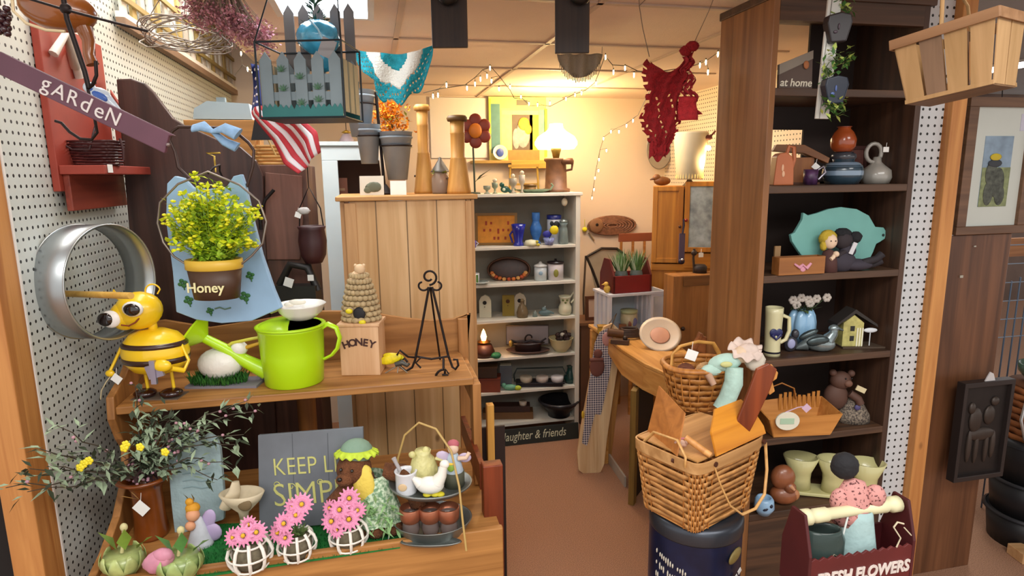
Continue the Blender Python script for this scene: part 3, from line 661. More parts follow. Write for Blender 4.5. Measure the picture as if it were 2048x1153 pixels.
# chalkboard sign
p = onf(628, 1058, ZM)
t = Th('grey_sign', 'slate grey painted square sign lettered keep life simple leaning on the lower shelf', 'sign', p, rx=-7, ry=0)
b = t.b(); b.prism([(-108, -2), (104, 16), (104, 206), (-104, 206-14)], -4, 4); s_ = b.out('board', mat('6c7178', .7, var=.18, vs=10), bevel=.002)
for x in (-36, 34): b = B(t.k, s_); b.box(x-.5, x+.5, -4.5, -3.9, 10, 195); b.out('plank_joint', mat('55595f', .8))
lt = mat('c8c678', .6, var=.1)
text('KEEP LIFE', 50*t.k, lt, s_, (8*t.k, -4.6*t.k, 130*t.k), rot=(90, -3, 0), ext=.0008, sx=.82, bold=-.0006)
text('SIMPLE', 66*t.k, lt, s_, (12*t.k, -4.6*t.k, 74*t.k), rot=(90, -4, 0), ext=.0008, sx=.92, bold=-.0008)
for x, z in ((-70, 92), (-40, 88), (16, 96)): b = B(t.k, s_); b.tube(spiral(x, z, 7, 2, 0, 400, 14, -4.8), .9, 5); b.out('scroll_flourish', lt)
# pale tombstone plaque
p = onf(402, 1062)
t = Th('pale_blue_plaque', 'pale blue weathered arch-topped plaque leaning behind the vine leaves', 'plaque', p, rx=-6)
ol = [(-50, -8), (48, 24), (52, 60), (48, 168), (42, 190), (26, 200), (10, 190), (-8, 202), (-30, 198), (-46, 186), (-56, 170), (-54, 60)]
b = t.b(); b.prism(ol, -5, 5); o = b.out('slab', mat('9db4b8', .8, var=.15, vs=20, bump=.3), bevel=.002)
for q in range(3): b = B(t.k, o); z = 118-q*14; b.tube([(-28, -6, z), (-10, -6, z+3), (8, -6, z-1), (28, -6, z+2)], 1, 5); b.out('engraved_line', mat('8aa3a8', .8))
# brown tall vase with vine
p = onf(305, 1070)
t = Th('brown_vase', 'tall amber brown wooden vase holding trailing vines', 'vase', p)
b = t.b(); b.lathe([(0, 0), (30, 0), (32, 6), (28, 40), (27, 100), (32, 112), (42, 120), (52, 126), (52, 130), (44, 130), (30, 118), (22, 100)], 32); b.out('vase', mat('7c3e12', .3, var=.35, vs=12, coat=.5))
price_tag(t.o, t.k, (8, -36, 78), 26, 45)
b = t.b(); b.tube([(-10, -30, 108), (4, -34, 96), (-30, -30, 100)], 1, 5); b.out('string', mat('a67c42', .8))
ZV = 122
t2 = Th('vine_arrangement', 'wild trailing vine arrangement with grey green leaves and tiny yellow and pink blooms', 'vine arrangement', p+Vector((0, 0, ZV*t.k)))
b = t2.b(); bl = t2.b(); bl2 = t2.b(); by = t2.b(); bp = t2.b(); br = t2.b()
tgt = [(14, 978), (55, 940), (120, 850), (165, 830), (100, 905), (95, 935), (170, 885), (200, 1012), (150, 985), (230, 870), (484, 812), (500, 835), (470, 885), (445, 955), (455, 905), (395, 872), (350, 900), (335, 855), (290, 870), (350, 860), (415, 985), (80, 900), (250, 860), (400, 850), (130, 960), (190, 930), (60, 985), (215, 900)]
for u_, v_ in tgt:
    D_ = 1.28+(u_/300)*.25 if u_ < 300 else 1.6
    q_ = Matrix.Rotation(YAW, 3, 'Z') @ (at(u_, v_, D=D_)-t2.o.location)/t2.k; ex, ey, ez = q_
    if ex > 0: ey = -20
    pts = [Vector((RN.uniform(-10, 10), 0, 0))]; n_ = 8
    for i in range(1, n_+1):
        s_ = i/n_; sag = math.sin(s_*math.pi)*abs(ex)*.15
        pts.append(Vector((ex*s_, ey*s_, ez*s_+sag))+Vector((RN.uniform(-4, 4), RN.uniform(-4, 4), RN.uniform(-4, 4))))
    b.tube(pts, [2.2-1.5*i/n_ for i in range(n_+1)], 5)
    for i in range(2, n_+1):
        for j in range(4):
            d = Vector((ex/250+RN.uniform(-1, 1)*.9, RN.uniform(-.8, .5), RN.uniform(-.9, .7)))
            (bl if RN.random() < .6 else bl2).leaf(pts[i]+Vector((RN.uniform(-8, 8),)*3), d, RN.uniform(14, 30), RN.uniform(6, 11), .15)
    if RN.random() < .5:
        for j in range(3): bp.ball(pts[RN.randint(3, n_)]+Vector((RN.uniform(-8, 8), -4, RN.uniform(-8, 8))), (3.6, 3, 3), 6)
for c in ((168, 928), (178, 922), (160, 936), (252, 890), (280, 895), (248, 897), (330, 905)):
    c = Matrix.Rotation(YAW, 3, 'Z') @ (at(*c, D=1.42)-t2.o.location)/t2.k; by = t2.b()
    for j in range(5):
        a = j*1.257; by.ball((c[0]+4*math.cos(a), c[1], c[2]+4*math.sin(a)), (4, 2, 4), 6)
    by.ball(c, 3, 6); by.out('yellow_bloom', mat('e6d62a', .5))
for j in range(30): bp.ball((RN.uniform(-28, 26), RN.uniform(-40, 0), RN.uniform(0, 46)), (3.8, 3, 3), 6)
for j in range(70): br.leaf((RN.uniform(-28, 28), RN.uniform(-30, 10), RN.uniform(0, 50)), (RN.uniform(-1, 1), RN.uniform(-1, 0), RN.uniform(-1, 1)), 20, 8)
b.out('stems', mat('4d4438', .8)); bl.out('grey_green_leaves', mat('98ab8c', .7, var=.3, vs=40)); bl2.out('dark_green_leaves', mat('35402c', .7, var=.3, vs=40))
bp.out('pink_blooms', mat('b98c98', .6))['kind'] = 'stuff'; br.out('dark_red_leaves', mat('3a1f22', .7))

# dressed bear
p = onf(750, 1062, ZM)
t = Th('bear_doll', 'brown plush bear in a green ruffled hat and green leafy dress with yellow bib', 'doll', p)
fur = mat('6e4226', .95, var=.3, vs=60, bump=.8, bs=200)
b = t.b()
b.ball((0, 0, 60), (46, 34, 52)); b.ball((-32, -8, 138), (34, 30, 31), 20); b.ball((-44, -34, 128), (17, 14, 13)); b.ball((-16, -10, 116), (24, 20, 26))
b.tube([(-28, -8, 112), (-56, -16, 92), (-74, -24, 76), (-66, -34, 70)], [14, 14, 13, 13], 12)
b.tube([(24, 2, 128), (58, 2, 122), (82, 0, 96), (92, -6, 58)], [16, 19, 20, 18], 12)
b.ball((8, -14, 14), (22, 26, 18)); b.ball((-18, -14, 14), (20, 24, 16)); b.ball((40, -10, 14), (20, 22, 16))
b.out('body', fur)
b = t.b(); b.ball((-50, -46, 134), (5, 4, 4)); b.out('nose', mat('1b1210', .3))
b = t.b(); b.ball((-50, -34, 148), 3.2); b.ball((-28, -37, 147), 3.2); b.out('eye', mat('120c0a', .15, coat=.8))
b = t.b(); b.sheet(lambda a, c: ((-2+math.cos(a*6.283)*(30+c*32+3*math.sin(a*60)*c)), math.sin(a*6.283)*(24+c*16+3*math.sin(a*60)*c)-2, 124-c*96), 64, 8); b.out('dress', speckle('6f9470', 'cfe0c4', 120, .8, .4, .6, .1))
b = t.b(); b.ball((-10, -26, 112), (21, 8, 38)); b.ball((-8, -22, 138), (14, 8, 14)); b.out('bib', mat('ecd25c', .7, bump=.3))
b = t.b()
for j in range(60):
    b.leaf((RN.uniform(-30, 50), -36+RN.uniform(-2, 2), RN.uniform(20, 80)), (RN.uniform(-1, 1), -.3, RN.uniform(-1, 1)), 26, 7)
b.out('leaf_trim', mat('8fb87a', .7, var=.3, vs=60))
b = t.b(); b.ball((-28, 2, 168), (32, 29, 26), 20); b.out('hat_crown', mat('7e9b86', .7, bump=.3)) 
b = t.b(); b.sheet(lambda a, c: (-28+math.cos(a*6.283)*(30+c*13), 2+math.sin(a*6.283)*(27+c*9), 174-c*10-4*math.sin(a*6.283)+3*math.sin(a*100)*c), 96, 4); b.out('hat_ruffle', mat('bdd43a', .7, var=.2, vs=60), solid=.002)

# lattice baskets with pink daisies
def daisy_basket(u, v, s, label, flowers, lean=0):
    t = Th('lattice_basket', label, 'basket', onf(u, v, ZM), group='white lattice daisy baskets', ry=lean)
    R_ = lambda z: 28+10*math.sin(min(1, z/52)*math.pi)*1.0-(4 if z > 44 else 0)
    for j in range(9):
        b = t.b(); a = 6.283*j/9+.2
        b.tube([(R_(z)*math.cos(a)*s, R_(z)*math.sin(a)*s, z*s) for z in (0, 14, 28, 42, 54)], 3.4*s, 6, flat=.4); b.out('upright_slat', white)
    for z in (3, 26, 46):
        b = t.b(); b.tube([(R_(z)*math.cos(a*.2618)*s, R_(z)*math.sin(a*.2618)*s, z*s) for a in range(24)], 2.8*s, 6, closed=True, flat=.6); b.out('hoop_slat', white)
    b = t.b(); b.lathe([(0, 2*s), (24*s, 2*s), (30*s, 26*s), (24*s, 46*s), (0, 48*s)], 20); b.out('moss_filling', mat('6d6450', .9, var=.3, vs=80, bump=.4))
    b = t.b()
    for j in range(26): b.leaf((RN.uniform(-16, 16)*s, RN.uniform(-16, 16)*s, 46*s), (RN.uniform(-1, 1), RN.uniform(-1, .5), RN.uniform(.1, 1)), 26*s, 9*s)
    b.out('foliage', mat('5a6f3a', .7))
    for fx, fy, fz, fr in flowers:
        b = t.b(); c = Vector((fx, fy, fz)); nrm = Vector((fx*.012, -1, .45)).normalized(); e1 = nrm.orthogonal().normalized(); e2 = nrm.cross(e1)
        for ring, rl in ((0, 1), (1, .75)):
            for j in range(14):
                a = 6.283*(j+.5*ring)/14; d = (e1*math.cos(a)+e2*math.sin(a)); sd = nrm.cross(d)
                q0 = c+d*fr*.2-nrm*(1-ring)*1.5; q1 = c+d*fr*.65*rl+nrm*2; q2 = c+d*fr*rl
                b.add([q0, q1+sd*fr*.13, q2+sd*fr*.05, q2-sd*fr*.05, q1-sd*fr*.13], [(0, 1, 2, 3, 4)])
        f_ = b.out('daisy', mat('e58fb4', .6, var=.15, vs=60))
        B(t.k, f_).ball(c+nrm*2, (fr*.2, fr*.2, fr*.2), 8).out('centre', mat('e8b428', .6))
        b = B(t.k, f_); b.tube([c-nrm*2, (fx*.4, 0, 44*s)], 1, 5); b.out('stem', mat('4c6c34', .7))
    return t
daisy_basket(503, 1132, 1.12, 'leftmost white lattice basket topped with dark pink blooms under the pottery rabbit', [(-20, -22, 76, 20), (2, -26, 82, 22), (24, -18, 84, 22), (6, -8, 94, 18)])
daisy_basket(596, 1112, .98, 'middle white lattice basket with tall spray of pink daisies before the slate sign', [(-26, -24, 66, 21), (-12, -26, 86, 22), (10, -20, 100, 20), (20, -12, 118, 23), (2, -10, 112, 18), (-10, -30, 58, 18)])
daisy_basket(699, 1093, 1., 'rightmost white lattice basket of pink daisies next to the bear', [(-24, -26, 70, 23), (10, -26, 74, 23), (-8, -22, 92, 22), (8, -8, 108, 22), (-30, -12, 90, 17), (24, -14, 86, 18), (-14, -30, 54, 17)])

# pottery rabbit dish
p = onf(492, 1075, ZM)
t = Th('pottery_dish', 'cream pottery dish shaped like a bird with upright wing above the left daisy basket', 'dish', p)
cr = mat('cfc0a2', .6, var=.15, vs=25)
b = t.b(); b.lathe([(0, 40), (8, 40), (10, 55), (34, 80), (42, 96), (38, 98), (28, 86), (0, 66)], 28, sx=1.05, sy=.7); b.lathe([(12, 0), (8, 10), (8, 40)], 16); b.out('dish', cr)
b = t.b(); b.tube([(-34, -4, 66), (-20, -6, 84), (-10, -6, 104), (-8, -4, 122)], [12, 16, 12, 7], 12, flat=.6); b.out('wing', cr)
b = t.b(); b.ball((14, -22, 82), (14, 5, 13)); b.out('painted_inner_shadow', mat('7c6848', .7))  # dark patch painted as the shade inside the dish

# fairy figurine
p = onf(402, 1092)
t = Th('fairy_figurine', 'small orange haired fairy figurine in a white and lilac gown', 'figurine', p)
b = t.b(); b.lathe([(0, 0), (26, 0), (24, 10), (16, 34), (10, 54), (7, 62), (0, 64)], 24, sy=.8); b.out('gown', mat('c8ccd4', .6, var=.15, vs=40))
b = t.b(); b.ball((22, 6, 26), (20, 6, 20), 14, rot=(0, 30, 0)); b.ball((18, 6, 54), (14, 4, 22), 14, rot=(0, 20, 0)); b.out('wing', mat('b9a6cc', .5))
b = t.b(); b.ball((-6, -6, 70), (13, 12, 13)); b.ball((-10, -12, 50), (10, 8, 10)); b.out('head', mat('e0a078', .6))
b = t.b(); b.ball((-8, 0, 82), (14, 12, 11)); b.ball((-14, 0, 72), (8, 8, 14)); b.ball((-12, -2, 96), (8, 6, 8)); b.out('hair', mat('d99a28', .7, bump=.4))
b = t.b(); 
for x in (-14, -4): b.leaf((x, 0, 96), (x*.03, -.2, 1), 20, 7)
b.out('leaf_crown', mat('6d5a2c', .7))

# leaf-shaped ceramic pots in the front left corner
def leafpot(u, v, label, pal, pink, wide):
    t = Th('leaf_pot', label, 'planter', onf(u, v), k=kof(onf(u, v))*1.22)
    b = t.b()
    for j in range(9):
        a = 6.283*j/9; x, y = math.cos(a), math.sin(a)
        b.sheet(lambda p_, q_: ((x*(14+16*math.sin(q_*2.2))-y*(p_-.5)*20*math.sin(.5+q_*2.4))*wide, y*(14+16*math.sin(q_*2.2))+x*(p_-.5)*20*math.sin(.5+q_*2.4), q_*44), 3, 6)
    b.lathe([(0, 0), (16, 0), (24, 20), (26, 36), (0, 36)], 16, sx=wide); b.out('leafy_bowl', mat(pal, .35, var=.3, vs=30, coat=.3), solid=.001)
    b = t.b()
    for q in ((-8, 0, 44, -.5, .9), (6, 0, 44, .2, 1), (22, 4, 44, .9, .7)): b.leaf(q[:3], (q[3], -.2, q[4]), 44, 22, .25)
    b.out('upper_leaf', mat('5a8f4a' if pink else '7f9c3c', .4, var=.25, vs=30))
    b = t.b(); b.tube([(0, 0, 40), (6, 0, 66), (10, -2, 84)], [3, 2.4, 3.6]); b.ball((10, -2, 86), (6, 5, 7)); b.out('bud_stalk', mat('c9c08a', .5))
    if pink: b = t.b(); b.ball((-26, -12, 38), (26, 14, 18), 18, rot=(0, -28, 0), wob=.08); b.ball((-16, -14, 50), (16, 10, 12)); b.out('pink_blossom', mat('cf8ba0', .5, var=.2, vs=30))
    return t
leafpot(250, 1150, 'pale green leaf-shaped ceramic pot in the front left corner of the lower shelf', 'b3c078', False, 1.1)
leafpot(362, 1156, 'green ceramic leaf planter with a large pink blossom near the fairy figurine', '9fb46e', True, 1.25)

# two-tier galvanized tray with handle
p = onf(865, 1066)
t = Th('two_tier_tray', 'round two-tier galvanized metal tray with a tall wire hoop handle', 'tray stand', p)
gm = mat('8a8f8c', .4, metal=.75, var=.25, vs=12)
b = t.b(); b.lathe([(0, 2), (58, 2), (66, 8), (78, 32), (80, 34), (77, 34), (64, 12), (56, 6), (0, 6)], 40, sy=.8); b.out('lower_tray', gm)
b = t.b(); b.lathe([(0, 96), (66, 96), (80, 106), (82, 110), (79, 110), (64, 100), (0, 99)], 40, sy=.8); b.out('upper_tray', gm)
b = t.b(); b.cyl((0, 30, 4), (0, 30, 98), 4); b.out('centre_post', gm)
b = t.b(); b.tube([(-70, 20, 100), (-66, 20, 150), (-50, 18, 200), (-20, 12, 228), (14, 4, 218), (44, -14, 180), (60, -40, 120), (66, -56, 60), (72, -62, 0)], 2.2, 8); b.out('hoop_handle', mat('b99a5c', .5))
b = t.b(); b.tube([(-78, -20, 40), (-80, -40, 10), (-84, -50, -8)], 1.6, 6); b.out('wire_foot', gm)
kt = t.k; base = t.o.location
def ontray(dx, dy, z): return base + Vector((math.cos(YAW)*dx+math.sin(YAW)*dy, -math.sin(YAW)*dx+math.cos(YAW)*dy, z))*kt if False else base + Vector(((math.cos(YAW)*dx+math.sin(YAW)*dy)*kt, (-math.sin(YAW)*dx+math.cos(YAW)*dy)*kt, z*kt))
t = Th('pineapple_pitcher', 'pale yellow textured frog-shaped pitcher at the back of the upper tray tier', 'pitcher', ontray(-14, 8, 99.5))
b = t.b(); b.lathe([(0, 0), (20, 0), (26, 12), (28, 34), (22, 56), (14, 66), (16, 74), (0, 74)], 28, wob=.03); b.ball((-20, -4, 66), (8, 6, 7)); b.ball((6, -2, 74), (7, 6, 8)); b.out('pot', mat('cfc98a', .4, var=.15, vs=50, bump=.4))
B(t.k, t.o).tube([(24, 0, 56), (38, 0, 52), (36, 0, 30), (26, 0, 18)], 3.4).out('handle', mat('cfc98a', .4))
t = Th('white_mug', 'small white mug with faint flower print at the front left of the upper tray tier', 'mug', ontray(-44, -20, 99.5))
b = t.b(); b.lathe([(0, 0), (20, 0), (21, 4), (21, 42), (23, 46), (19, 46), (17, 40), (17, 6), (0, 5)], 28); b.out('cup', mat('dcdde2', .3, coat=.3))
b = t.b(); b.ball((-4, -21, 20), (9, 1.5, 8)); b.out('printed_flower', mat('d0b48c', .5))
b = t.b(); b.tube([(-12, 4, 44), (-20, 6, 60), (-24, 6, 70)], [4, 4, 5]); b.out('brush_handle', mat('a9a4a6', .5))
t = Th('hen_figurine', 'white ceramic hen figurine standing on the upper tier of the metal tray', 'figurine', ontray(6, -34, 99.5))
b = t.b(); b.ball((-2, 0, 22), (28, 17, 18), 20); b.tube([(12, 0, 28), (22, 0, 44), (26, 0, 62)], [15, 10, 8], 14); b.ball((28, 0, 66), (10, 8, 9)); b.tube([(-22, 0, 26), (-36, 0, 38)], [12, 4], 12); b.out('body', mat('e9e6dc', .35, var=.06, coat=.3))
b = t.b(); b.ball((40, 0, 66), (6, 2.5, 2.5)); b.out('beak', mat('d9b43a', .5))
b = t.b(); 
for x in (-8, 8, 18): b.ball((x, -4, 4), (9, 8, 4.5))
b.out('yellow_chick_base', mat('cfc22a', .6))
t = Th('angel_figurine', 'small white and pink angel figurine with rosy hair on the tray upper tier', 'figurine', ontray(46, 6, 99.5))
b = t.b(); b.lathe([(0, 0), (20, 0), (20, 26), (15, 48), (9, 66), (0, 68)], 24); b.out('gown', mat('aebecb', .6, var=.15, vs=40))
b = t.b(); b.lathe([(21, 0), (21, 30), (16, 32)], 24, sy=1); b.out('dark_skirt', mat('4b4c3c', .7))
b = t.b(); b.ball((0, -2, 78), (11, 10, 11)); b.tube([(10, -8, 60), (26, -10, 62), (32, -8, 72)], [5, 4, 4]); b.out('head', mat('dcc0a8', .6))
b = t.b(); b.ball((0, 2, 86), (12, 10, 9)); b.out('hair', mat('b5606a', .7))
b = t.b(); b.ball((-20, 4, 58), (16, 4, 12), 12, rot=(0, 25, 0)); b.ball((22, 4, 56), (13, 4, 10)); b.out('wing', mat('c8b8d2', .5))
b = t.b(); b.ball((-4, -18, 44), (7, 4, 7)); b.out('green_heart', mat('9cc44a', .5))
for i, dx in enumerate((-38, 0, 36)):
    t = Th('copper_candle_cup', ['left', 'middle', 'right'][i]+'most copper rimmed glass candle cup on the lower metal tier', 'candle cup', ontray(dx, -22, 6.5), group='candle cups on the lower tray')
    b = t.b(); b.lathe([(0, 0), (14, 0), (18, 20), (16, 36), (20, 50), (18, 50), (14, 36), (15, 20), (0, 4)], 24); b.out('glass', mat('9c8a84', .15, var=.1, trans=.5))
    b = t.b(); b.lathe([(17, 34), (21, 40), (22, 62), (20, 64), (18, 40)], 24, cap=False); b.out('copper_band', mat('a8684c', .35, metal=.6))
b = S('silver_platter', 'engraved silver oval platter lying in the lower tray tier', 'platter', ontray(4, -52, 7)); b.lathe([(0, 0), (50, 1), (62, 6), (60, 8), (48, 3), (0, 2)], 32, sy=.25); b.out(None, gm)

# red-brown rack at the right of the hutch
q = at(1000, 1150, Y=1.5)
t = Th('post_rack', 'red-brown wooden post rack standing on the carpet right of the hutch', 'rack', (0, 0, 0), rz=0, k=1)
redw = wood('5a2410', '8a3d1e', 'z', 1, .4)
a = at(966, 935, Y=1.62); c = at(1006, 935, Y=1.62)
b = t.b(); b.box(a.x, c.x, 1.62, 1.66, 0, a.z); b.out('front_post', redw, bevel=.003)
a2 = at(974, 812, Y=2.05); c2 = at(986, 812, Y=2.05); b = t.b()
b.box(a2.x, c2.x+.004, 2.05, 2.08, 0, a2.z); b.out('rear_post', wood('b07830', 'd9a24c', 'z'), bevel=.002)
b = t.b(); b.add([(a.x+.004, 1.66, a.z-.01), (a.x+.004, 2.05, a2.z-.03), (a.x+.004, 2.05, a2.z-.1), (a.x+.004, 1.66, a.z-.09)], [(0, 1, 2, 3)]); b.out('side_rail', redw, solid=.015)
b = t.b(); b.add([(a.x+.004, 1.66, .25), (a.x+.004, 2.05, .25), (a.x+.004, 2.05, .18), (a.x+.004, 1.66, .18)], [(0, 1, 2, 3)]); b.out('side_rail', redw, solid=.015)
b = t.b(); b.box(a.x+.02, c2.x+.05, 2.09, 2.1, .1, a2.z-.1); b.out('back_board', mat('2b1a14', .8))
# ------------------------------------------------------------ things hanging on and in front of the left wall
redp = mat('9a3a2a', .55, var=.15, vs=10)
def wl(u, v): return at(u, v, X=WL)
# red wall shelf
t = Th('red_wall_shelf', 'barn red wooden wall shelf with peg knobs hanging on the left pegboard', 'wall shelf', (0, 0, 0), rz=0, k=1)
a = wl(72, 100); c = wl(184, 100); z0 = wl(75, 385).z; z1 = wl(60, 30).z; zs = wl(90, 340).z
b = t.b(); b.box(WL+.002, WL+.02, a.y-.02, c.y+.02, z0, z1); b.out('back_board', redp, bevel=.002)
b = t.b(); b.box(WL+.02, WL+.13, a.y-.015, c.y+.06, zs-.012, zs+.012); b.out('shelf_board', redp, bevel=.002)
b = t.b(); y_ = c.y+.045
b.prism([(WL+.02, zs+.012), (WL+.13, zs+.012), (WL+.13, zs+.085), (WL+.05, zs+.2), (WL+.02, zs+.26)], y_, y_+.015); b.out('side_board', redp, bevel=.002)
b = t.b(); b.box(WL+.02, WL+.036, a.y+.0, c.y+.03, zs-.11, zs-.012); b.out('lower_rail', wood('6f2518', '93402c', 'y'), bevel=.002)
b = t.b(); b.cyl((WL+.13, c.y+.03, zs+.03), (WL+.165, c.y+.03, zs+.03), .006); b.ball((WL+.17, c.y+.03, zs+.03), .012); b.out('peg', redp)
b = t.b(); b.tube([(WL+.03, a.y+.02, zs+.3), (WL+.05, a.y+.06, zs+.36), (WL+.05, a.y+.09, zs+.28), (WL+.03, a.y+.13, zs+.34), (WL+.03, a.y+.16, zs+.26)], .012); b.out('white_scroll', mat('d9d0c8', .6))
q = at(126, 312, D=1.36)
b = t.b(); b.box(WL+.131, WL+.133, a.y+.0, a.y+.03, zs-.008, zs+.014); b.out('price_tag', mat('eeeeea', .7, var=0))
# dark red wire basket on it
p = Vector((WL+.085, a.y+.07, zs+.0125)); k = kof(p)
t = Th('wire_basket', 'small dark red wire basket with loop handle on the barn red wall shelf', 'basket', p)
db = mat('3a0f10', .5, var=.2)
b = t.b(); pth = rrect(1, .62, 5); weave(b, lambda s, h: tuple(q*(38+8*h) for q in pth(s)), 0, 50, 9, 1.2, 48, .7); b.out('woven_side', db, solid=.001)
b = t.b(); b.box(-36, 36, -22, 22, 0, 2); b.out('base', db)
b = t.b(); b.tube([(48, 0, 52), (52, 0, 30), (50, 0, 10)], 2.4); b.out('dark_rim', db)
b = t.b(); b.tube([(-46, -10, 52), (-60, -20, 62), (-78, -24, 66), (-62, -26, 50), (-30, -28, 30), (4, -28, 30), (12, -24, 60), (10, -10, 78)], 2, 6); b.out('loop_handle', mat('4a3a3c', .4, metal=.6))
# amber bowl hanging at the top
p = at(118, 40, D=1.28)
t = Th('amber_gourd', 'amber brown polished wooden ladle bowl hanging at the top left', 'ladle', p, ry=0)
am = mat('8a4a10', .3, var=.35, vs=8, coat=.5)
b = t.b(); b.ball((0, 0, 20), (76, 40, 42), 28, rot=(0, 12, 0)); b.out('bowl', am)
b = t.b(); b.tube([(44, 0, -4), (54, 0, -40), (50, 0, -66), (56, 0, -86)], [17, 12, 10, 12], 12); b.out('handle', am)
b = t.b(); b.tube([(-72, -20, 42), (-66, -30, 10), (-40, -36, -14), (0, -40, -28), (34, -36, -30)], 3, 6); b.out('cream_rim', mat('d8c39a', .5))
b = t.b(); b.tube([(-20, 0, 58), (-22, 0, 120)], 1.5, 5); b.out('hanging_cord', iron)
# iron bracket with a horizontal rod
p = at(150, 60, D=1.2)
t = Th('iron_bracket', 'long black iron plant bracket with hooks crossing in front of the red shelf', 'bracket', p)
b = t.b(); b.tube([(-92, -6, 62), (-14, -4, 38), (60, -2, 18), (140, 10, -2)], 2.6, 8); b.out('cross_rod', iron)
b = t.b(); b.tube([(-15, 0, 66), (-13, 0, 20), (-2, 0, -30), (10, -2, -80), (14, -2, -112)], 5, 10); b.out('upright', iron)
b = t.b(); b.tube([(14, -2, -112), (24, -4, -106), (34, -4, -88), (36, -4, -60)], 3.5, 8); b.tube([(10, 0, -110), (16, 0, -160), (18, 0, -200), (6, -2, -214), (-16, -4, -212), (-36, -4, -198), (-50, -4, -180), (-62, -4, -176)], 3, 8); b.out('hook', iron)
b = t.b(); b.ball((-13, 0, 40), (11, 9, 11)); b.out('collar', iron)
# garden sign
p = at(165, 205, D=1.16)
t = Th('garden_sign', 'plum purple tilted wooden board sign lettered garden in white', 'sign', p, ry=26.5)
pl_ = mat('5d3846', .55, var=.15, vs=10)
b = t.b(); b.prism([(-184, -20), (184, -22), (180, 14), (190, 20), (-178, 22), (-188, 8)], -5, 5); s_ = b.out('board', pl_, bevel=.002)
for i, ch in enumerate('gARdeN'): text(ch, (44 if ch in 'gde' else 40)*t.k, mat('cfc6c2', .6, var=.05), s_, ((-72+i*28)*t.k, -5.6*t.k, (0 if ch != 'g' else 4)*t.k), rot=(90, (i % 2)*6-3, 0))
b = B(t.k, s_); b.ball((186, -7, -2), 4); b.ball((-180, -7, 6), 3); b.out('nail', mat('8a7a78', .4, metal=.6))
# dark grapes
p = at(10, 60, D=1.15)
t = Th('grape_cluster', 'dark wine-red glossy grape cluster hanging in the top left corner', 'grapes', p)
for i in range(22):
    a_ = i*2.4; r = 15*math.sqrt(1-(i/30)); b = t.b(); b.ball((r*math.cos(a_)*.9-4, r*math.sin(a_)*.7, 40-i*2.2), 7, 12); b.out('grape', mat('35161d', .25, var=.2, coat=.5))
B(t.k, t.o).tube([(-2, 0, 46), (0, 0, 110)], 1.6, 6).out('stalk', mat('4b3a28', .8))
# blue and white bird
p = at(200, 200, D=1.32)
t = Th('blue_bird_ornament', 'blue and white glass bird ornament hanging behind the garden sign', 'ornament', p)
b = t.b(); b.ball((0, 0, 8), (24, 12, 16), 18, rot=(0, 20, 0)); b.ball((-18, 0, 24), (12, 10, 11)); b.tube([(16, 0, 0), (36, 0, -22)], [10, 5], 10); b.out('body', mat('c5d2de', .2, var=.1, coat=.5))
b = t.b(); b.ball((6, -9, 6), (17, 5, 8), 14, rot=(0, 30, 0)); b.ball((-12, -9, 20), (6, 4, 4)); b.out('wing', mat('3d63b0', .3))
b = t.b(); b.tube([(-4, 0, 30), (2, 0, 90), (4, 0, 150)], .8, 5); b.out('wire', iron)
# lattice shelf rack on the wall
t = Th('lattice_rack', 'off-white wooden lattice rack mounted high on the left pegboard', 'rack', (0, 0, 0), rz=0, k=1)
lw = mat('ece6da', .6, var=.1, vs=10); zb = zat(470, 195, 3.82) if False else wl(470, 192).z; y0 = wl(222, 18).y; y1 = wl(470, 192).y; zt2 = 2.6
x_ = WL+.01; zl = wl(222, 20).z
zbot = zb-.01
b = t.b(); b.box(x_, x_+.03, y0, y1, zbot-.0, zbot+.03); b.out('lower_rail', mat('8a6f58', .6), bevel=.002)
b = t.b(); b.box(x_, x_+.025, y0, y1, zbot+.03, zbot+.05); b.out('white_rail', lw)
b = t.b(); b.box(x_, x_+.03, y1-.03, y1, zbot, zt2); b.out('end_post', lw)
n_ = 20
for i in range(n_):
    b = t.b(); y = y0+(y1-y0)*(i+.3)/n_
    b.box(x_+.005, x_+.015, y, y+.045, zbot+.05, zt2); b.out('slat', [lw, mat('b9a266', .6), mat('c9bfb0', .6)][i % 3])
for dz in (.09, .2, .31): b = t.b(); b.box(x_+.016, x_+.026, y0, y1, zbot+dz, zbot+dz+.018); b.out('cross_slat', mat('a08a4e', .6))

# wire wreath and pink dried flowers hung from the ceiling
p = at(372, 60, D=1.75)
t = Th('wire_wreath', 'tangled grey wire and twig wreath bowl hanging from the ceiling', 'wreath', p)
b = t.b()
for i in range(11):
    ph = RN.uniform(0, 6.28); tl = RN.uniform(-.3, .3); rr = RN.uniform(.7, 1.05)
    b.tube([(95*rr*math.cos(a*.2618+ph), 50*rr*math.sin(a*.2618+ph), 24*math.sin(a*.2618*RN.choice((1, 2))+ph)*tl+30*math.sin(a*.2618)*rr-8) for a in range(24)], 1.3, 5, closed=True)
b.out('wire_ring', mat('a59b90', .4, metal=.5))
b = t.b()
for i in range(9): a_ = 6.283*i/9; b.tube([(90*math.cos(a_), 45*math.sin(a_), 28*math.sin(a_)), (45*math.cos(a_), 22*math.sin(a_), -26), (0, 0, -34)], 1.1, 5)
b.out('wire_rib', mat('9a9186', .4, metal=.5))
b = t.b(); b.tube([(0, 0, 30), (6, 0, 66), (8, 0, 150)], 1, 5); b.tube([(-90, 0, 0), (8, 0, 130)], 1, 5); b.out('hanging_wire', mat('83796f', .4, metal=.5))
p = at(475, 55, D=1.7)
t = Th('dried_flower_bunch', 'dusty pink dried flower bunch hanging upside down from the ceiling', 'dried flowers', p)
b = t.b(); b2 = t.b()
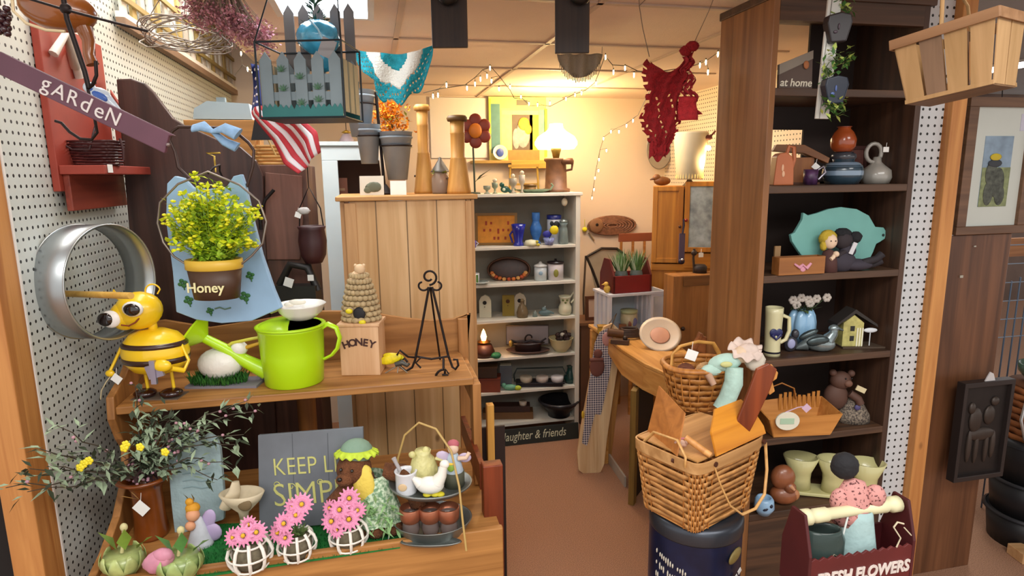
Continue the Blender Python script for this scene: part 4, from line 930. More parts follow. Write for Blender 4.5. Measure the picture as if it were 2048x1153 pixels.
for i in range(170):
    e = Vector((RN.uniform(-95, 60), RN.gauss(0, 18), RN.gauss(0, 15))); e.z += -e.x*.42+2
    b2.tube([(-20, 0, 120), e*.6+Vector((-10, 0, 40)), e], .6, 4)
    for j in range(15):
        q = e+Vector((RN.gauss(0, 10), RN.gauss(0, 7), RN.gauss(0, 8)))
        b.leaf(q, (RN.uniform(-1, 1), RN.uniform(-1, 1), RN.uniform(-1, 1)), RN.uniform(5, 9), 6)
o = b.out('blossoms', mat('c68e98', .8, var=.35, vs=60)); b2.out('stems', mat('7d6a58', .8)); 

# picket fence planter box in wire frame
DPK = 1.62
p = at(618, 242, D=DPK)
t = Th('picket_planter', 'square hanging metal planter with grey-blue picket fence sides in a black wire frame', 'planter', p+Vector((.012, 0, 0)), rz=-16, k=kof(p)*.88)
pk = mat('77868c', .5, metal=.25, var=.15, vs=9); tl_ = mat('2a6d6c', .5, metal=.2, var=.2); gl = mat('3f6b4c', .6)
bk_ = mat('20282e', .5, metal=.4)
def picketpanel(y, flip=1):
    for i in range(5):
        x = -76+i*38; b = t.b(); b.prism([(x-13, 14), (x+13, 14), (x+13, 122), (x, 140), (x-13, 122)], y-1.5, y+1.5); b.out('picket', pk)
    for z in (48, 84): b = t.b(); b.box(-90, 90, y+2, y+4, z-9, z+9); b.out('fence_rail', pk)
    b = t.b(); q = []
    for i in range(31): q.append((-90+i*6, 16+(14 if i % 2 else 5)+RN.uniform(-2, 3)))
    b.prism([(-90, 0)]+[(90, 0)]+q[::-1], y-4, y-2); b.out('grass_strip', tl_)
    for x, z in ((-38, 60), (0, 30), (38, 62), (0, 84), (-40, 100), (38, 36)):
        b = t.b(); 
        for j in range(7): a_ = math.radians(30*j); b.prism([(x, z-2), (x+11*math.cos(a_)-2, z+9*math.sin(a_)), (x+14*math.cos(a_), z+13*math.sin(a_)), (x+2, z)], y-5, y-4)
        b.out('leaf_trim', gl)
picketpanel(-58); picketpanel(62)
for x in (-92, 92):
    for y in (-40, -2, 34):
        b = t.b(); b.box(x-1.5, x+1.5, y-13, y+13, 14, 124); b.out('side_picket', mat('8d8468', .6))
b = t.b(); b.box(-92, 92, -60, 64, 0, 3); b.out('base', bk_)
b = t.b()
for x in (-94, 94):
    for y in (-64, 66): b.tube([(x, y, 0), (x, y, 160)], 2.4, 6)
for z in (2, 160): b.tube([(-94, -64, z), (94, -64, z), (94, 66, z), (-94, 66, z)], 2.2, 6, closed=True, smooth=False)
b.out('wire_frame', bk_)
b = t.b()
for x in (-94, 94): b = t.b(); b.tube([(x, -64, 160), (x*.75, 0, 300), (x*.6, 0, 340)], 1.6, 6); b.out('hanging_wire', bk_)
for x in (-70, -35, 0, 40, 72): b = t.b(); b.prism([(x-12, 120), (x+12, 120), (x+12, 250), (x, 268), (x-12, 250)], 70, 73); b.out('tall_back_picket', mat('6e6a68', .6))
po = t.o
p = Vector(po.location)+Vector((0, 0, .0)); 
p2 = at(640, 120, D=DPK+.02)
t = Th('blue_bundle', 'shiny turquoise blue plastic-wrapped ball tucked in the picket planter', 'bundle', p2)
b = t.b(); b.ball((0, 0, 42), (42, 34, 34), 28, wob=.05); b.ball((10, 0, 6), (20, 18, 30)); b.out('wrapped_ball', mat('48b4de', .18, var=.45, vs=25, bump=.5, bs=30, coat=.6))
b = t.b(); b.tube([(-8, -24, 70), (10, -34, 50), (22, -34, 20)], 2, 6); b.out('pale_ribbon', mat('a6d6ea', .3))
b = t.b(); b.box(18, 46, -60, -58, -6, 28, rot=(0, 24, 0)); b.out('paper_tag', mat('9b9a9c', .7))
p2 = at(634, 90, D=DPK+.06)
t = Th('green_sprig', 'dark green upright foliage sprig rising behind the blue ball', 'foliage', p2)
b = t.b(); b.tube([(0, 0, 0), (0, 0, 120)], 2, 6); b.out('stem', mat('2d4a30', .7)); b = t.b()
for i in range(140): z = RN.uniform(-20, 110); a_ = RN.uniform(0, 6.28); b.leaf((0, 0, z), (math.cos(a_), math.sin(a_)*.5, .5), 46*(1-z/180), 6)
b.out('needles', mat('2d4f3c', .7, var=.3))

# flag
p = at(600, 350, D=2.0)
t = Th('american_flag', 'draped American flag with red and white stripes and starred blue corner on a thin staff', 'flag', p)
# cloth strip swept from the top left canton down to the lower right tip; local a runs along the fly, c across the stripes
A = [Vector((x, 0, z)) for x, z in ((-80, 214), (-84, 164), (-88, 118), (-50, 66), (-30, 22), (2, 2))]
C_ = [Vector((x, 0, z)) for x, z in ((-58, 208), (-46, 166), (-36, 134), (12, 108), (38, 84), (44, 44))]
def flg(a, c, off=0):
    i = min(4, int(a*5)); f_ = a*5-i; q0 = A[i].lerp(A[i+1], f_); q1 = C_[i].lerp(C_[i+1], f_)
    q = q0.lerp(q1, c); q.y = 9*math.sin(c*9+a*5)+6*math.sin(a*11)+off; return q
fr, fw, fb = mat('c4343c', .7, var=.15, vs=20), mat('e9e0de', .7, var=.05), mat('2b3570', .7, var=.1)
b = t.b(); n_ = 9
for i in range(n_):
    b.mi = 0 if i % 2 == 0 else 1
    b.sheet(lambda a, c, i=i: flg(.36+a*.64, (i+c)/n_), 24, 3)
b.mi = 2; b.sheet(lambda a, c: flg(a*.37, c), 12, 16)
b.mi = 1
for i in range(5):
    for j in range(4):
        q = flg(.04+i*.07, .15+j*.22, -1.2); q.z += 0; b.ball(q, (2.2, .8, 2.2), 6)
b.out('cloth', fr, fw, fb, solid=.0008)
b = t.b(); b.tube([(-94, 30, 130), (-60, 40, 40)], 1.8, 6); b.out('staff', mat('c9a964', .5))
b = t.b(); b.prism([(-100, 70), (-58, 70), (-84, 132)], 20, 24); b.out('dark_support', mat('1f2226', .6))
# crochet swag teal
def cloth(name, label, cat, u, v, D, outline, m, cut=None, yamp=4, extra=None, holes=None):
    pass
p = at(788, 95, D=2.1)
t = Th('teal_doily', 'turquoise and white crocheted doily hanging in a half round from its corners', 'doily', p)
def dl(a, c):
    x = -80+160*a; top = -2-10*math.sin(a*math.pi)+ (8 if a > .8 else 0)*(a-.8)*5
    dep = 95*(math.sin(a*math.pi)**.5)*(1+.08*math.sin(a*25)) if True else 0
    if a < .25: dep *= .75
    return Vector((x, 7*math.sin(a*14+c*3), top-dep*c))
b = t.b()
b.mi = 0; N_ = 56; Mv = 22
V = [dl(i/N_, j/Mv) for i in range(N_+1) for j in range(Mv+1)]; wv = Mv+1; F0 = []; F1 = []
for i in range(N_):
    for j in range(Mv):
        x = -80+160*(i+.5)/N_; r_ = math.hypot(x/58, (j+.5)/Mv*1.45)
        if r_ > 1.0 and (i*7+j*5) % 9 == 0 and j > 3: continue
        f = (i*wv+j, (i+1)*wv+j, (i+1)*wv+j+1, i*wv+j+1)
        (F1 if .45 < r_ < .98 else F0).append(f)
b.add(V, F0, True); b.mi = 1; b.add(V, F1, True)
b.out('crochet', mat('1f9aa6', .85, var=.3, vs=70, bump=.6, bs=200), mat('e6e2d2', .85, var=.1, bump=.6, bs=200), solid=.0015)
b = t.b(); b.tube([(-80, 0, -2), (-90, 0, 60), (-94, 0, 130)], .8, 5); b.tube([(80, 0, 6), (78, 0, 130)], .8, 5); b.out('string', mat('b0a090', .8))

# dark hanging boards
for (u0, u1, v1, nm) in ((865, 936, 96, 'dark slate board hanging from the ceiling beside the teal doily'), (1110, 1178, 107, 'dark slate board hanging from the ceiling in the middle of the booth')):
    p = at((u0+u1)/2, v1, D=1.78); t = Th('hanging_board', nm, 'hanging board', p); w_ = (u1-u0)/2; hh = (CZ-p.z)/t.k
    b = t.b(); b.box(-w_, w_, -5, 5, 0, min(hh-6, 150)); b.out('board', wood('1e1614', '38291f', 'z'), bevel=.002)
    b = t.b(); b.ball((0 if u0 < 1000 else 14, -18, v1-6), (20, 16, 16)); b.cyl((0, -5, v1+6), (0, -18, v1), 8); b.out('black_spotlight', mat('0f0f10', .35))
    b = t.b(); b.tube([(-w_*.6, 0, min(hh-6, 150)), (-w_*.6, 0, hh)], 1, 5); b.tube([(w_*.6, 0, min(hh-6, 150)), (w_*.6, 0, hh)], 1, 5); b.out('string', mat('8a7a68', .8))

# pale lace shade behind
p = at(1160, 108, D=2.6)
t = Th('lace_doily', 'pale grey lace half-round doily with hanging fringe under the dark board', 'doily', p)
b = t.b(); b.sheet(lambda a, c: (-46+92*a, 5*math.sin(a*20), -(46*math.sin(a*math.pi)**.6)*c), 40, 8)
for i in range(26): x = -40+80*i/25; b.tube([(x, 0, -40*math.sin((x+46)/92*math.pi)**.6), (x, 0, -8-44*math.sin((x+46)/92*math.pi)**.6-RN.uniform(0, 6))], .9, 4)
b.out('lace', mat('8f887c', .9, var=.15, bump=.5, bs=200), solid=.001)
b = t.b(); b.tube([(-44, 0, 0), (-46, 0, 90)], .8, 5); b.tube([(44, 0, 0), (46, 0, 90)], .8, 5); b.out('string', mat('b0a090', .8))

# red crochet dress
p = at(1332, 290, D=2.0)
t = Th('red_crochet_dress', 'small red crocheted doll dress hung open on strings from the ceiling', 'doll dress', p)
rd = mat('960e16', .85, var=.3, vs=70, bump=.7, bs=220)
rows = [(190, 26, 52), (176, 20, 50), (160, -36, 46), (150, -44, 34), (134, -56, 26), (110, -44, 30), (90, -38, 34), (66, -50, 46), (40, -54, 58), (20, -46, 52), (0, -30, 14), (-14, -24, 10)]
b = t.b(); V = []; F = []; nn = 22
pts_l = [(-44, 172), (-52, 150), (-46, 120), (-40, 92), (-54, 62), (-50, 20), (-30, -2), (-22, -14)]
rows = [((-36, 168), (-36, 168), ), ]
L = [(-42, 170), (-50, 150), (-50, 128), (-42, 104), (-44, 80), (-56, 56), (-50, 34), (-36, 14), (-30, -6), (-26, -22)]
Rr = [(48, 186), (44, 160), (36, 130), (28, 104), (22, 84), (30, 60), (26, 40), (18, 20), (8, 0), (4, -20)]
for i in range(len(L)*4-3):
    s_ = i/4; j = min(len(L)-2, int(s_)); f_ = s_-j
    l = Vector((*L[j], 0)).lerp(Vector((*L[j+1], 0)), f_); r = Vector((*Rr[j], 0)).lerp(Vector((*Rr[j+1], 0)), f_)
    for q in range(nn+1):
        a_ = q/nn; x = l.x+(r.x-l.x)*a_; z = l.y+(r.y-l.y)*a_ - (38*math.sin(a_*math.pi) if i == 0 else 38*math.sin(a_*math.pi)*max(0, 1-i/10))
        V.append((x+2*math.sin(i*1.7), 7*math.sin(a_*16+i*.25), z))
for i in range(len(L)*4-4):
    for q in range(nn):
        if (i > 12 and (i*5+q*7) % 17 == 0) or (q in (0, 1, nn-1) and (i % 3 == 0)): continue
        F.append((i*(nn+1)+q, i*(nn+1)+q+1, (i+1)*(nn+1)+q+1, (i+1)*(nn+1)+q))
b.add(V, F, True)
b.out('bodice', rd, solid=.0016)
b = t.b(); V = []; F = []; n1, n2 = 14, 20
for i in range(n1+1):
    for j in range(n2+1): V.append((26+(20+18*(j/n2)**1.5)*(i/n1)+6*math.sin(j), 5*math.sin(i+j*.8), 168-j/n2*110))
for i in range(n1):
    for j in range(n2):
        if (i+2*j) % 5 in (0, 1) and 2 < j < 18 and (i*j) % 3: continue
        F.append((i*(n2+1)+j, (i+1)*(n2+1)+j, (i+1)*(n2+1)+j+1, i*(n2+1)+j+1))
b.add(V, F, True); b.out('open_panel', mat('a8262c', .85, var=.35, vs=80, bump=.6, bs=220), solid=.0014)
b = t.b(); b.tube([(-38, 0, 168), (-52, 0, 220), (-60, 0, 262), (-62, 0, 300)], .9, 5); b.tube([(-60, 0, 262), (-20, 0, 300)], .9, 5); b.tube([(46, 0, 188), (74, 0, 250), (96, 0, 310)], .7, 5); b.out('string', mat('7d6c5c', .8))
b = t.b(); b.ball((44, -4, 186), (13, 9, 10), 12, wob=.12); b.ball((32, -3, 178), (12, 8, 10), 12, wob=.12); b.out('ruched_knot', rd)
b = t.b(); b.sheet(lambda a, c: (20+(34+6*c)*a, -4-6*math.sin(a*3.1)-3*math.sin(c*9), 92-46*c+8*a*math.sin(c*3)), 14, 10); b.out('peplum', mat('b8242c', .85, var=.3, vs=70, bump=.6, bs=220), solid=.0015)
b = t.b(); b.sheet(lambda a, c: (-34+34*a, -3-3*math.sin(a*12), 2-30*c+6*math.sin(a*9)), 14, 6); b.out('hem', rd, solid=.0015)

# string lights on the ceiling
def lights(name, label, path, bulbs, D0):
    pts = [at(u, v, D=d) for u, v, d in path]; o0 = pts[0]
    t = Th(name, label, 'string lights', o0, rz=0, k=1)
    b = t.b(); b.tube([q-o0 for q in pts], .0016, 6); b.out('cable', mat('4c4232', .7))
    for i, (u, v) in enumerate(bulbs):
        cl = min(path, key=lambda q: (q[0]-u)**2+(q[1]-v)**2); q = at(u, v, D=cl[2])-o0; near = at(cl[0], cl[1], D=cl[2])-o0
        b = t.b(); b.tube([near, q+Vector((0, 0, .010))], .0009, 5); b.cyl(q+Vector((0, 0, .010)), q+Vector((0, 0, .002)), .0022, n=8); sk = b.out('bulb_socket', mat('5a523c', .6))
        b = B(1, sk); b.tube([q+Vector((0, 0, .003)), q-Vector((0, 0, .006)), q-Vector((0, 0, .014))], [.0024, .003, .001], 8); b.out('bulb', mat('ffdca0', .3, var=0, emit=30))
path = [(846, 186, 2.5), (878, 178, 2.5), (930, 170, 2.55), (950, 155, 2.6), (965, 140, 2.6), (982, 134, 2.6), (998, 152, 2.7), (1012, 170, 2.8), (1020, 180, 2.9), (1028, 196, 3.0), (1046, 198, 3.1), (1060, 212, 3.2), (1085, 210, 3.3), (1100, 213, 3.3), (1125, 200, 3.2), (1145, 190, 3.1), (1172, 180, 2.9), (1190, 165, 2.8), (1198, 145, 2.7), (1210, 112, 2.4), (1225, 130, 2.4), (1255, 132, 2.4), (1275, 142, 2.4), (1300, 146, 2.4), (1380, 134, 2.3), (1412, 122, 2.25), (1440, 102, 2.2)]
bul = [(866, 190), (876, 188), (893, 168), (934, 174), (950, 166), (961, 156), (980, 134), (974, 150), (983, 160), (998, 176), (1020, 172), (1042, 192), (1058, 206), (1075, 208), (1100, 205), (1132, 196), (1150, 188), (1163, 184), (1192, 165), (1211, 112), (1227, 142), (1250, 134), (1268, 148), (1300, 150), (1412, 122), (1416, 142), (1436, 106), (1400, 128)]
lights('string_lights', 'warm fairy light string swagged across the ceiling to the dark bookcase', path, bul, 2.5)
path = [(1300, 180, 3.45), (1276, 230, 3.5), (1252, 248, 3.6), (1230, 258, 3.7), (1208, 274, 3.8), (1200, 300, 3.9), (1192, 340, 3.95), (1186, 380, 4.0), (1182, 400, 4.05)]
lights('string_lights', 'fairy light strand drooping down the cream back wall beside the lamp', path, [(1266, 240), (1253, 250), (1238, 262), (1222, 262), (1207, 276), (1213, 300), (1198, 318), (1197, 340), (1190, 355), (1188, 378), (1184, 395)], 3.8)
path = [(470, 150, 2.6), (485, 130, 2.6), (500, 140, 2.55), (512, 144, 2.5), (525, 143, 2.5)]
lights('string_lights', 'short fairy light cluster beside the flag below the dried flowers', path, [(482, 105), (495, 136), (505, 142), (515, 140), (522, 146)], 2.6)
# ------------------------------------------------------------ on top of the pine cabinet
def pc_(u, Y=2.55): return on(u, Y, PZ+.0005)
gz = mat('8f9ba6', .5, metal=.25, var=.12, vs=14)
# tiered stand with three buckets
p = pc_(770, 2.6)
t = Th('bucket_stand', 'black iron stand carrying three tapered grey metal buckets on the pine cabinet', 'plant stand', p)
b = t.b(); b.lathe([(0, 0), (34, 0), (34, 4), (12, 8), (4, 20), (0, 20)], 28); b.out('base', iron)
b = t.b(); b.tube([(0, 0, 8), (-4, 0, 100), (-8, 0, 196)], 3, 10); b.out('post', iron)
for (cx, cz, s_) in ((-40, 112, 1.0), (-26, 60, .95), (28, 28, 1.06)):
    r0, r1, h = (18*s_, 30*s_, 86*s_)
    if cx == -26: r0, r1, h = 16, 24, 74
    b = t.b(); b.lathe([(0, 0), (r0, 0), (r1, h), (r1+1.5, h+1), (r1-1, h), (r0-1, 3), (0, 3)], 30, c=(cx, -6, cz)); bk = b.out('bucket', gz)
    B(t.k, bk).lathe([(r1*.985-.3, h-12), (r1*1.01+.6, h-10), (r1*1.01, h-8)], 30, c=(cx, -6, cz), cap=False).out('band', gz)
    b = t.b(); z = cz+h*.72; rr = r0+(r1-r0)*.72+1.2
    b.tube([(cx+rr*math.cos(a*.2618), -6+rr*math.sin(a*.2618), z) for a in range(24)], 1.8, 6, closed=True); b.tube([(cx, -6+rr, z), (-6, 0, z)], 1.8, 6); b.out('ring_holder', iron)
# orange flowers
p = pc_(788, 2.9)
t = Th('orange_flower_pot', 'pot of bright orange and yellow artificial flowers behind the bucket stand', 'potted flowers', p)
b = t.b(); b.lathe([(0, 0), (22, 0), (28, 90), (26, 92), (0, 90)], 20); b.out('pot', mat('cdbba6', .6))
b = t.b(); b2 = t.b(); 
for i in range(210):
    q = Vector((RN.gauss(0, 15), RN.gauss(0, 12), RN.uniform(98, 172))); q.x += 6*math.sin(q.z*.2); 
    for j in range(4): b.leaf(q, (RN.uniform(-1, 1), RN.uniform(-1, .4), RN.uniform(-1, 1)), 8, 6)
    if i % 4 == 0: b2.leaf(q-Vector((0, 0, 20)), (RN.uniform(-1, 1), -.5, RN.uniform(-.5, 1)), 13, 7)
b.out('orange_petals', mat('e08a14', .6, var=.3, vs=60)); b2.out('leaves', mat('83902c', .7, var=.3)); 
b = t.b(); b.tube([(0, 0, 80), (3, 0, 120), (0, 0, 150)], 2, 6); b.out('stems', mat('5c5a30', .7))
# tall wooden bobbins
bob = wood('b57c34', 'd8a458', 'z', 1, .5)
for u, hh, r0, r1, lab, Y in ((850, 172, 21, 11, 'taller slender wooden spindle column left of the glass lantern on the pine cabinet', 2.62), (918, 152, 24, 14, 'wider wooden bobbin column right of the lantern with a dark cap', 2.5)):
    p = pc_(u, Y); t = Th('wooden_bobbin', lab, 'bobbin', p); s_ = r1/14
    b = t.b(); b.lathe([(0, 0), (r0, 0), (r0, 6), (r0*.95, 12), (r1*1.1, hh*.45), (r1*1.12, hh*.46), (r1, hh*.47), (r1, hh*.76), (r1*1.06, hh*.77), (r1, hh*.78), (r1, hh-12), (0, hh-12)], 28); b.out('shaft', bob)
    b = t.b(); b.lathe([(0, hh-12), (r1*1.35, hh-12), (r1*1.5, hh-6), (r1*1.2, hh-1), (0, hh)], 28); b.out('cap', bob if u < 900 else mat('6b4d24', .5))
    b = t.b(); b.cyl((-r1*1.0, -2, hh*.2), (-r1*1.8, -4, hh*.2), 2); b.out('peg', mat('4a3420', .5))
# lantern jar
p = pc_(882, 2.55)
t = Th('glass_lantern', 'small glass jar lantern with grey tent-shaped metal lid between the bobbins', 'lantern', p)
b = t.b(); b.lathe([(0, 0), (17, 0), (18, 4), (18, 30), (14, 38), (13, 42), (11, 42), (11, 38), (16, 30), (16, 3), (0, 2)], 24); b.out('glass_jar', mat('c7b09c', .1, var=.05, trans=.6))
b = t.b(); b.lathe([(0, 2), (15, 2), (15, 20), (0, 21)], 20); b.out('amber_filling', mat('7c4a22', .5, var=.4, vs=80))
b = t.b(); b.lathe([(20, 42), (17, 46), (4, 66), (3, 70), (0, 72)], 4); b.out('tent_lid', mat('6c6862', .5, metal=.4))
b = t.b(); 
for i in range(24): b.leaf((RN.uniform(-12, 12), RN.uniform(-12, 0), 40), (RN.uniform(-1, 1), -.6, RN.uniform(-.2, 1)), 9, 5)
b.out('moss', mat('7f9036', .8))
p = pc_(797, 2.46); b = S('white_note_card', 'small blank white square card standing before the right grey bucket', 'card', p, rx=-4); b.box(-16, 16, 0, 1, 0, 28).out(None, mat('f2f1ea', .7, var=.02))
p = pc_(744, 2.5)
t = Th('photo_card', 'black and white landscape print card leaning behind the stand post', 'picture', p, rx=-5)
b = t.b(); b.box(-24, 24, 0, 2, 0, 38); c_ = b.out('card', mat('d8d4c4', .6)); b = B(t.k, c_); b.ball((4, -.5, 16), (16, 1, 10), 12, wob=.1); b.ball((-8, -.5, 10), (8, 1, 6)); b.out('dark_tree_print', mat('5f6450', .7))
# ------------------------------------------------------------ around the white bookcase top
ZB = ZS[0]+.0005
def bt(u, Y=3.8): return on(u, Y, ZB)
p = bt(950, 3.74)
t = Th('metal_flower', 'rust red metal daisy with orange centre on a thin stem', 'garden ornament', p)
b = t.b(); b.tube([(0, 0, 0), (-1, 0, 60), (-2, 0, 110)], 2, 6); b.lathe([(0, 0), (12, 0), (10, 3), (0, 4)], 12); b.out('stem', mat('3b4538', .5))
b = t.b()
for j in range(6): a_ = math.radians(90+60*j); b.ball((4+20*math.cos(a_), -6, 122+21*math.sin(a_)), (12.5, 3, 12.5), 16)
b.out('petals', mat('7c2c1c', .45, var=.2)); b = t.b(); b.ball((4, -10, 122), (13, 5, 14.5), 18); b.out('centre', mat('c9761e', .5, var=.15))
b = t.b(); b.leaf((0, -4, 22), (1, -.1, .8), 44, 20, .2); b.leaf((0, -4, 24), (.8, 0, .4), 30, 10, .2); b.out('leaf', mat('4b4f34', .6))
# glassware along the top
for i, (u, h, r, c_, lab) in enumerate(((974, 16, 7, 'b6bfae', 'squat clear glass salt dish left of the green figurine on the bookcase top'), (990, 22, 6, 'a8b8a4', 'short clear glass tumbler beside the metal leaf on the bookcase top'), (1026, 30, 8, 'c8c4b4', 'tall clear glass goblet in front of the little yellow stool'), (1044, 36, 6, 'd8d2c4', 'slim crystal glass stem with ball stopper below the wooden shelf'))):
    t = Th('glass_piece', lab, 'glassware', bt(u, 3.72)); b = t.b(); b.lathe([(0, 0), (r, 0), (r*.4, 3), (r*.35, h*.4), (r, h*.6), (r*1.05, h), (r*.9, h), (r*.8, h*.6), (0, h*.5)], 18); b.out('glass', mat(c_, .1, var=.1, trans=.5))
    if h > 20: b = t.b(); b.ball((0, 0, h+4), 4.5); b.out('stopper', mat('e4e0d0', .1, trans=.4))
b = S('green_platter', 'green patterned oval platter with turned up handles on the bookcase top', 'platter', bt(1066, 3.76)); b.lathe([(0, 0), (20, 0), (34, 5), (36, 7), (32, 6), (18, 2), (0, 2)], 28, sy=.5); b.tube([(34, 0, 5), (40, 0, 14), (36, 0, 18)], 2, 6); b.tube([(-34, 0, 5), (-38, 0, 10)], 2, 6); b.out(None, mat('7b9077', .3, var=.3, vs=40))
t = Th('green_figurine', 'tiny teal green animal figurine on the bookcase top', 'figurine', bt(1010, 3.73)); b = t.b(); b.ball((0, 0, 8), (9, 5, 7)); b.ball((-6, 0, 17), (5, 4, 5)); b.tube([(6, 0, 8), (12, 0, 2)], [4, 3]); b.out('body', mat('25584c', .3, var=.2)); B(t.k, t.o).ball((-2, -5, 8), (3, 2, 3)).out('pale_patch', mat('c8d4c0', .4))
# small yellow stool easel under the picture shelf
t = Th('yellow_stool', 'little yellow wooden stool frame standing on the bookcase top', 'stool', bt(1048, 3.86)); ys = mat('c79a38', .5)
for x in (-29, 29): b = t.b(); b.tube([(x, 0, 0), (x*.92, 0, 52)], 2.6, 6, flat=.7); b.out('leg', ys)
b = t.b(); b.box(-31, 31, -6, 6, 50, 55); b.out('top_bar', ys); b = t.b(); b.box(-29, 29, -1, 1, 14, 18); b.out('stretcher', ys)
t = Th('wooden_plinth', 'small dark wooden round box on the bookcase top below the yellow stool', 'box', bt(1060, 3.80)); b = t.b(); b.lathe([(0, 0), (12, 0), (12, 12), (0, 12)], 16); b.out('box', mat('8a6534', .5)); b = t.b(); b.lathe([(13, 12), (13, 16), (0, 18)], 16); b.out('lid', mat('6b4a24', .5))
# wall ledge with picture
Yw = WB-.003
a = at(940, 322, Y=Yw); c = at(1092, 322, Y=Yw)
t = Th('wall_ledge', 'narrow yellow-brown wooden picture ledge on the cream back wall', 'wall shelf', ((a.x+c.x)/2, Yw, a.z), rz=0, k=1); w_ = (c.x-a.x)/2
b = t.b(); b.box(-w_, w_, -.09, 0, -.02, 0); b.out('ledge', wood('8a7038', 'c0984a', 'x'), bevel=.002); b = t.b(); b.box(w_*.0, w_, -.092, -.09, -.055, -.001); b.box(w_*.0, w_, -.09, -.0, -.055, -.05); b.out('front_lip', wood('b5812f', 'e0ac50', 'x'))
zl_ = a.z
p = Vector((at(1036, 320, Y=Yw-.03).x, Yw-.03, zl_+.001))
t = Th('window_painting', 'painting of a woman in a sunlit window with teal shutters on the wall ledge', 'painting', p, rz=0); S_ = t.k
b = t.b(); b.box(-58, 58, -2, 2, 0, 122); bd = b.out('panel', mat('cdd07c', .5, var=.15, vs=14))
def pp(name, c, *bs, y=-2.6):
    b = B(t.k, bd)
    for q in bs: b.box(q[0], q[1], y, -2, q[2], q[3])
    return b.out(name, mat(c, .55, var=.12, vs=30))
pp('teal_shutter', '4f8284', (-54, -36, 14, 108)); pp('teal_shutter', '6c9c96', (44, 55, 30, 98)); pp('lime_edge', 'a8c23a', (54, 60, 6, 100), (-58, -54, 50, 118))
pp('green_curtain', 'b9cf86', (-34, -14, 20, 100)); pp('dark_window_opening', '5c4c3c', (-12, 30, 20, 88)); pp('yellow_curtain', 'dcd62e', (24, 42, 18, 90))
pp('sill', 'c87c3a', (-20, 44, 0, 20), y=-3); pp('lintel', 'd8d894', (-32, 42, 88, 96), y=-3)
b = B(t.k, bd); b.ball((10, -3, 50), (15, 1.5, 26), 14); b.ball((-4, -3, 42), (8, 1.2, 20)); b.out('painted_dress', mat('a8a4a0', .6, var=.25, vs=40))
b = B(t.k, bd); b.ball((12, -4, 70), (12, 1.2, 13)); b.ball((20, -4, 60), (8, 1, 10)); b.out('painted_hair', mat('d89a2e', .6, var=.25, vs=50))
b = B(t.k, bd); b.box(-2, 20, -3, -2, 106, 116); b.out('hanger_plate', mat('6a685a', .5))
p = Vector((at(1000, 316, Y=Yw-.06).x, Yw-.06, zl_+.001)); t = Th('china_plate', 'small blue and white china plate propped on the wall ledge', 'plate', p, rz=0)
b = t.b(); b.X = Matrix.Translation((0, 0, 15)) @ Matrix.Rotation(math.radians(80), 4, 'X'); b.lathe([(0, 0), (9, 0), (14, 3), (15, 3), (9, -1.5), (0, -1.5)], 24); b.out('plate', mat('c2c8d2', .3)); b = t.b(); b.ball((0, -3, 15), (7, 1.4, 8)); b.out('blue_motif', mat('3f57b0', .4))
a = bw_(858, 186) if False else at(858, 188, Y=WB-.012); c = at(975, 316, Y=WB-.012); b = S('blank_poster', 'plain white rectangular poster board fixed on the back wall behind the bobbins', 'poster', Vector(((a.x+c.x)/2, WB-.002, c.z)), rz=0, k=1); b.box(-(c.x-a.x)/2, (c.x-a.x)/2, -.012, 0, 0, a.z-c.z-.02); b.out(None, mat('e6e0dc', .5, var=.03), bevel=.002)
# lamp
p = bt(1112, 3.82); p.y = 3.82
t = Th('milk_glass_lamp', 'lit milk glass shaded lamp with an old brown coffee grinder base', 'lamp', p)
b = t.b(); b.lathe([(0, 0), (28, 0), (28, 6), (22, 8), (20, 58), (24, 62), (24, 66), (0, 66)], 4+20, sx=1, sy=.9); b.out('grinder_base', mat('7a5236', .5, var=.3, vs=20))
b = t.b(); b.lathe([(0, 0), (12, 0), (15, 6), (12, 12), (0, 12)], 18, c=(20, -8, 54)); b.tube([(10, -6, 40), (30, -10, 44), (32, -10, 58)], 2.4, 6); b.out('crank', mat('6b4630', .45, metal=.4))
b = t.b(); b.lathe([(0, 66), (6, 66), (8, 76), (11, 84), (8, 92), (5, 96), (0, 96)], 18); b.out('burner', mat('8a7038', .35, metal=.7))
shade = mat('f4f3d8', .25, var=0, emit=1.4)
b = t.b(); b.lathe([(36, 84), (42, 92), (42, 98), (36, 108), (20, 118), (14, 124), (13, 132), (12, 132), (12, 123), (18, 116), (34, 106), (40, 97), (40, 93), (34, 86)], 40, cap=False); b.out('glass_shade', shade)
lp = p+Vector((0, 0, 100*t.k)); point('lamp_glow', lp+Vector((.0, -.03, .12)), 17, (1, .70, .30), .06); point('lamp_bulb', lp-Vector((0, .0, .05)), 3.5, (1, .76, .42), .03)

# ------------------------------------------------------------ shelves of the white bookcase
def bs(i, u, Y=3.76): return on(u, Y, ZS[i]+.0005)
t = Th('orange_sampler', 'orange framed stitched sampler picture on the upper bookcase shelf', 'picture', bs(1, 993, 3.80), rx=-4)
b = t.b()
for q in ((-42, 42, 0, 5), (-42, 42, 59, 64), (-42, -37, 5, 59), (37, 42, 5, 59)): b.box(q[0], q[1], -3, 2, q[2], q[3])
b.out('frame', mat('7c5a22', .5)); b = t.b(); b.box(-37, 37, -1, 1, 5, 59); cv = b.out('canvas', mat('d08a2c', .7, var=.15, vs=30))
for x, z, h in ((-20, 44, 8), (-10, 44, 5), (24, 44, 7), (-24, 30, 5), (-12, 30, 5), (4, 28, 10), (14, 30, 5), (24, 30, 5), (-4, 14, 6), (4, 14, 6), (18, 14, 6)): b = B(t.k, cv); b.box(x-2, x+2, -1.6, -1, z-h/2, z+h/2); b.out('stitched_motif', mat('9a3a1c', .7))
blue = mat('1c2c9c', .15, var=.15, coat=.5)
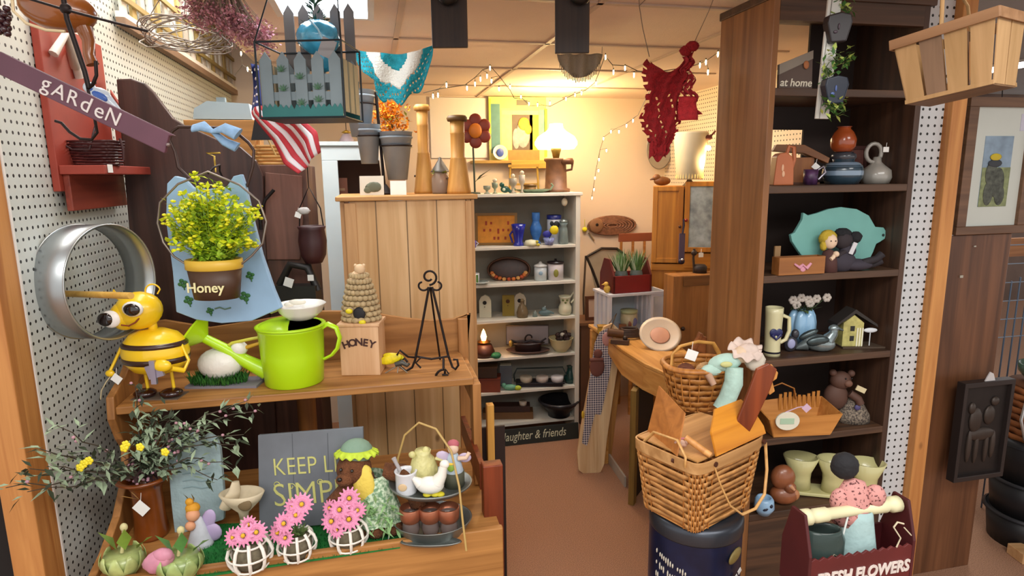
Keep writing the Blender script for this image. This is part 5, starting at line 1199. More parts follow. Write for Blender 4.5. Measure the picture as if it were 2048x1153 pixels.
t = Th('cobalt_vase', 'flared cobalt blue glass vase beside the orange sampler', 'vase', bs(1, 1037, 3.73)); b = t.b(); b.lathe([(0, 0), (11, 0), (10, 4), (8, 8), (12, 30), (15, 43), (13, 43), (10, 30), (6, 10), (0, 8)], 24); b.out('vase', blue); b = t.b(); b.tube([(-11, 0, 30), (-17, 0, 22), (-12, 0, 6)], 2, 6); b.out('handle', blue)
t = Th('cobalt_cup', 'small cobalt blue handled cup at the left of the upper shelf', 'cup', bs(1, 946, 3.72)); b = t.b(); b.lathe([(0, 0), (6, 0), (7, 14), (6, 14), (5, 2), (0, 2)], 16); b.out('cup', mat('5c50a8', .3)); b = t.b(); b.tube([(6, 0, 12), (11, 0, 8), (6, 0, 4)], 1.2, 6); b.out('handle', mat('cfcde0', .3))
t = Th('blue_oil_lamp', 'pale sky blue glass oil lamp on the upper bookcase shelf', 'oil lamp', bs(1, 1072, 3.78)); lb = mat('4f8cdc', .12, var=.2, vs=30, trans=.35)
b = t.b(); b.lathe([(0, 0), (10, 0), (9, 4), (6, 10), (11, 22), (12, 32), (8, 42), (7, 46), (0, 46)], 24); b.out('font', lb); b = t.b(); b.lathe([(7, 46), (8, 52), (8, 63), (7, 63)], 20, cap=False); b.out('chimney', lb)
t = Th('lidded_butter_dish', 'small white lidded dish with yellow flower in front of the blue oil lamp', 'dish', bs(1, 1062, 3.72)); b = t.b(); b.lathe([(0, 0), (13, 0), (14, 4), (11, 10), (0, 12)], 20); b.out('dish', mat('d6d6b4', .4)); b = t.b(); b.ball((12, -8, 8), (3, 2, 3)); b.ball((14, -8, 2), (4, 2, 3)); b.out('flower', mat('c8b838', .5))
t = Th('enamel_pitcher', 'white enamel can with navy rim and dark hen print on the upper shelf', 'canister', bs(1, 1108, 3.80)); b = t.b(); b.lathe([(0, 0), (14, 0), (14, 54), (12, 54), (12, 4), (0, 3)], 24); b.out('can', mat('c4ccd8', .35)); b = t.b(); b.lathe([(14.6, 48), (15, 56), (13, 56)], 24, cap=False); b.out('navy_rim', mat('24307c', .3)); b = t.b(); b.ball((4, -14, 38), (6, 2, 7)); b.ball((-5, -13, 40), (4, 2, 5)); b.out('hen_print', mat('23262c', .5))
t = Th('pansy_pot', 'blue and white cup holding a yellow and violet pansy', 'potted flower', bs(1, 1098, 3.71)); b = t.b(); b.lathe([(0, 0), (8, 0), (12, 14), (10, 14), (0, 12)], 20); b.out('cup', mat('8f9bd0', .3, var=.5, vs=90)); b = t.b(); b.ball((10, -6, 30), (9, 3, 9), 12, wob=.1); b.out('yellow_pansy', mat('e4cf1c', .5)); b = t.b(); b.ball((-4, -4, 22), (9, 3, 7)); b.out('violet_pansy', mat('2a2f96', .5)); b = t.b(); b.tube([(0, 0, 12), (8, -2, 28)], 1, 5); b.out('stem', mat('4a6a30', .6))
t = Th('glass_jar', 'clear glass apothecary jar at the right end of the upper shelf', 'jar', bs(1, 1127, 3.74)); b = t.b(); b.lathe([(0, 0), (9, 0), (10, 4), (8, 30), (6, 36), (9, 42), (7, 42), (5, 36), (7, 28), (8, 4), (0, 3)], 20); b.out('glass', mat('a4b4b0', .1, trans=.5)); b = t.b(); b.lathe([(8, 42), (8, 46), (0, 50)], 16); b.out('lid', mat('8e9894', .3, metal=.5))
t = Th('hanging_candle', 'small cream candle charm hanging from the bookcase top', 'charm', on(1133, 3.72, ZS[0]-.075)); b = t.b(); b.ball((-4, 0, 5), (6, 4, 8)); b.out('charm', mat('dcd2b8', .5)); b = t.b(); b.tube([(-4, 0, 12), (-2, 0, 19)], .7, 5); b.out('thread', mat('8a8070', .7))
# second shelf
t = Th('green_stripe_mug', 'white mug with green panel at the far left of the crockery shelf', 'mug', bs(2, 950, 3.74)); b = t.b(); b.lathe([(0, 0), (9, 0), (9, 22), (7.5, 22), (7.5, 3), (0, 2)], 20); b.out('cup', mat('d8dce0', .3)); b = t.b(); b.box(3, 7, -8.5, -7.6, 4, 20); b.out('green_panel', mat('5d8a3c', .4)); b = t.b(); b.tube([(-9, 0, 18), (-14, 0, 12), (-9, 0, 5)], 1.2, 5); b.out('handle', mat('d8dce0', .3))
t = Th('glass_bowl', 'low clear glass saucer on the crockery shelf beside the oval tray', 'saucer', bs(2, 962, 3.71)); b = t.b(); b.lathe([(0, 0), (8, 0), (16, 5), (15, 6), (0, 2)], 20); b.out('dish', mat('b8c4c0', .12, trans=.4)); b = t.b(); b.lathe([(16, 5), (17, 6), (15.5, 6.5)], 20, cap=False); b.out('rim', mat('d8e0dc', .2))
t = Th('oval_fruit_tray', 'oval wicker tray with dark back and painted orange fruit border', 'tray', bs(2, 1018, 3.80), rx=-10); b = t.b(); b.ball((0, 4, 22), (40, 3, 23), 28); b.out('dark_back', mat('3a2014', .4, var=.3, vs=30)); b = t.b(); b.tube([(42*math.cos(a*.1963), 0, 22+24*math.sin(a*.1963)) for a in range(32)], 2, 6, closed=True); b.out('wicker_rim', mat('54301a', .5))
for i in range(11): a_ = -2.6+i*.21; b = t.b(); b.ball((34*math.cos(-3.0+i*.285), -2, 18+15*math.sin(-3.0+i*.285)), (4.6, 2, 3.8), 8); b.out('fruit', mat(['c8702c', 'd8a05a', 'b0481e'][i % 3], .5))
t = Th('enamel_canister', 'smaller white enamel canister with knob lid', 'canister', bs(2, 1081, 3.76)); b = t.b(); b.lathe([(0, 0), (12.5, 0), (12.5, 28), (0, 28)], 24); b.out('can', mat('c6d2d8', .3, coat=.3)); b = t.b(); b.lathe([(13.5, 28), (13, 31), (4, 34), (3, 37), (0, 38)], 24); b.out('lid', mat('d8dee0', .3)); b = t.b(); b.ball((0, -12.5, 16), (4, .8, 4)); b.out('blue_mark', mat('8fb0c8', .5))
t = Th('enamel_canister', 'larger white canister with black rim and leaf print', 'canister', bs(2, 1111, 3.76)); b = t.b(); b.lathe([(0, 0), (16, 0), (16, 34), (0, 34)], 24); b.out('can', mat('cdc8cc', .3)); b = t.b(); b.lathe([(17, 33), (17, 36), (3, 38), (2.5, 42), (0, 42)], 24); b.out('dark_lid', mat('241c22', .3)); b = t.b(); b.ball((0, -16, 15), (5, 1.2, 8)); b.out('leaf_print', mat('8a8a3a', .5))
# third shelf
for u, c_, hole, lab in ((971, 'd6d4bc', '1c1a18', 'off-white arched birdhouse plaque at the left of the third shelf'), (1017, '8f7a26', '4a2a14', 'mustard yellow birdhouse plaque in the middle of the third shelf'), (1040, 'c9bfa8', '201c18', 'cream arched birdhouse plaque behind the glass bottle')):
    t = Th('birdhouse_plaque', lab, 'birdhouse', bs(3, u, 3.80)); w_ = 12; b = t.b(); b.prism([(-w_, 0), (w_, 0), (w_, 34), (8, 42), (0, 46), (-8, 42), (-w_, 34)], -3, 3) if hole != '4a2a14' else b.box(-w_, w_, -3, 3, 0, 42); b.out('board', mat(c_, .6, var=.15), bevel=.001)
    b = t.b(); b.cyl((-1, -3.6, 30), (-1, -2.8, 30), 4, n=14); b.out('hole', mat(hole, .8)); b = t.b(); b.cyl((-1, -8, 22), (-1, -3, 22), .8); b.out('perch', mat('6b5530', .7))
t = Th('glass_bottle', 'round brown tinted glass bottle in front of the cream birdhouse', 'bottle', bs(3, 1045, 3.74)); b = t.b(); b.lathe([(0, 0), (11, 0), (12, 10), (8, 22), (4, 26), (4, 32), (5, 34), (3, 34), (0, 30)], 22); b.out('bottle', mat('8f7c5e', .1, trans=.35)); B(t.k, t.o).cyl((0, 0, 32), (0, 0, 37), 3, n=10).out('stopper', mat('a08c64', .6))
for u, h, c_, lab in ((1070, 10, '94a4a0', 'tiny clear glass salt shaker right of the round bottle'), (1090, 18, '7f9aa0', 'small grey glass bird on the third shelf')):
    t = Th('small_glass', lab, 'glassware', bs(3, u, 3.73)); b = t.b()
    if h > 12: b.ball((0, 0, 7), (13, 5, 6)); b.ball((-2, 0, 14), (5, 4, 5)); b.tube([(10, 0, 8), (18, 0, 5)], [3, 1.4])
    else: b.lathe([(0, 0), (5, 0), (4, 8), (2, 10), (0, 10)], 12)
    b.out('glass', mat(c_, .15, trans=.4)); b = t.b(); b.ball((0, 0, h+1), 1.6, 8); b.out('tip', mat('b9c4c2', .3))
t = Th('white_pitcher', 'white flowered pitcher with curly handle on the third shelf', 'pitcher', bs(3, 1130, 3.74)); b = t.b(); b.lathe([(0, 0), (10, 0), (13, 6), (13, 16), (9, 24), (11, 34), (13, 38), (11, 38), (8, 28), (0, 22)], 24); b.out('body', mat('d8d8bc', .3)); b = t.b(); b.tube([(10, 0, 34), (16, 0, 44), (20, 0, 34), (12, 0, 24)], 2, 6); b.out('handle', mat('d8d8bc', .3))
for x, z in ((-5, 31), (3, 31), (0, 26)): b = t.b(); b.ball((x, -10, z), (2.2, 1, 2.2), 8); b.out('painted_flower', mat('6c7c3a', .5))
# fourth shelf
t = Th('night_lamp', 'small glowing candle lamp with brown base on the fourth shelf', 'lamp', bs(4, 968, 3.76)); b = t.b(); b.lathe([(0, 0), (20, 0), (22, 10), (16, 24), (0, 26)], 18); b.out('base', mat('4a2418', .5)); b = t.b(); b.lathe([(0, 26), (12, 28), (14, 30), (0, 32)], 16); b.out('brass_tray', mat('8a5a24', .4, metal=.5)); b = t.b(); b.lathe([(4, 32), (6, 40), (3, 50), (0, 56)], 14); b.out('flame_bulb', mat('ffb060', .3, var=0, emit=14)); point('night_glow', bs(4, 966, 3.72)+Vector((0, -.03, .13)), .35, (1, .55, .25), .02)
t = Th('green_glass_dish', 'small green glass dish at the front left of the fourth shelf', 'dish', bs(4, 992, 3.71)); b = t.b(); b.lathe([(0, 0), (9, 0), (11, 5), (8, 9), (0, 10)], 16); b.out('dish', mat('3f8a62', .2, trans=.3)); b = t.b(); b.ball((-18, 0, 3), (12, 6, 3)); b.out('green_leaf', mat('6aa888', .3))
t = Th('pewter_tray', 'upright grey pewter tray at the back of the fourth shelf', 'tray', bs(4, 1055, 3.86), rx=-6); b = t.b(); b.box(-42, 42, -1, 1, 8, 46); b.out('tray', mat('8a8488', .45, metal=.4), bevel=.001); b = t.b(); b.tube([(-42, -1, 8), (42, -1, 8), (42, -1, 46), (-42, -1, 46)], 1.6, 6, closed=True); b.out('rim', mat('6d686c', .4, metal=.5))
t = Th('stacked_plates', 'dark stacked plates with scrolled basket handle on the fourth shelf', 'plates', bs(4, 1056, 3.75)); b = t.b(); b.lathe([(0, 0), (26, 0), (42, 6), (44, 8), (30, 4), (0, 3)], 30, sy=.5); b.out('plate', mat('6b5046', .35, var=.3)); b = t.b(); b.lathe([(0, 6), (26, 6), (26, 18), (34, 22), (26, 24), (0, 24)], 26, sy=.55); b.out('dark_bowl', mat('2d2022', .35)); b = t.b(); b.tube([(-34, -4, 28), (-14, -6, 22), (6, -6, 28), (24, -6, 24), (36, -6, 32)], 2, 6); b.tube(spiral(4, 32, 3, 14, 0, 300, 14, -4), 1.6, 6); b.out('scroll_handle', mat('252024', .4, metal=.5)); b = t.b(); b.ball((-34, -6, 22), (4, 3, 7)); b.out('gold_knob', mat('b99a4c', .4, metal=.5))
t = Th('cream_bowl', 'round cream mixing bowl filled with dark pine cones on the fourth shelf', 'bowl', bs(4, 1122, 3.74)); b = t.b(); b.lathe([(0, 0), (11, 0), (20, 12), (23, 26), (25, 28), (22, 27), (18, 14), (0, 5)], 28); b.out('bowl', mat('d0cba0', .4)); b = t.b()
for i in range(16): b.ball((RN.uniform(-16, 16), RN.uniform(-12, 12), RN.uniform(26, 38)), 5, 8, wob=.2)
b.out('dark_filling', mat('2c1a18', .8)); b = t.b(); b.ball((2, -8, 36), (5, 3, 4)); b.out('pale_tag', mat('b8b4a8', .6))
# fifth shelf
t = Th('red_wooden_box', 'brick red wooden box at the left of the fifth shelf', 'box', bs(5, 980, 3.76)); b = t.b(); b.box(-21, 21, -20, 16, 0, 24); b.out('box', mat('7a3a26', .5, var=.2), bevel=.001); b = t.b(); b.box(-22, 22, -21, 17, 24, 28); b.out('lid', mat('6a2f20', .5))
t = Th('dark_wooden_box', 'dark brown box stacked on top of the brick red one', 'box', bs(5, 978, 3.76)+Vector((0, 0, 29*t.k))); b = t.b(); b.box(-19, 17, -18, 14, 0, 20); b.out('box', mat('352418', .5, var=.2), bevel=.001); b = t.b(); b.box(-20, 18, -19, 15, 20, 23); b.out('lid', mat('3f2c1c', .5))
t = Th('grey_book', 'grey upright book beside the boxes on the fifth shelf', 'book', bs(5, 1010, 3.82)); b = t.b(); b.box(-10, 14, -10, 10, 0, 42); b.out('cover', mat('5d6168', .6)); b = t.b(); b.box(-9, 13, -8, 9, 42, 42.6); b.out('pages', mat('c8c4b0', .8))
t = Th('muffin_tin', 'black muffin tin with pale cups on the fifth shelf', 'muffin tin', bs(5, 1080, 3.76)); b = t.b(); b.box(-48, 48, -16, 14, 6, 9); b.box(-44, 44, -14, 12, 0, 6); b.out('tin', mat('26242a', .35, metal=.4), bevel=.001)
for x in (-28, 4, 34):
    b = t.b(); b.lathe([(0, 9), (12, 9), (13, 18), (10, 20), (0, 19)], 18, c=(x, -4, 0)); b.out('pale_cup', mat(['c0b4a0', 'b8b0a8', 'd0d0d4'][(x+28)//31 % 3], .5))
b = t.b(); b.tube([(-50, -2, 8), (-52, -2, 22), (-46, 6, 32), (46, 6, 34), (52, 0, 20)], 1.6, 6); b.out('wire_handle', mat('1c2a26', .4))
t = Th('green_glass_bird', 'pale green and yellow glass bird at the front of the fifth shelf', 'ornament', bs(5, 1020, 3.71)); b = t.b(); b.ball((0, 0, 6), (14, 6, 6)); b.ball((-12, 0, 10), (5, 4, 5)); b.out('body', mat('6aa88c', .25)); b = t.b(); b.ball((16, -2, 5), (7, 4, 5)); b.out('yellow_tail', mat('b8c83a', .4))
t = Th('dark_green_jug', 'dark teal glass jug at the right end of the fifth shelf', 'jug', bs(5, 1140, 3.76)); b = t.b(); b.lathe([(0, 0), (11, 0), (13, 12), (6, 24), (5, 32), (7, 34), (0, 34)], 20); b.out('body', mat('1d3f3c', .2)); b = t.b(); b.tube([(6, 0, 30), (14, 0, 26), (12, 0, 12)], 2, 6); b.out('handle', mat('1d3f3c', .2))
# bottom shelf and sign
p = on(1118, 3.76, .1205); t = Th('black_bowl', 'wide black bowl on the bottom shelf of the bookcase', 'bowl', p); kk = (zat(1118, 800, 3.76)-.1205)/t.k
b = t.b(); b.lathe([(0, 0), (22, 0), (22, 8), (34, kk-10), (40, kk), (37, kk), (30, kk-10), (0, 10)], 28); b.out('bowl', mat('18181c', .35)); b = t.b(); b.lathe([(40, kk-2), (42, kk), (38, kk+2)], 28, cap=False); b.out('rim', mat('2a2a30', .3))
p = on(1030, 3.8, .1205); t = Th('brown_tray_stack', 'brown wooden trays stacked on the bottom shelf with a white cup', 'trays', p); b = t.b(); b.box(-64, 36, -14, 16, 0, 14); b.out('lower_tray', mat('6b4a28', .6), bevel=.001); b = t.b(); b.box(-58, 30, -12, 14, 14, 26); b.out('upper_tray', mat('37201a', .6), bevel=.001); b = t.b(); b.lathe([(0, 26), (7, 26), (8, 34), (0, 33)], 16, c=(16, -4, 0)); b.out('white_cup', mat('c8c0b0', .4))
q0 = at(968, 872, Y=3.62); q1 = at(1158, 856, Y=3.62)
p = Vector(((q0.x+q1.x)/2, 3.62, 0.002)); t = Th('laughter_sign', 'long black sign lettered live laughter and friends leaning at the foot of the white bookcase', 'sign', p, rz=0, rx=-8, k=1)
w_ = (q1.x-q0.x)/2; h_ = .105; b = t.b(); b.box(-w_-.12, w_, 0, .014, 0, h_); s_ = b.out('board', mat('1e2420', .6, var=.2), bevel=.002)
text('live, laughter & friends', .078, mat('c8cbb0', .6), s_, (-.035, -.001, h_*.52), sx=.74, shear=.25)
# ------------------------------------------------------------ back wall right of the lamp
def bw_(u, v, Y=Yw): return at(u, v, Y=Y)
p = bw_(1222, 468); t = Th('fish_basket', 'oval fish-shaped brown wicker tray hanging on the cream back wall', 'basket', p, rz=0)
b = t.b(); wk = mat('8a5f48', .6, var=.35, vs=60)
for i in range(7):
    s_ = 1-i*.13; b.tube([(50*s_*math.cos(a*.2618), -4-3*(1-s_), 17+18*s_*math.sin(a*.2618)) for a in range(24)], 2.2, 6, closed=True)
b.ball((0, -3, 17), (48, 2, 16), 24); b.out('woven_oval', wk); b = t.b(); b.ball((-34, -8, 18), (15, 3, 15), 14); b.out('fish_head', mat('9a7050', .6, var=.2)); b = t.b(); b.ball((-34, -12, 20), (3, 1, 3)); b.out('eye', mat('2c1c14', .4)); b = t.b(); b.tube([(-48, -2, 4), (-36, -2, -12)], 1.5, 5); b.out('cord', mat('9a8468', .7))
b = S('yellow_ball', 'tiny bright yellow ball ornament hanging left of the fish basket', 'ornament', bw_(1169, 459)); b.ball((0, -4, 0), 5); b.tube([(0, -4, 4), (0, -2, 20)], .6, 4); b.out(None, mat('e0dc1c', .4))
p = bw_(1205, 590, 4.1); t = Th('wire_fan_screen', 'folding grey fan-shaped fireplace screen with dark frame by the back wall', 'screen', p, rz=0)
ol = [(-36, 62)]+[(62*math.cos(math.radians(a))-4, 40+60*math.sin(math.radians(a))*.85) for a in (130, 115, 100, 85, 70, 55, 40)]+[(22, -4), (-8, -8)]
b = t.b(); b.prism([(-32, 78), (-4, 92), (28, 90), (46, 76), (38, 30), (30, -10), (0, -14), (-14, 10)], -1, 1); b.out('mesh_panel', mat('a99d88', .7, var=.15)); b = t.b(); b.tube([(-36, -2, 80), (-22, -2, 50), (-8, -2, 14), (0, -2, -14)], 2.6, 6); b.tube([(-32, -2, 80), (-4, -2, 94), (28, -2, 92), (46, -2, 78)], 2.6, 6); b.out('frame', mat('2a201c', .5)); b = t.b(); b.tube([(-36, 0, 80), (-40, 0, 0), (-38, 0, -60)], 2, 6); b.out('leg', mat('5a4a3c', .5)); b = t.b(); b.tube([(46, 0, 78), (44, 0, -60)], 2, 6); b.out('leg', mat('5a4a3c', .5))
p = bw_(1190, 640, 3.9); p.z = 0; kk = kof(bw_(1190, 640, 3.9)); zt_ = bw_(1190, 592, 3.9).z
t = Th('pedestal', 'small brown cabinet behind the table carrying a framed print', 'cabinet', p, rz=0, k=1); zc = bw_(1190, 640, 3.9).z; b = t.b(); b.box(-.12, .12, -.06, .16, 0, zc-.02); b.out('carcass', mat('6b4a34', .6), bevel=.002); b = t.b(); b.box(-.13, .13, -.07, .17, zc-.02, zc); b.out('top', mat('7c573c', .5))
t = Th('framed_print', 'small brown wooden frame with pale print left of the white crate', 'picture', Vector((p.x, 3.9, zc+.001)), rz=0, rx=-4); b = t.b()
for q in ((-20, 20, 0, 6), (-20, 20, 42, 48), (-20, -14, 6, 42), (14, 20, 6, 42)): b.box(q[0], q[1], -3, 2, q[2], q[3])
b.out('frame', mat('5a3420', .5)); b = t.b(); b.box(-14, 14, -1, 1, 6, 42); b.out('print', mat('c8b09a', .6))
# wooden chair back
p = Vector((at(1288, 520, Y=4.15).x, 4.15, 0)); t = Th('spindle_chair', 'honey wooden chair with spindle back behind the red crate', 'chair', p, rz=0, k=1); zt_ = at(1288, 466, Y=4.15).z; hw_ = wood('9c6228', 'c98a44', 'x'); 
b = t.b(); b.box(-.2, .2, -.25, .02, .42, .45); b.out('seat', hw_, bevel=.004); b = t.b(); b.box(-.2, .2, -.01, .01, zt_-.06, zt_); b.out('top_rail', mat('8a4a30', .5), bevel=.004)
for x in (-.18, -.09, 0, .09, .18): b = t.b(); b.cyl((x, 0, .45), (x, 0, zt_-.05), .01); b.out('spindle', hw_)
for x in (-.18, .18):
    for y in (-.22, 0): b = t.b(); b.cyl((x, y, 0), (x, y, .42), .015); b.out('leg', hw_)
# oval metal wall ornament and shade at the corner
p = at(1316, 340, Y=4.22); t = Th('oval_metal_ornament', 'oval grey metal tray with cut-out hanging on the wall under the red dress', 'wall ornament', p, rz=0)
b = t.b(); 
b.X = Matrix.Rotation(math.radians(90), 4, 'X'); b.lathe([(15, 0), (30, 1), (33, 5), (30, 3), (15, 2)], 36, sx=.85, sy=1.25, c=(0, 42, 0), cap=False); b.out('oval_ring', mat('a9a49c', .35, metal=.7)); b = t.b(); b.ball((-6, -2, 42), (8, 2, 20), 16); b.out('dark_centre', mat('3a3430', .4)); b = t.b(); b.tube([(0, 0, 82), (0, 0, 104)], 1, 5); b.out('wire', iron)
p = Vector((at(1382, 372, Y=Ya-.06).x, Ya-.06, ZAT+.001)); t = Th('fringed_lampshade', 'cream fringed lampshade glowing with fairy lights on top of the armoire', 'lampshade', p, rz=0)
b = t.b(); b.lathe([(24, 12), (26, 14), (30, 60), (34, 100), (32, 104), (30, 100), (24, 14)], 30, c=(-4, 0, 0), cap=False); b.out('shade', mat('cfc4a4', .7, var=.08)); b = t.b()
for i in range(30): a_ = 6.283*i/30; b.tube([(-4+25*math.cos(a_), 25*math.sin(a_), 40), (-4+26*math.cos(a_), 26*math.sin(a_), 14)], 1.4, 4)
b.out('fringe', mat('e2c887', .8)); b = t.b(); b.lathe([(0, 0), (14, 0), (8, 6), (4, 12), (0, 14)], 16, c=(-4, 0, 0)); b.out('foot', mat('7a6a58', .5)); b = t.b(); b.tube([(14, -26, 92), (24, -28, 96), (34, -24, 104)], 2, 6); b.ball((18, -28, 92), (8, 4, 5)); b.out('twig', mat('6a3024', .7))
b = t.b(); b.ball((20, -26, 72), 5); b.out('bulb', mat('ffd890', .3, var=0, emit=16)); point('fringe_glow', p+Vector((.05, -.1, .13)), .9, (1, .72, .38), .03)
p = Vector((at(1324, 374, Y=Ya+.06).x, Ya+.06, ZAT+.001)); t = Th('wooden_decoy', 'carved brown wooden duck decoy on the left end of the armoire', 'decoy', p, rz=0); b = t.b(); b.ball((0, 0, 9), (18, 9, 9), 18); b.ball((-12, 0, 16), (8, 6, 7)); b.out('body', mat('7a4a20', .5, var=.3, vs=30)); b = t.b(); b.tube([(-18, 0, 14), (-26, 0, 12)], [3, 1]); b.out('bill', mat('5a3216', .5))
p = at(1362, 525, Y=Ya-.15); t = Th('purple_ribbon', 'long flat grey-purple ribbon hanging from the armoire door knob', 'ribbon', p, rz=0); b = t.b(); b.box(-6, 6, -2, 0, 0, 58); b.out('band', mat('5a4c68', .7)); b = t.b(); b.tube([(0, -2, 58), (3, -1, 74), (2, 0, 86)], 2, 6); b.ball((0, -2, 2), (7, 4, 6)); b.out('end_clip', mat('2c2438', .4)); b = t.b(); b.ball((-1, -6, 6), 3); b.out('silver_stud', mat('d8d8e0', .2, metal=.8))
p = at(1388, 552, Y=3.2); p.z = ZCUP+.001; t = Th('iron_candlestick', 'small dark iron candlestick with a price tag on the pine cupboard', 'candlestick', p, rz=0); b = t.b(); b.lathe([(0, 0), (14, 0), (14, 12), (10, 16), (0, 16)], 18, c=(12, 0, 0)); b.out('pot', mat('2a1f1c', .6)); b = t.b(); b.tube([(0, 0, 0), (-3, 0, 30), (-2, 0, 48)], 2.4, 6); b.ball((-2, 0, 40), (6, 5, 6)); b.out('stem', mat('33231c', .5)); price_tag(t.o, t.k, (10, -6, 36), 10)
# white crate with red crate on it
p = on(1270, 2.95, ZT+.001); p = at(1258, 662, Z=ZT+.001)
t = Th('white_crate', 'white slatted wooden crate standing on its side with a jar inside', 'crate', p, rz=4)
wc = mat('cfd2dc', .55, var=.1)
b = t.b(); b.box(-50, 44, -14, 60, 0, 4); b.out('bottom_board', wc); b = t.b(); b.box(-52, 46, -16, 62, 74, 79); b.out('top_board', wc, bevel=.001)
for x in (-50, 40):
    for y in (-14, 6, 26, 46): b = t.b(); b.box(x, x+5, y, y+12, 4, 74); b.out('side_slat', wc)
b = t.b(); b.box(-45, 40, 56, 60, 4, 74); b.out('back_board', mat('a8b4bc', .6)); WCR = t
b = t.b(); b.box(46, 76, -10, -6, 68, 78); b.box(46, 76, 40, 44, 68, 78); b.box(72, 76, -10, 44, 0, 78); b.out('end_frame', wc)
tp = t.o.location+Vector((.0, .01, 79.5*t.k))
t2 = Th('cream_jar', 'cream lidded jar with blue and brown print inside the white crate', 'jar', t.o.location+Vector((0.01, .03, 4.5*t.k)), rz=4); b = t2.b(); b.lathe([(0, 0), (15, 0), (17, 14), (16, 30), (0, 30)], 24); b.out('jar', mat('b8ae8c', .4)); b = t2.b(); b.lathe([(17, 30), (17, 36), (0, 38)], 24); b.out('lid', mat('a8b088', .4)); b = t2.b(); b.ball((4, -15, 14), (7, 2, 9)); b.out('blue_print', mat('6a6c98', .5)); b = t2.b(); b.ball((-5, -15, 10), (4, 2, 7)); b.out('brown_print', mat('7a4a3a', .5))
t = Th('red_crate', 'dark red wooden tote crate on the white crate', 'crate', tp, rz=4); rc = mat('7c1518', .5, var=.15)
b = t.b(); b.box(-42, 42, -14, -10, 0, 34); b.out('front_board', rc, bevel=.001); b = t.b(); b.box(-42, 42, 44, 48, 0, 34); b.out('back_board', rc)
for x in (-42, 38): b = t.b(); s0 = [(-14, 0), (48, 0), (48, 34), (30, 66), (6, 66), (-14, 34)]; n = 6; b.add([(x, y, z) for y, z in s0]+[(x+4, y, z) for y, z in s0], [tuple(range(n)), tuple(range(2*n-1, n-1, -1))]+[(i, n+i, n+(i+1) % n, (i+1) % n) for i in range(n)]); b.out('end_board', mat('5f1a16', .5))
b = t.b(); b.box(-38, 38, -10, 44, 1, 4); b.out('base', rc)
zk = t.k; tp2 = tp+Vector((0, .0, 4.5*zk))
for dx, lab in ((-16, 'left glass jar of green grass in the red crate'), (16, 'right glass jar of green grass in the red crate')):
    t = Th('grass_jar', lab, 'potted grass', tp2+Vector((dx*zk, 4*zk, 0)), rz=4, group='jars of grass'); b = t.b(); b.lathe([(0, 0), (12, 0), (13, 30), (11, 38), (10, 38), (11, 30), (10, 3), (0, 2)], 20); b.out('glass', mat('8c9a98', .12, trans=.5)); b = t.b(); b2 = t.b()
    for i in range(120): a_ = RN.uniform(0, 6.28); r = RN.uniform(0, 1); (b if i % 3 else b2).leaf((5*math.cos(a_), 5*math.sin(a_), 26), (.55*math.cos(a_)*r, .55*math.sin(a_)*r, 1), RN.uniform(32, 58), 4, .1)
    b.out('green_blades', mat('5f8a4c', .6, var=.35, vs=60)); b2.out('pale_blades', mat('bcd0b0', .6))
# plate, horn, oddments on the table
p = at(1322, 700, Z=ZT+.001); t = Th('white_plate', 'large cream plate with pink rim propped on the pine table', 'plate', p, rz=-20, rx=-48); b = t.b(); b.X = Matrix.Translation((0, 0, 34)) @ Matrix.Rotation(math.radians(90), 4, 'X'); b.lathe([(0, 0), (22, 0), (36, 4), (42, 6), (36, 2), (22, -2), (0, -2)], 36, cap=True); b.out('plate', mat('d8c8b4', .35)); b = t.b(); b.X = Matrix.Translation((0, 0, 34)) @ Matrix.Rotation(math.radians(90), 4, 'X'); b.lathe([(0, 1), (20, 1), (18, 1.6), (0, 1.6)], 30); b.out('pink_centre', mat('cf9c84', .4))
p = at(1258, 676, Z=ZT+.001); t = Th('wire_spool', 'dark brown coiled wire and wooden spool lying before the white crate', 'spool', p); b = t.b()
for i in range(5): b.tube([((24-i*2)*math.cos(a*.2618), (16-i)*math.sin(a*.2618), 6+i*3) for a in range(24)], 2.6, 6, closed=True)
b.out('coil', mat('3d2a20', .6)); b = t.b(); b.cyl((-44, -8, 14), (-14, -8, 10), 8); b.out('wooden_handle', mat('5f3d22', .5))
p = at(1240, 688, Z=ZT+.001); t = Th('wood_plane', 'small dark wooden block plane on the table edge', 'plane', p, rz=-30); b = t.b(); b.box(-18, 18, -8, 8, 0, 9); b.out('block', mat('4a3020', .5), bevel=.001); b = t.b(); b.ball((10, 0, 12), (5, 5, 5)); b.out('knob', mat('2c1c14', .4))
p = at(1210, 668, Z=ZT+.001); t = Th('yellow_tin', 'small yellow box at the left end of the pine table', 'tin', p); b = t.b(); b.box(-14, 10, -8, 10, 0, 14); b.out('tin', mat('c09a34', .5), bevel=.001); b = t.b(); b.box(-15, 11, -9, 11, 14, 17); b.out('lid', mat('a47c28', .5))
b = S('yellow_bird', 'tiny yellow bird ornament on the left corner of the white crate', 'ornament', WCR.o.location+Vector((-48*WCR.k, -.0, 79.5*WCR.k))); b.ball((0, 0, 8), (7, 5, 8)); b.ball((-2, 0, 18), (5, 4, 5)); b.tube([(-6, 0, 18), (-11, 0, 17)], [2, .5], 6); b.out(None, mat('d8b04c', .5))
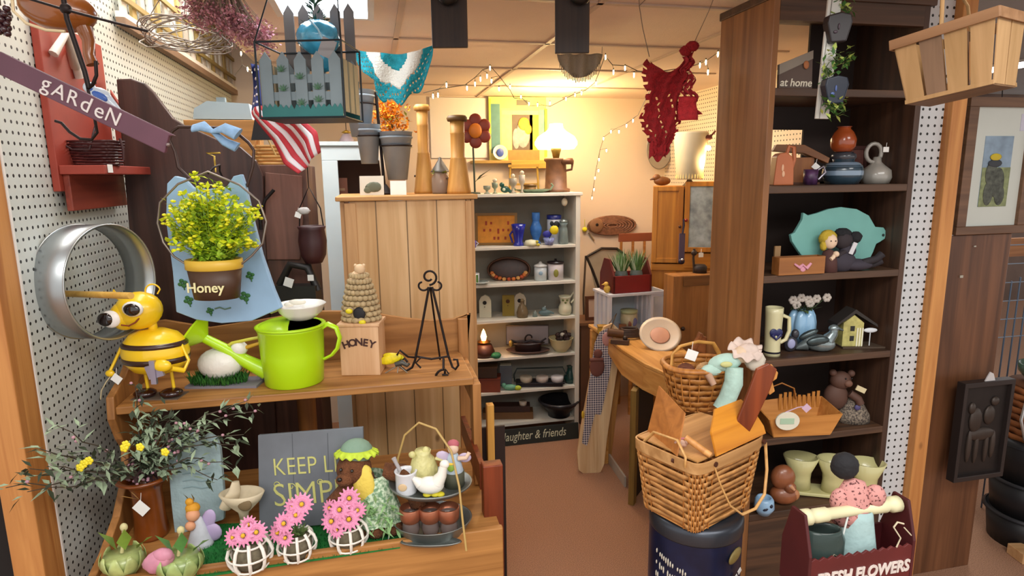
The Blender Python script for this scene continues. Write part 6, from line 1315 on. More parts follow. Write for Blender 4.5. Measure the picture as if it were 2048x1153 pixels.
# ironing boards leaning at the aisle
q0 = at(1187, 944, Z=.002); top = at(1222, 652, D=(q0-CAMLOC).dot(FW)*.985)
t = Th('leaning_board', 'long cream bread-board shaped plank with rounded ends leaning on the pine table', 'board', q0, rz=-8, rx=-4); kk = t.k
ol = [(-26, 6), (-16, -4), (0, -6), (12, 0), (18, 16), (22, 60), (34, 160), (46, 250), (44, 286), (32, 300), (18, 294), (6, 262), (-8, 180), (-22, 90), (-28, 40)]
ol = [(x*1.18, z) for x, z in ol]
b = t.b(); b.prism(ol, -4, 4); s_ = b.out('plank', wood('c8a274', 'e6cca0', 'z'), bevel=.003)
b = B(kk, s_); V = []; 
b.prism([(-24, 62), (-14, 56), (2, 120), (14, 118), (30, 190), (42, 262), (30, 292), (12, 284), (2, 262), (-10, 180)], -5.6, -4.4); b.out('checkered_cloth', cells('2c2a4c', 'd6ccc8', 75, 75))
b = B(kk, s_); b.ball((6, -8, 216), (15, 3, 20)); b.ball((8, -8, 242), (9, 3, 9)); b.tube([(-8, -8, 230), (18, -8, 230)], 4, 8); b.out('gingerbread_figure', mat('6f4238', .8, var=.2)); b = B(kk, s_); b.ball((26, -7, 270), (10, 3, 14)); b.out('pink_bow', mat('b5837c', .8)); b = B(kk, s_); b.ball((-22, -6, 120), (3, 2, 8)); b.out('yellow_tag', mat('c9a52c', .6))
b = B(kk, s_); b.tube([(34, -4, 290), (44, -10, 320), (30, -6, 300)], 1.2, 5); b.out('cord', mat('6d5a44', .8))
q1 = at(1213, 925, Z=.002); t = Th('wooden_plank', 'narrow golden brown wooden frame rail leaning beside the cream board', 'plank', q1, rz=-20, rx=-4)
b = t.b(); b.prism([(-8, 0), (8, 0), (34, 268), (20, 272)], -5, 5); b.out('rail', wood('8a5a24', 'b88440', 'z'), bevel=.002); b = t.b(); b.box(20, 34, -6, 6, 262, 280); b.out('end_block', mat('7c4a20', .5))
# glazed panel door and white strip on floor
A_ = at(1256, 1010, Z=0); t = Th('panel_door', 'dark framed panel door leaning under the pine table', 'door', (0, 0, 0), rz=0, k=1)
B_ = at(1298, 955, Z=0); zt1 = at(1259, 790, X=A_.x).z if False else (A_.z+ (at(1260, 782, Y=A_.y).z)); zt2_ = at(1302, 742, Y=B_.y).z
om = wood('6b5426', '8f7236', 'z')
def wallq(b, P, Q, z0, z1, z2, th):
    n_ = Vector((Q.y-P.y, P.x-Q.x, 0)).normalized()*th
    V = [(P.x, P.y, z0), (Q.x, Q.y, z0), (Q.x, Q.y, z2), (P.x, P.y, z1)]; V2 = [(v[0]+n_.x, v[1]+n_.y, v[2]) for v in V]
    b.add(V+V2, [(0, 1, 2, 3), (7, 6, 5, 4), (0, 4, 5, 1), (1, 5, 6, 2), (2, 6, 7, 3), (3, 7, 4, 0)])
b = t.b(); wallq(b, A_, A_.lerp(B_, .12), 0.001, zt1, zt1+.01, .03); b.out('front_stile', om); b = t.b(); wallq(b, A_.lerp(B_, .12), B_, 0.001, zt1-.0, zt2_, .012); b.out('panel', mat('2b2119', .6))
C0 = at(1205, 905, Z=0); C1 = at(1252, 975, Z=0)
t = Th('lettered_strip', 'white lettered strip board on the floor beneath the table', 'sign', (C0.x, C0.y, .001), rz=0, k=1); d_ = C1-C0
b = t.b(); wallq(b, Vector((0, 0, 0)), d_, 0, .06, .06, .01); sb = b.out('strip', mat('b4aca0', .7, var=.15))
ang = math.degrees(math.atan2(d_.y, d_.x)); text('SALE ITEM', .05, mat('3c3830', .7), sb, (d_.x/2-.004, d_.y/2-.003, .03), rot=(90, 0, ang)) if False else None
b = B(1, sb)
for i in range(8):
    q = d_*(.1+i*.105); b.tube([(q.x-.002, q.y-.002, .015), (q.x+.002, q.y-.006, .045)], .003, 5)
b.out('dark_lettering', mat('5c564c', .7))
# ------------------------------------------------------------ picnic baskets in the right foreground
wkr = wood('b07438', 'd69c5a', 'x', 1.5, .55); wkr2 = wood('9c5f28', 'c98840', 'z', 1.5, .5)
wcol = mat('c08a4e', .6, var=.3, vs=40)
# navy can under it
DC = 1.6
p = at(1392, 1010, D=DC); topz = p.z
can = Vector((p.x, p.y, 0)); kc = DC/FPX
t = Th('navy_can', 'tall navy blue lard can with worn white printed lettering and emblem', 'can', can, k=1)
R_ = 90*kc; nb = mat('141d3c', .35, var=.5, vs=14, metal=.2)
b = t.b(); b.lathe([(0, 0), (R_*.98, 0), (R_, .02), (R_, topz-.03)], 48, cap=False); b.lathe([(R_, .02), (R_*.98, 0), (0, 0)], 48); body_ = b.out('body', nb)
b = t.b(); b.lathe([(R_, topz-.05), (R_*1.02, topz-.045), (R_*1.02, topz-.02), (R_*.99, topz-.008), (R_*.9, topz-.006), (0, topz-.005)], 48); b.out('lid', mat('40444c', .35, metal=.6, var=.3))
b = t.b()
for i in range(14):       # worn cream lettering block wrapping round the left of the can
    for j in range(6):
        a_ = math.radians(180+22+i*3.2); z = topz-.10-j*.032-.002*i
        w_ = RN.uniform(.4, 1)
        if RN.random() < .2: continue
        x, y = R_*1.004*math.cos(a_), R_*1.004*math.sin(a_)
        b.ball((x, y, z), (.0022, .0022, .012*w_), 6)
o = b.out('worn_print', mat('cfc8b8', .6, var=.2)); o['kind'] = 'stuff'
b = t.b(); b.ball((R_*.62, -R_*.80, topz-.085), (.028, .006, .016), 16, rot=(0, -20, 40)); b.out('gold_emblem', mat('7c6a38', .5, var=.3, vs=60))
for i in range(4): b = t.b(); b.box(R_*.66-i*.008, R_*.66-i*.008+.014, -R_*.84, -R_*.83, topz-.13-i*.018, topz-.118-i*.018, rot=(0, -30, 40)); b.out('white_mark', mat('dcdcd8', .6))
# picnic basket: rounded box of woven bands
p = Vector((can.x, can.y, topz)); k = kof(p)
t = Th('picnic_basket', 'large woven picnic basket with golden lid flaps standing on the navy can', 'picnic basket', p, rz=24)
pth = rrect(1, .74, 9)
def P_(s, h): q = pth(s); w_ = 88+16*h; return q[0]*w_, q[1]*w_
b = t.b(); weave(b, P_, 2, 128, 11, 2.2, 72, .84); b.out('woven_side', wcol, solid=.0016)
for j in range(36):
    b = t.b(); s_ = (j+.5)/36; q0 = P_(s_, 0); q1 = P_(s_, 1); b.tube([(q0[0], q0[1], 0), (q1[0], q1[1], 134)], 3.2, 6, flat=.4); b.out('stake', wkr2)
b = t.b(); b.add([(P_(j/48, 0)[0], P_(j/48, 0)[1], 1) for j in range(48)], [tuple(range(48))]); b.out('base', wkr, solid=.003)
b = t.b(); V = []; F = []
for j in range(72):
    q = P_(j/72, 1); l = math.hypot(*q)
    for dz, dr in ((124, 4), (146, 5), (146, 1), (124, 0)): V.append((q[0]*(1+dr/l), q[1]*(1+dr/l), dz))
for j in range(72):
    for m_ in range(4): a_, c_ = j*4+m_, j*4+(m_+1) % 4; q_ = ((j+1) % 72)*4; F.append((a_, q_+m_, q_+(m_+1) % 4, c_))
b.add(V, F); b.out('rim_band', wood('a87a48', 'cfa068', 'x'), bevel=.001)
gold = wood('b8701c', 'd8902c', 'x', 1, .35)
b = t.b(); b.box(-98, 100, -70, 70, 145, 149); b.out('inner_lid', wood('a8763e', 'cf9c60', 'x'), bevel=.001)
b = t.b(); V_ = [(-58, -80, 150), (102, -78, 150), (106, -70, 162), (98, -50, 192), (76, -36, 214), (-6, -36, 214), (-44, -56, 186)]; b.add(V_, [tuple(range(7))]); b.out('front_lid_flap', gold, solid=.005)
b = t.b(); b.X = Matrix.Translation((-10, 72, 148)) @ Matrix.Rotation(math.radians(-62), 4, 'Y'); b.box(-100, 0, -146, -4, 0, 4) if False else b.box(-4, 2, 0, 0, 0, 0); 
b.X = None; b.add([(-104, -30, 146), (-64, 74, 146), (-34, 74, 236), (-70, -18, 216)], [(0, 1, 2, 3)]); b.out('open_left_flap', wood('9c5f2c', 'c07c3c', 'x'), solid=.004)
b = t.b(); b.cyl((-82, -30, 176), (-66, -74, 152), 6, n=10); b.out('lid_dowel', wkr)
for x, y in ((-106, -20), (-60, -76), (96, -76)):
    b = t.b(); b.cyl((x, y-2, 136), (x, y-7, 136), 5, n=10); b.out('hinge_peg', mat('4a2413', .5))
b = t.b(); b.tube([(-62, -79, 134), (-50, -86, 96), (-28, -94, 50), (6, -98, 22), (50, -98, 18), (86, -94, 34), (106, -84, 76), (108, -76, 130)], 3, 8, flat=.6); b.out('folded_handle', wood('b8884c', 'd8a868', 'x'))
b = t.b(); b.tube([(-107, -50, 134), (-114, -56, 156), (-104, -30, 176), (-98, 30, 170), (-100, 60, 134)], 4, 8, flat=.6); b.out('left_handle', wood('b8884c', 'd8a868', 'x'))
PB = t
def pb_(x, y, z): return t_loc(PB, x, y, z)
def t_loc(th, x, y, z):
    a_ = th.o.rotation_euler[2]; return Vector(th.o.location)+Vector(((math.cos(a_)*x-math.sin(a_)*y)*th.k, (math.sin(a_)*x+math.cos(a_)*y)*th.k, z*th.k))
t = Th('rope_toy', 'small pink and cream rag bundle lying in the open picnic basket', 'rag bundle', pb_(-84, -24, 150)); b = t.b(); b.ball((0, 0, 16), (14, 10, 10), 12, wob=.15); b.ball((10, -4, 22), (9, 8, 8), 12, wob=.2); b.out('rag', mat('c9a08a', .8, var=.4, vs=60)); b = t.b(); b.tube([(-8, 0, 24), (4, -8, 28), (14, -2, 18)], 2, 6); b.out('pink_tie', mat('b56a70', .7))
# red-brown paddle standing in the basket
q0 = at(1465, 893, D=DC*.965); q1 = at(1524, 730, D=DC*1.0)
t = Th('wooden_paddle', 'reddish brown wooden board paddle stuck upright in the picnic basket', 'paddle', q0); d_ = Vector((48, 0, 176))
mw = wood('5c2610', '863e1c', 'z', 1, .35)
b = t.b(); b.prism([(-14, 0), (16, -4), (42, 54), (66, 116), (78, 160), (60, 172), (38, 162), (18, 96)], -4, 4); b.out('blade', mw, bevel=.003)
b = t.b(); b.prism([(70, 168), (84, 150), (82, 138), (74, 132), (80, 112), (70, 104), (62, 120), (62, 160)], 4.5, 10); b.out('scalloped_edge', wood('9c6228', 'c98a44', 'z'), bevel=.002)
# egg basket with doll
p = at(1393, 812, D=1.95); 
t = Th('egg_basket', 'honey coloured round woven basket with arched handle holding a cloth doll', 'basket', p, rz=-10)
pe = rrect(1, .8, 2.6); 
def PE(s, h): q = pe(s); w_ = 42+26*h**.7; return q[0]*w_, q[1]*w_
b = t.b(); weave(b, PE, 0, 86, 7, 1.8, 56, .84); b.out('woven_side', mat('b27634', .55, var=.3, vs=40), solid=.0014)
b = t.b(); b.add([(PE(j/40, 0)[0], PE(j/40, 0)[1], 0) for j in range(40)], [tuple(range(40))]); b.out('base', wkr, solid=.003)
b = t.b(); b.tube([(PE(j/40, 1)[0], PE(j/40, 1)[1], 88) for j in range(40)], 4, 8, closed=True, flat=1.5); b.out('rim', wkr2)
for j in range(22): b = t.b(); q0 = PE(j/22, 0); q1 = PE(j/22, 1); qm = PE(j/22, .4); b.tube([(q0[0], q0[1], 0), (qm[0]*1.02, qm[1]*1.02, 34), (q1[0], q1[1], 86)], 2.4, 6, flat=.4); b.out('stake', wkr2)
b = t.b(); b.tube([(-60, -20, 84), (-58, -16, 112), (-40, -8, 126), (0, 8, 130), (36, 22, 122), (52, 30, 100), (54, 32, 84)], 4.6, 8, flat=.5); b.out('arched_handle', wood('b88038', 'dda85a', 'x')); EB = t
price_tag(t.o, t.k, (-22, -22, 112), 22, 20)
for (x, y, z, c_, lab, r_) in ((-26, -6, 72, '7c4a34', 'brown yarn ball in the round egg basket beside the doll', 18), (8, -22, 76, 'c9a070', 'tan straw hat shaped bundle against the doll', 20)):
    b = S('yarn_ball', lab, 'yarn', t_loc(EB, x, y, z)); b.ball((0, 0, 0), r_, 20); 
    for i in range(10): a_ = i*.31; b.tube([((r_+.6)*math.cos(s*.3927), (r_+.6)*math.sin(s*.3927)*math.cos(a_), (r_+.6)*math.sin(s*.3927)*math.sin(a_)) for s in range(16)], 1, 5, closed=True)
    b.out(None, mat(c_, .85, var=.25, vs=50))
p = at(1452, 760, D=1.86); t = Th('cloth_doll', 'pale mint cloth rag doll with ruffled cap and dangling leg in the egg basket', 'doll', p)
mint = mat('b4d4c8', .85, var=.15, vs=30, bump=.3)
b = t.b(); b.ball((-4, 0, 36), (34, 18, 18), 18, rot=(0, -10, 0)); b.ball((-30, -4, 22), (22, 12, 12), 14); b.tube([(10, -14, 30), (8, -20, 0), (-4, -24, -30), (-14, -26, -52)], [17, 18, 17, 19], 14); b.out('body', mint)
b = t.b(); b.ball((30, 0, 52), (20, 16, 17), 16); b.out('head', mat('dcc2a6', .8))
b = t.b(); b.sheet(lambda a, c: (36+math.cos(a*6.283)*(14+c*20+3*math.sin(a*44)*c)*.95, math.sin(a*6.283)*(12+c*14), 62+math.sin(a*6.283)*c*16+4*math.sin(a*50)*c), 60, 4); b.ball((42, 2, 60), (20, 16, 14), 14); b.out('ruffled_cap', mat('dcc8bc', .85, var=.15, vs=30), solid=.0015)
b = t.b(); b.ball((56, 0, 38), (20, 10, 20), 14, wob=.12); b.out('lace_collar', mat('d8d0c0', .85)); b = t.b(); b.tube([(-40, -10, 16), (-30, -18, -4)], [8, 6]); b.out('hand', mat('c09a80', .8)); b = t.b(); b.ball((-8, -20, 38), (12, 4, 6)); b.out('yellow_ribbon', mat('cfcf8c', .7))
p = at(1435, 690, D=2.15); b = S('wooden_tray_end', 'brown wooden tray end sticking up behind the egg basket', 'tray', p, ry=22); b.box(-40, 44, -4, 4, -26, 6); b.box(-44, -38, -8, 8, -28, 10); b.out(None, wood('6a3818', '98582a', 'x'), bevel=.001)

# ------------------------------------------------------------ dark bookcase contents
def rb(i, u, dy=.09): return on(u, RY0+dy, RZ[i]+.0006)
# top level sign (shelf at 1.935)
p = rb(1, 1592, .03); t = Th('home_sign', 'dark wooden roof-shaped sign with pale script leaning in the top compartment', 'sign', p, rz=0, rx=-4, k=kof(p)*.9)
b = t.b(); b.prism([(-46, 0), (38, 0), (38, 66), (-46, 30)], -3, 3); s_ = b.out('board', mat('5a4a42', .7, var=.2)); b = B(t.k, s_); b.prism([(-46, 30), (38, 66), (38, 84), (-46, 52)], -5, 3); b.out('grey_roof', mat('8a8276', .7)); text('at home', 24*t.k, mat('dcd4c0', .6), s_, (-4*t.k, -3.6*t.k, 13*t.k), shear=.2, bold=.0003)
b = B(t.k, s_); b.ball((20, -6, 52), (7, 3, 9)); b.out('orange_finial', mat('a8683c', .6))
# second level: shelf 1.662
p = rb(2, 1563, .06); t = Th('orange_pitcher', 'terracotta orange tall pitcher with leaf cut-out and curved handle', 'pitcher', p)
b = t.b(); b.prism([(-22, 0), (18, 0), (16, 40), (12, 56), (0, 64), (-12, 62), (-18, 56)], -14, 14); b.out('body', mat('b8683e', .45, var=.15), bevel=.003, seg=3); b = t.b(); b.tube([(6, 0, 60), (10, 0, 76), (20, 0, 74), (22, 0, 50), (18, 0, 34)], 4, 8); b.out('handle', mat('b8683e', .45)); b = t.b(); b.ball((-4, -14.5, 22), (3, 1, 6)); b.ball((-6, -14.5, 34), (2.5, 1, 7)); b.out('pale_leaf', mat('e0b08c', .5))
p = rb(2, 1600, .15); t = Th('bird_feeder', 'brown wooden bird feeder with overhanging roof on the second shelf', 'bird feeder', p, rz=-30)
b = t.b(); b.prism([(-56, 66), (-50, 78), (0, 76), (46, 50), (44, 40), (0, 60)], -26, 26); b.out('roof', wood('6a3f1c', '935c2c', 'x'), bevel=.001); b = t.b(); b.box(-24, 20, -18, 18, 4, 52); b.out('body', wood('7a431c', 'a5662c', 'z')); b = t.b(); b.box(-34, 32, -24, 24, 0, 4); b.out('base', mat('5c3418', .6)); price_tag(t.o, t.k, (22, -30, 34), 12, 40)
p = rb(2, 1620, .07); t = Th('ribbon_mug', 'brown and blue mug with a silver handle beside the bird feeder', 'mug', p); b = t.b(); b.lathe([(0, 0), (13, 0), (14, 30), (12, 30), (11, 3), (0, 3)], 22); b.out('cup', mat('4b2c50', .4, var=.6, vs=60)); b = t.b(); b.tube([(8, -8, 28), (20, -8, 36), (26, -6, 24), (14, -4, 10)], 2.4, 6); b.out('handle', mat('aca8b4', .25, metal=.8))
p = rb(2, 1683, .09); t = Th('blue_stoneware_jar', 'wide blue-grey banded stoneware jar on the second shelf', 'jar', p)
b = t.b(); b.lathe([(0, 0), (30, 0), (37, 14), (37, 28), (35, 36), (20, 44), (22, 56), (16, 62), (0, 62)], 36); b.out('jar', mat('2f4350', .25, var=.3, vs=10, coat=.6)); b = t.b(); b.lathe([(37.4, 17), (37.8, 22), (37.4, 26)], 36, cap=False); b.lathe([(36, 34), (30, 40.5), (26, 42.5)], 36, cap=False); b.out('pale_band', mat('7d93a8', .25, coat=.6)); b = t.b(); b.lathe([(18, 44), (23, 52), (22, 58), (14, 62)], 30, cap=False); b.out('dark_lid', mat('3c4048', .3, coat=.5)); JL = Vector(p)+Vector((0, 0, 63*t.k)); JK = t.k
t = Th('terracotta_pot', 'rounded glazed orange terracotta pot sitting on the blue stoneware jar', 'pot', JL+Vector((-.006, 0, 0))); b = t.b(); b.lathe([(0, 0), (16, 0), (23, 10), (24, 24), (18, 38), (12, 44), (12, 48), (10, 48), (10, 42), (0, 38)], 30); b.out('pot', mat('a04a22', .25, var=.15, coat=.6)); b = t.b(); b.lathe([(12, 47), (14, 49), (10, 49)], 24, cap=False); b.out('rim', mat('7c3518', .4)); TP = t
p = rb(2, 1712, .17); t = Th('framed_picture', 'dark red framed picture leaning at the back of the second shelf', 'picture', p, rz=0, rx=-5); b = t.b()
for q in ((-22, 22, 0, 7), (-22, 22, 66, 73), (-22, -15, 7, 66), (15, 22, 7, 66)): b.box(q[0], q[1], -3, 2, q[2], q[3])
b.out('frame', mat('4a2a26', .4)); b = t.b(); b.box(-15, 15, -1, 1, 7, 66); b.out('print', mat('6d4038', .6, var=.4, vs=40))
p = rb(2, 1750, .08); t = Th('grey_jug', 'small white-grey lobed jug with ring handle and tag', 'jug', p); gj = mat('9c9890', .3, coat=.5)
b = t.b(); b.lathe([(0, 0), (24, 0), (28, 12), (26, 26), (14, 36), (8, 42), (7, 52), (0, 52)], 32, wob=.02); b.out('body', gj); b = t.b(); b.tube([(-8+15*math.cos(a*.3927), 0, 60+18*math.sin(a*.3927)) for a in range(16)], 4, 8, closed=True); b.out('ring_handle', gj); price_tag(t.o, t.k, (12, -6, 66), 11, 0)
# hanging white board with pots and greenery in front of the bookcase
p = at(1643, 238, D=1.62); k_ = kof(p); hh = (CZ-p.z)/k_
t = Th('white_board', 'tall narrow whitewashed board hanging before the dark bookcase', 'hanging board', p, ry=2.0); b = t.b(); b.box(-13, 13, -3, 3, 0, min(hh-4, 245)); b.out('board', mat('cfcfc8', .6, var=.1), bevel=.001); b = t.b(); b.tube([(-6, -3, 0), (-6, -5, 40), (-9, -3, 110), (-6, -4, 238)], .8, 4); b.out('wire', mat('7c7c78', .5))
def vine(u, v, lab, n, sx, sz, D=1.58, seed=1):
    rr = random.Random(seed); t = Th('ivy_sprig', lab, 'artificial ivy', at(u, v, D=D)); b = t.b(); b2 = t.b(); b3 = t.b()
    for i in range(7): b3.tube([(0, 0, 0), (rr.uniform(-sx, sx)*.6, rr.uniform(-8, 4), sz*.4), (rr.uniform(-sx, sx), rr.uniform(-14, 4), rr.uniform(-sz*.4, sz))], .9, 4)
    for i in range(n): (b if rr.random() < .6 else b2).leaf((rr.uniform(-sx, sx), rr.uniform(-16, 6), rr.uniform(-sz*.5, sz)), (rr.uniform(-1, 1), rr.uniform(-1, .2), rr.uniform(-1, .8)), rr.uniform(10, 20), rr.uniform(6, 11))
    b.out('green_leaves', mat('3f6e2c', .6, var=.35, vs=50)); b2.out('pale_leaves', mat('b8cc6a', .5, var=.2, vs=50)); b3.out('stems', mat('56683a', .7)); return t
for (u, v, s_, lab, c_) in ((1672, 88, 1.0, 'upper black heart-shaped wall pocket with ivy on the whitewashed board', '221c20'), (1666, 210, .95, 'lower navy square wall pocket with ivy on the whitewashed board', '1a2436')):
    t = Th('wall_pocket', lab, 'planter', at(u, v, D=1.58)); b = t.b(); b.prism([(-16*s_, 0), (14*s_, 2), (24*s_, 40*s_), (20*s_, 54*s_), (0, 58*s_), (-24*s_, 52*s_), (-26*s_, 38*s_)], -14, 10); b.out('pocket', mat(c_, .4, var=.3), bevel=.004, seg=3); b = t.b(); b.ball((-4, -15, 30), (2, 1.4, 6)); b.ball((-10, -15, 20), (4, 1, 3)); b.out('blue_motif', mat('4c64a0' if u == 1666 else '3c2c38', .4))
vine(1682, 20, 'yellow-green ivy spilling over the upper wall pocket', 46, 22, 36, seed=1)
vine(1676, 128, 'bright ivy trail between the two wall pockets', 50, 26, 30, seed=2)
vine(1652, 150, 'dark green trailing ivy beside the whitewashed board', 30, 12, 30, seed=4)
vine(1664, 222, 'broad leafy green sprig above the terracotta pot', 50, 26, 24, seed=3)
# third: pig board
p = rb(3, 1676, .065); t = Th('pig_board', 'large mint green pig-shaped wooden cutting board', 'cutting board', p, rz=0, rx=-4, k=kof(p)*.96)
ol = [(-82, 14), (-88, 22), (-104, 40), (-120, 60), (-124, 74), (-114, 78), (-104, 92), (-96, 104), (-94, 118), (-82, 112), (-60, 116), (-30, 124), (0, 127), (40, 122), (72, 108), (90, 84), (112, 82), (120, 72), (116, 58), (104, 52), (94, 48), (86, 30), (74, 10), (54, 2), (40, 10), (20, 4), (-30, 4), (-50, 2), (-66, 4)]
b = t.b(); b.prism([(x*.94, z) for x, z in ol], -4, 4); pg = b.out('board', mat('6fa8a0', .6, var=.06, vs=20), bevel=.002); b = B(t.k, pg); b.cyl((104, -5, 66), (104, -3.8, 66), 3, n=12); b.out('tail_hole', mat('23312f', .8))
p = rb(3, 1590, .024); t = Th('stencilled_box', 'low brown wooden box with pink stencilled bow on the pig shelf', 'box', p, rz=0, k=kof(p)*.92); b = t.b(); b.box(-56, 56, -22, -19, 0, 38); b.box(-56, 56, 1, 4, 0, 38); b.out('long_side', wood('7a4a22', '9c6430', 'x'), bevel=.001); b = t.b(); b.box(-56, -53, -19, 1, 0, 38); b.box(53, 56, -19, 1, 0, 38); b.box(-53, 53, -19, 1, 0, 2); b.out('end_panel', wood('7a4a22', '9c6430', 'x')); b = t.b(); b.tube([(-20, -22.6, 24), (-8, -22.8, 16), (0, -22.8, 22), (10, -22.8, 14), (20, -22.8, 24)], [3, 5, 3, 5, 3], 6, flat=.5); b.ball((2, -22.6, 12), (7, 1, 6)); b.out('pink_stencil', mat('c88a9c', .6)); b = t.b(); b.box(-50, -36, 4, 8, 20, 60); b.out('tag_strip', mat('8a6a44', .6))
p = rb(3, 1655, .025); t = Th('blonde_doll', 'small doll with yellow curly hair and cream face hugging the black doll', 'doll', p); b = t.b(); b.lathe([(0, 0), (18, 0), (16, 22), (11, 40), (0, 46)], 18); b.out('dress', mat('4b2c28', .8, var=.2)); b = t.b(); b.ball((0, -2, 60), (13, 11, 15)); b.out('head', mat('dcc0a4', .7)); b = t.b(); b.ball((-3, 4, 66), (17, 12, 17), 16, wob=.1); b.ball((-12, 0, 52), (7, 7, 11), 12, wob=.15); b.out('hair', mat('b49a2c', .85, bump=.5)); b = t.b(); b.tube([(8, -8, 38), (2, -14, 30), (-4, -16, 26)], [4, 4, 4]); b.ball((8, -12, 36), 6); b.out('arm', mat('dcc0a4', .7)); b = t.b(); b.ball((-4, -12.6, 62), 1.4, 8); b.ball((5, -12.6, 62), 1.4, 8); b.out('eye', mat('2a2420', .4))
p = rb(3, 1700, .02); t = Th('black_doll', 'reclining black yarn-haired doll with dark dress and outstretched legs', 'doll', p, rz=-16); b = t.b(); b.ball((-18, 0, 60), (18, 13, 18), 16); b.tube([(-10, -4, 40), (-24, -10, 36), (-34, -14, 30)], 5); b.out('head', mat('2a2226', .8)); b = t.b(); b.ball((-20, 2, 74), (16, 12, 11), 14, wob=.15); b.ball((6, 2, 66), (12, 8, 12), 14, wob=.15); b.out('yarn_hair', mat('15161a', .9, bump=.6)); b = t.b(); b.ball((-22, 0, 18), (32, 20, 22), 18); b.ball((8, 0, 12), (34, 18, 12), 18); b.ball((-8, 0, 40), (16, 12, 14)); b.out('dress', mat('35303a', .85, var=.2)); b = t.b(); b.tube([(20, -6, 16), (46, -6, 24), (56, -6, 34)], [8, 7, 8]); b.tube([(20, 6, 8), (46, 4, 12), (60, 2, 20)], [8, 7, 8]); b.out('leg', mat('241f24', .8)); b = t.b(); b.box(-8, 0, -14, -12, 34, 58, rot=(0, 20, 0)); b.out('white_collar', mat('c9c8cc', .8))
# fourth: jug, tulip pot, duck, house
p = rb(4, 1543, .05); t = Th('heart_pitcher', 'tall cream stoneware pitcher with navy heart and base band', 'pitcher', p); cm = mat('ccc69c', .35, coat=.4)
b = t.b(); b.lathe([(0, 0), (16, 0), (16, 8), (15, 20), (16, 60), (17, 88), (17, 98), (15, 98), (14, 60), (0, 50)], 28); b.out('body', cm); b = t.b(); b.tube([(15, 0, 82), (30, 0, 76), (32, 0, 50), (26, 0, 32), (15, 0, 26)], 4, 8); b.out('handle', cm); b = t.b(); b.ball((-5, -15, 50), (8, 2.4, 8)); b.ball((5, -15, 50), (8, 2.4, 8)); b.tube([(-9, -15.5, 46), (0, -17, 36), (9, -15.5, 46)], [4, 2, 4]); b.out('navy_heart', mat('1c2456', .35)); b = t.b(); b.lathe([(16.3, 6), (16.4, 10)], 28, cap=False); b.out('navy_band', mat('1c1c24', .35))
p = rb(4, 1600, .12); t = Th('blue_tulip_vase', 'pale blue tulip-shaped glazed vase with white flowers', 'vase', p)
for j in range(6): b = t.b(); a_ = 6.283*j/6; b.ball((16*math.cos(a_), 14*math.sin(a_), 42), (13, 11, 34), 14); b.out('petal', mat('8fb8d8', .25, var=.1, coat=.5))
b = t.b(); b.lathe([(0, 0), (12, 0), (14, 10), (18, 26), (0, 30)], 20); b.out('base', mat('8fb8d8', .25, coat=.5)); b = t.b()
for i in range(34): b.leaf((RN.uniform(-20, 16), RN.uniform(-14, 6), 76), (RN.uniform(-1, 1), -.6, RN.uniform(-.2, .6)), 18, 8)
b.out('leaves', mat('54683c', .7, var=.3)); b = t.b()
for c in ((-26, 96), (-10, 100), (4, 96), (20, 98), (8, 88), (-18, 86), (40, 100)):
    for j in range(6): a_ = j*1.047; b.ball((c[0]+5*math.cos(a_), -12, c[1]+5*math.sin(a_)), (4.4, 3, 4.4), 8)
b.out('white_flowers', mat('b8aea4', .7, var=.15)); b = t.b()
for c in ((-26, 96), (4, 96), (20, 98), (40, 100)): b.tube([(c[0]*.3, 0, 70), (c[0], -8, c[1])], 1, 4)
b.out('stems', mat('4c5c3c', .7))
p = rb(4, 1632, .05); t = Th('metal_duck', 'dark silver mottled metal bird figurine', 'figurine', p, rz=-20); ms = mat('8d9a9c', .25, metal=.6, var=.5, vs=25)
b = t.b(); b.ball((4, 0, 18), (32, 16, 17), 20, rot=(0, 8, 0)); b.tube([(20, 0, 24), (30, 0, 38), (30, 0, 46)], [13, 9, 8], 12); b.ball((30, 0, 48), (10, 8, 8)); b.tube([(-20, 0, 14), (-40, 0, 6)], [12, 3], 12); b.out('body', ms); b = t.b(); b.tube([(38, 0, 48), (48, 0, 44)], [4, 1.5]); b.out('bill', mat('5f6a6c', .3, metal=.6)); b = t.b(); b.ball((-2, -12, 24), (22, 5, 10), 14, rot=(0, -10, 0)); b.ball((-18, -4, 36), (20, 6, 7), 14, rot=(0, -28, 0)); b.out('wing', mat('4a5658', .3, metal=.6, var=.4, vs=30))
p = rb(4, 1580, .07); t = Th('lilac_bird', 'small lilac and dark bird ornament behind the cream pitcher', 'ornament', p); b = t.b(); b.ball((0, 0, 16), (14, 8, 16), 14); b.ball((8, 0, 36), (8, 6, 10), 12); b.out('body', mat('34343a', .3)); b = t.b(); b.ball((-2, -8, 18), (8, 3, 10)); b.out('lilac_breast', mat('9a9cc0', .4))
p = rb(4, 1696, .08); t = Th('little_house', 'little cream and yellow painted wooden house with dark gable roof', 'model house', p); b = t.b(); b.prism([(-20, 0), (20, 0), (20, 50), (0, 66), (-20, 50)], -14, 14); h_ = b.out('walls', mat('b5ad68', .6, var=.3, vs=60)); b = B(t.k, h_); b.prism([(-36, 44), (-34, 50), (0, 78), (44, 48), (46, 42), (0, 70)], -18, 18); b.out('roof', mat('2c2622', .7)); b = B(t.k, h_); b.box(-6, 2, -15, -14, 34, 44); b.box(-6, 2, -15, -14, 14, 24); b.out('dark_window', mat('1c1a18', .5)); b = B(t.k, h_)
for x in (8, 13, 18): b.box(x-1.4, x+1.4, -15.5, -14, 2, 40)
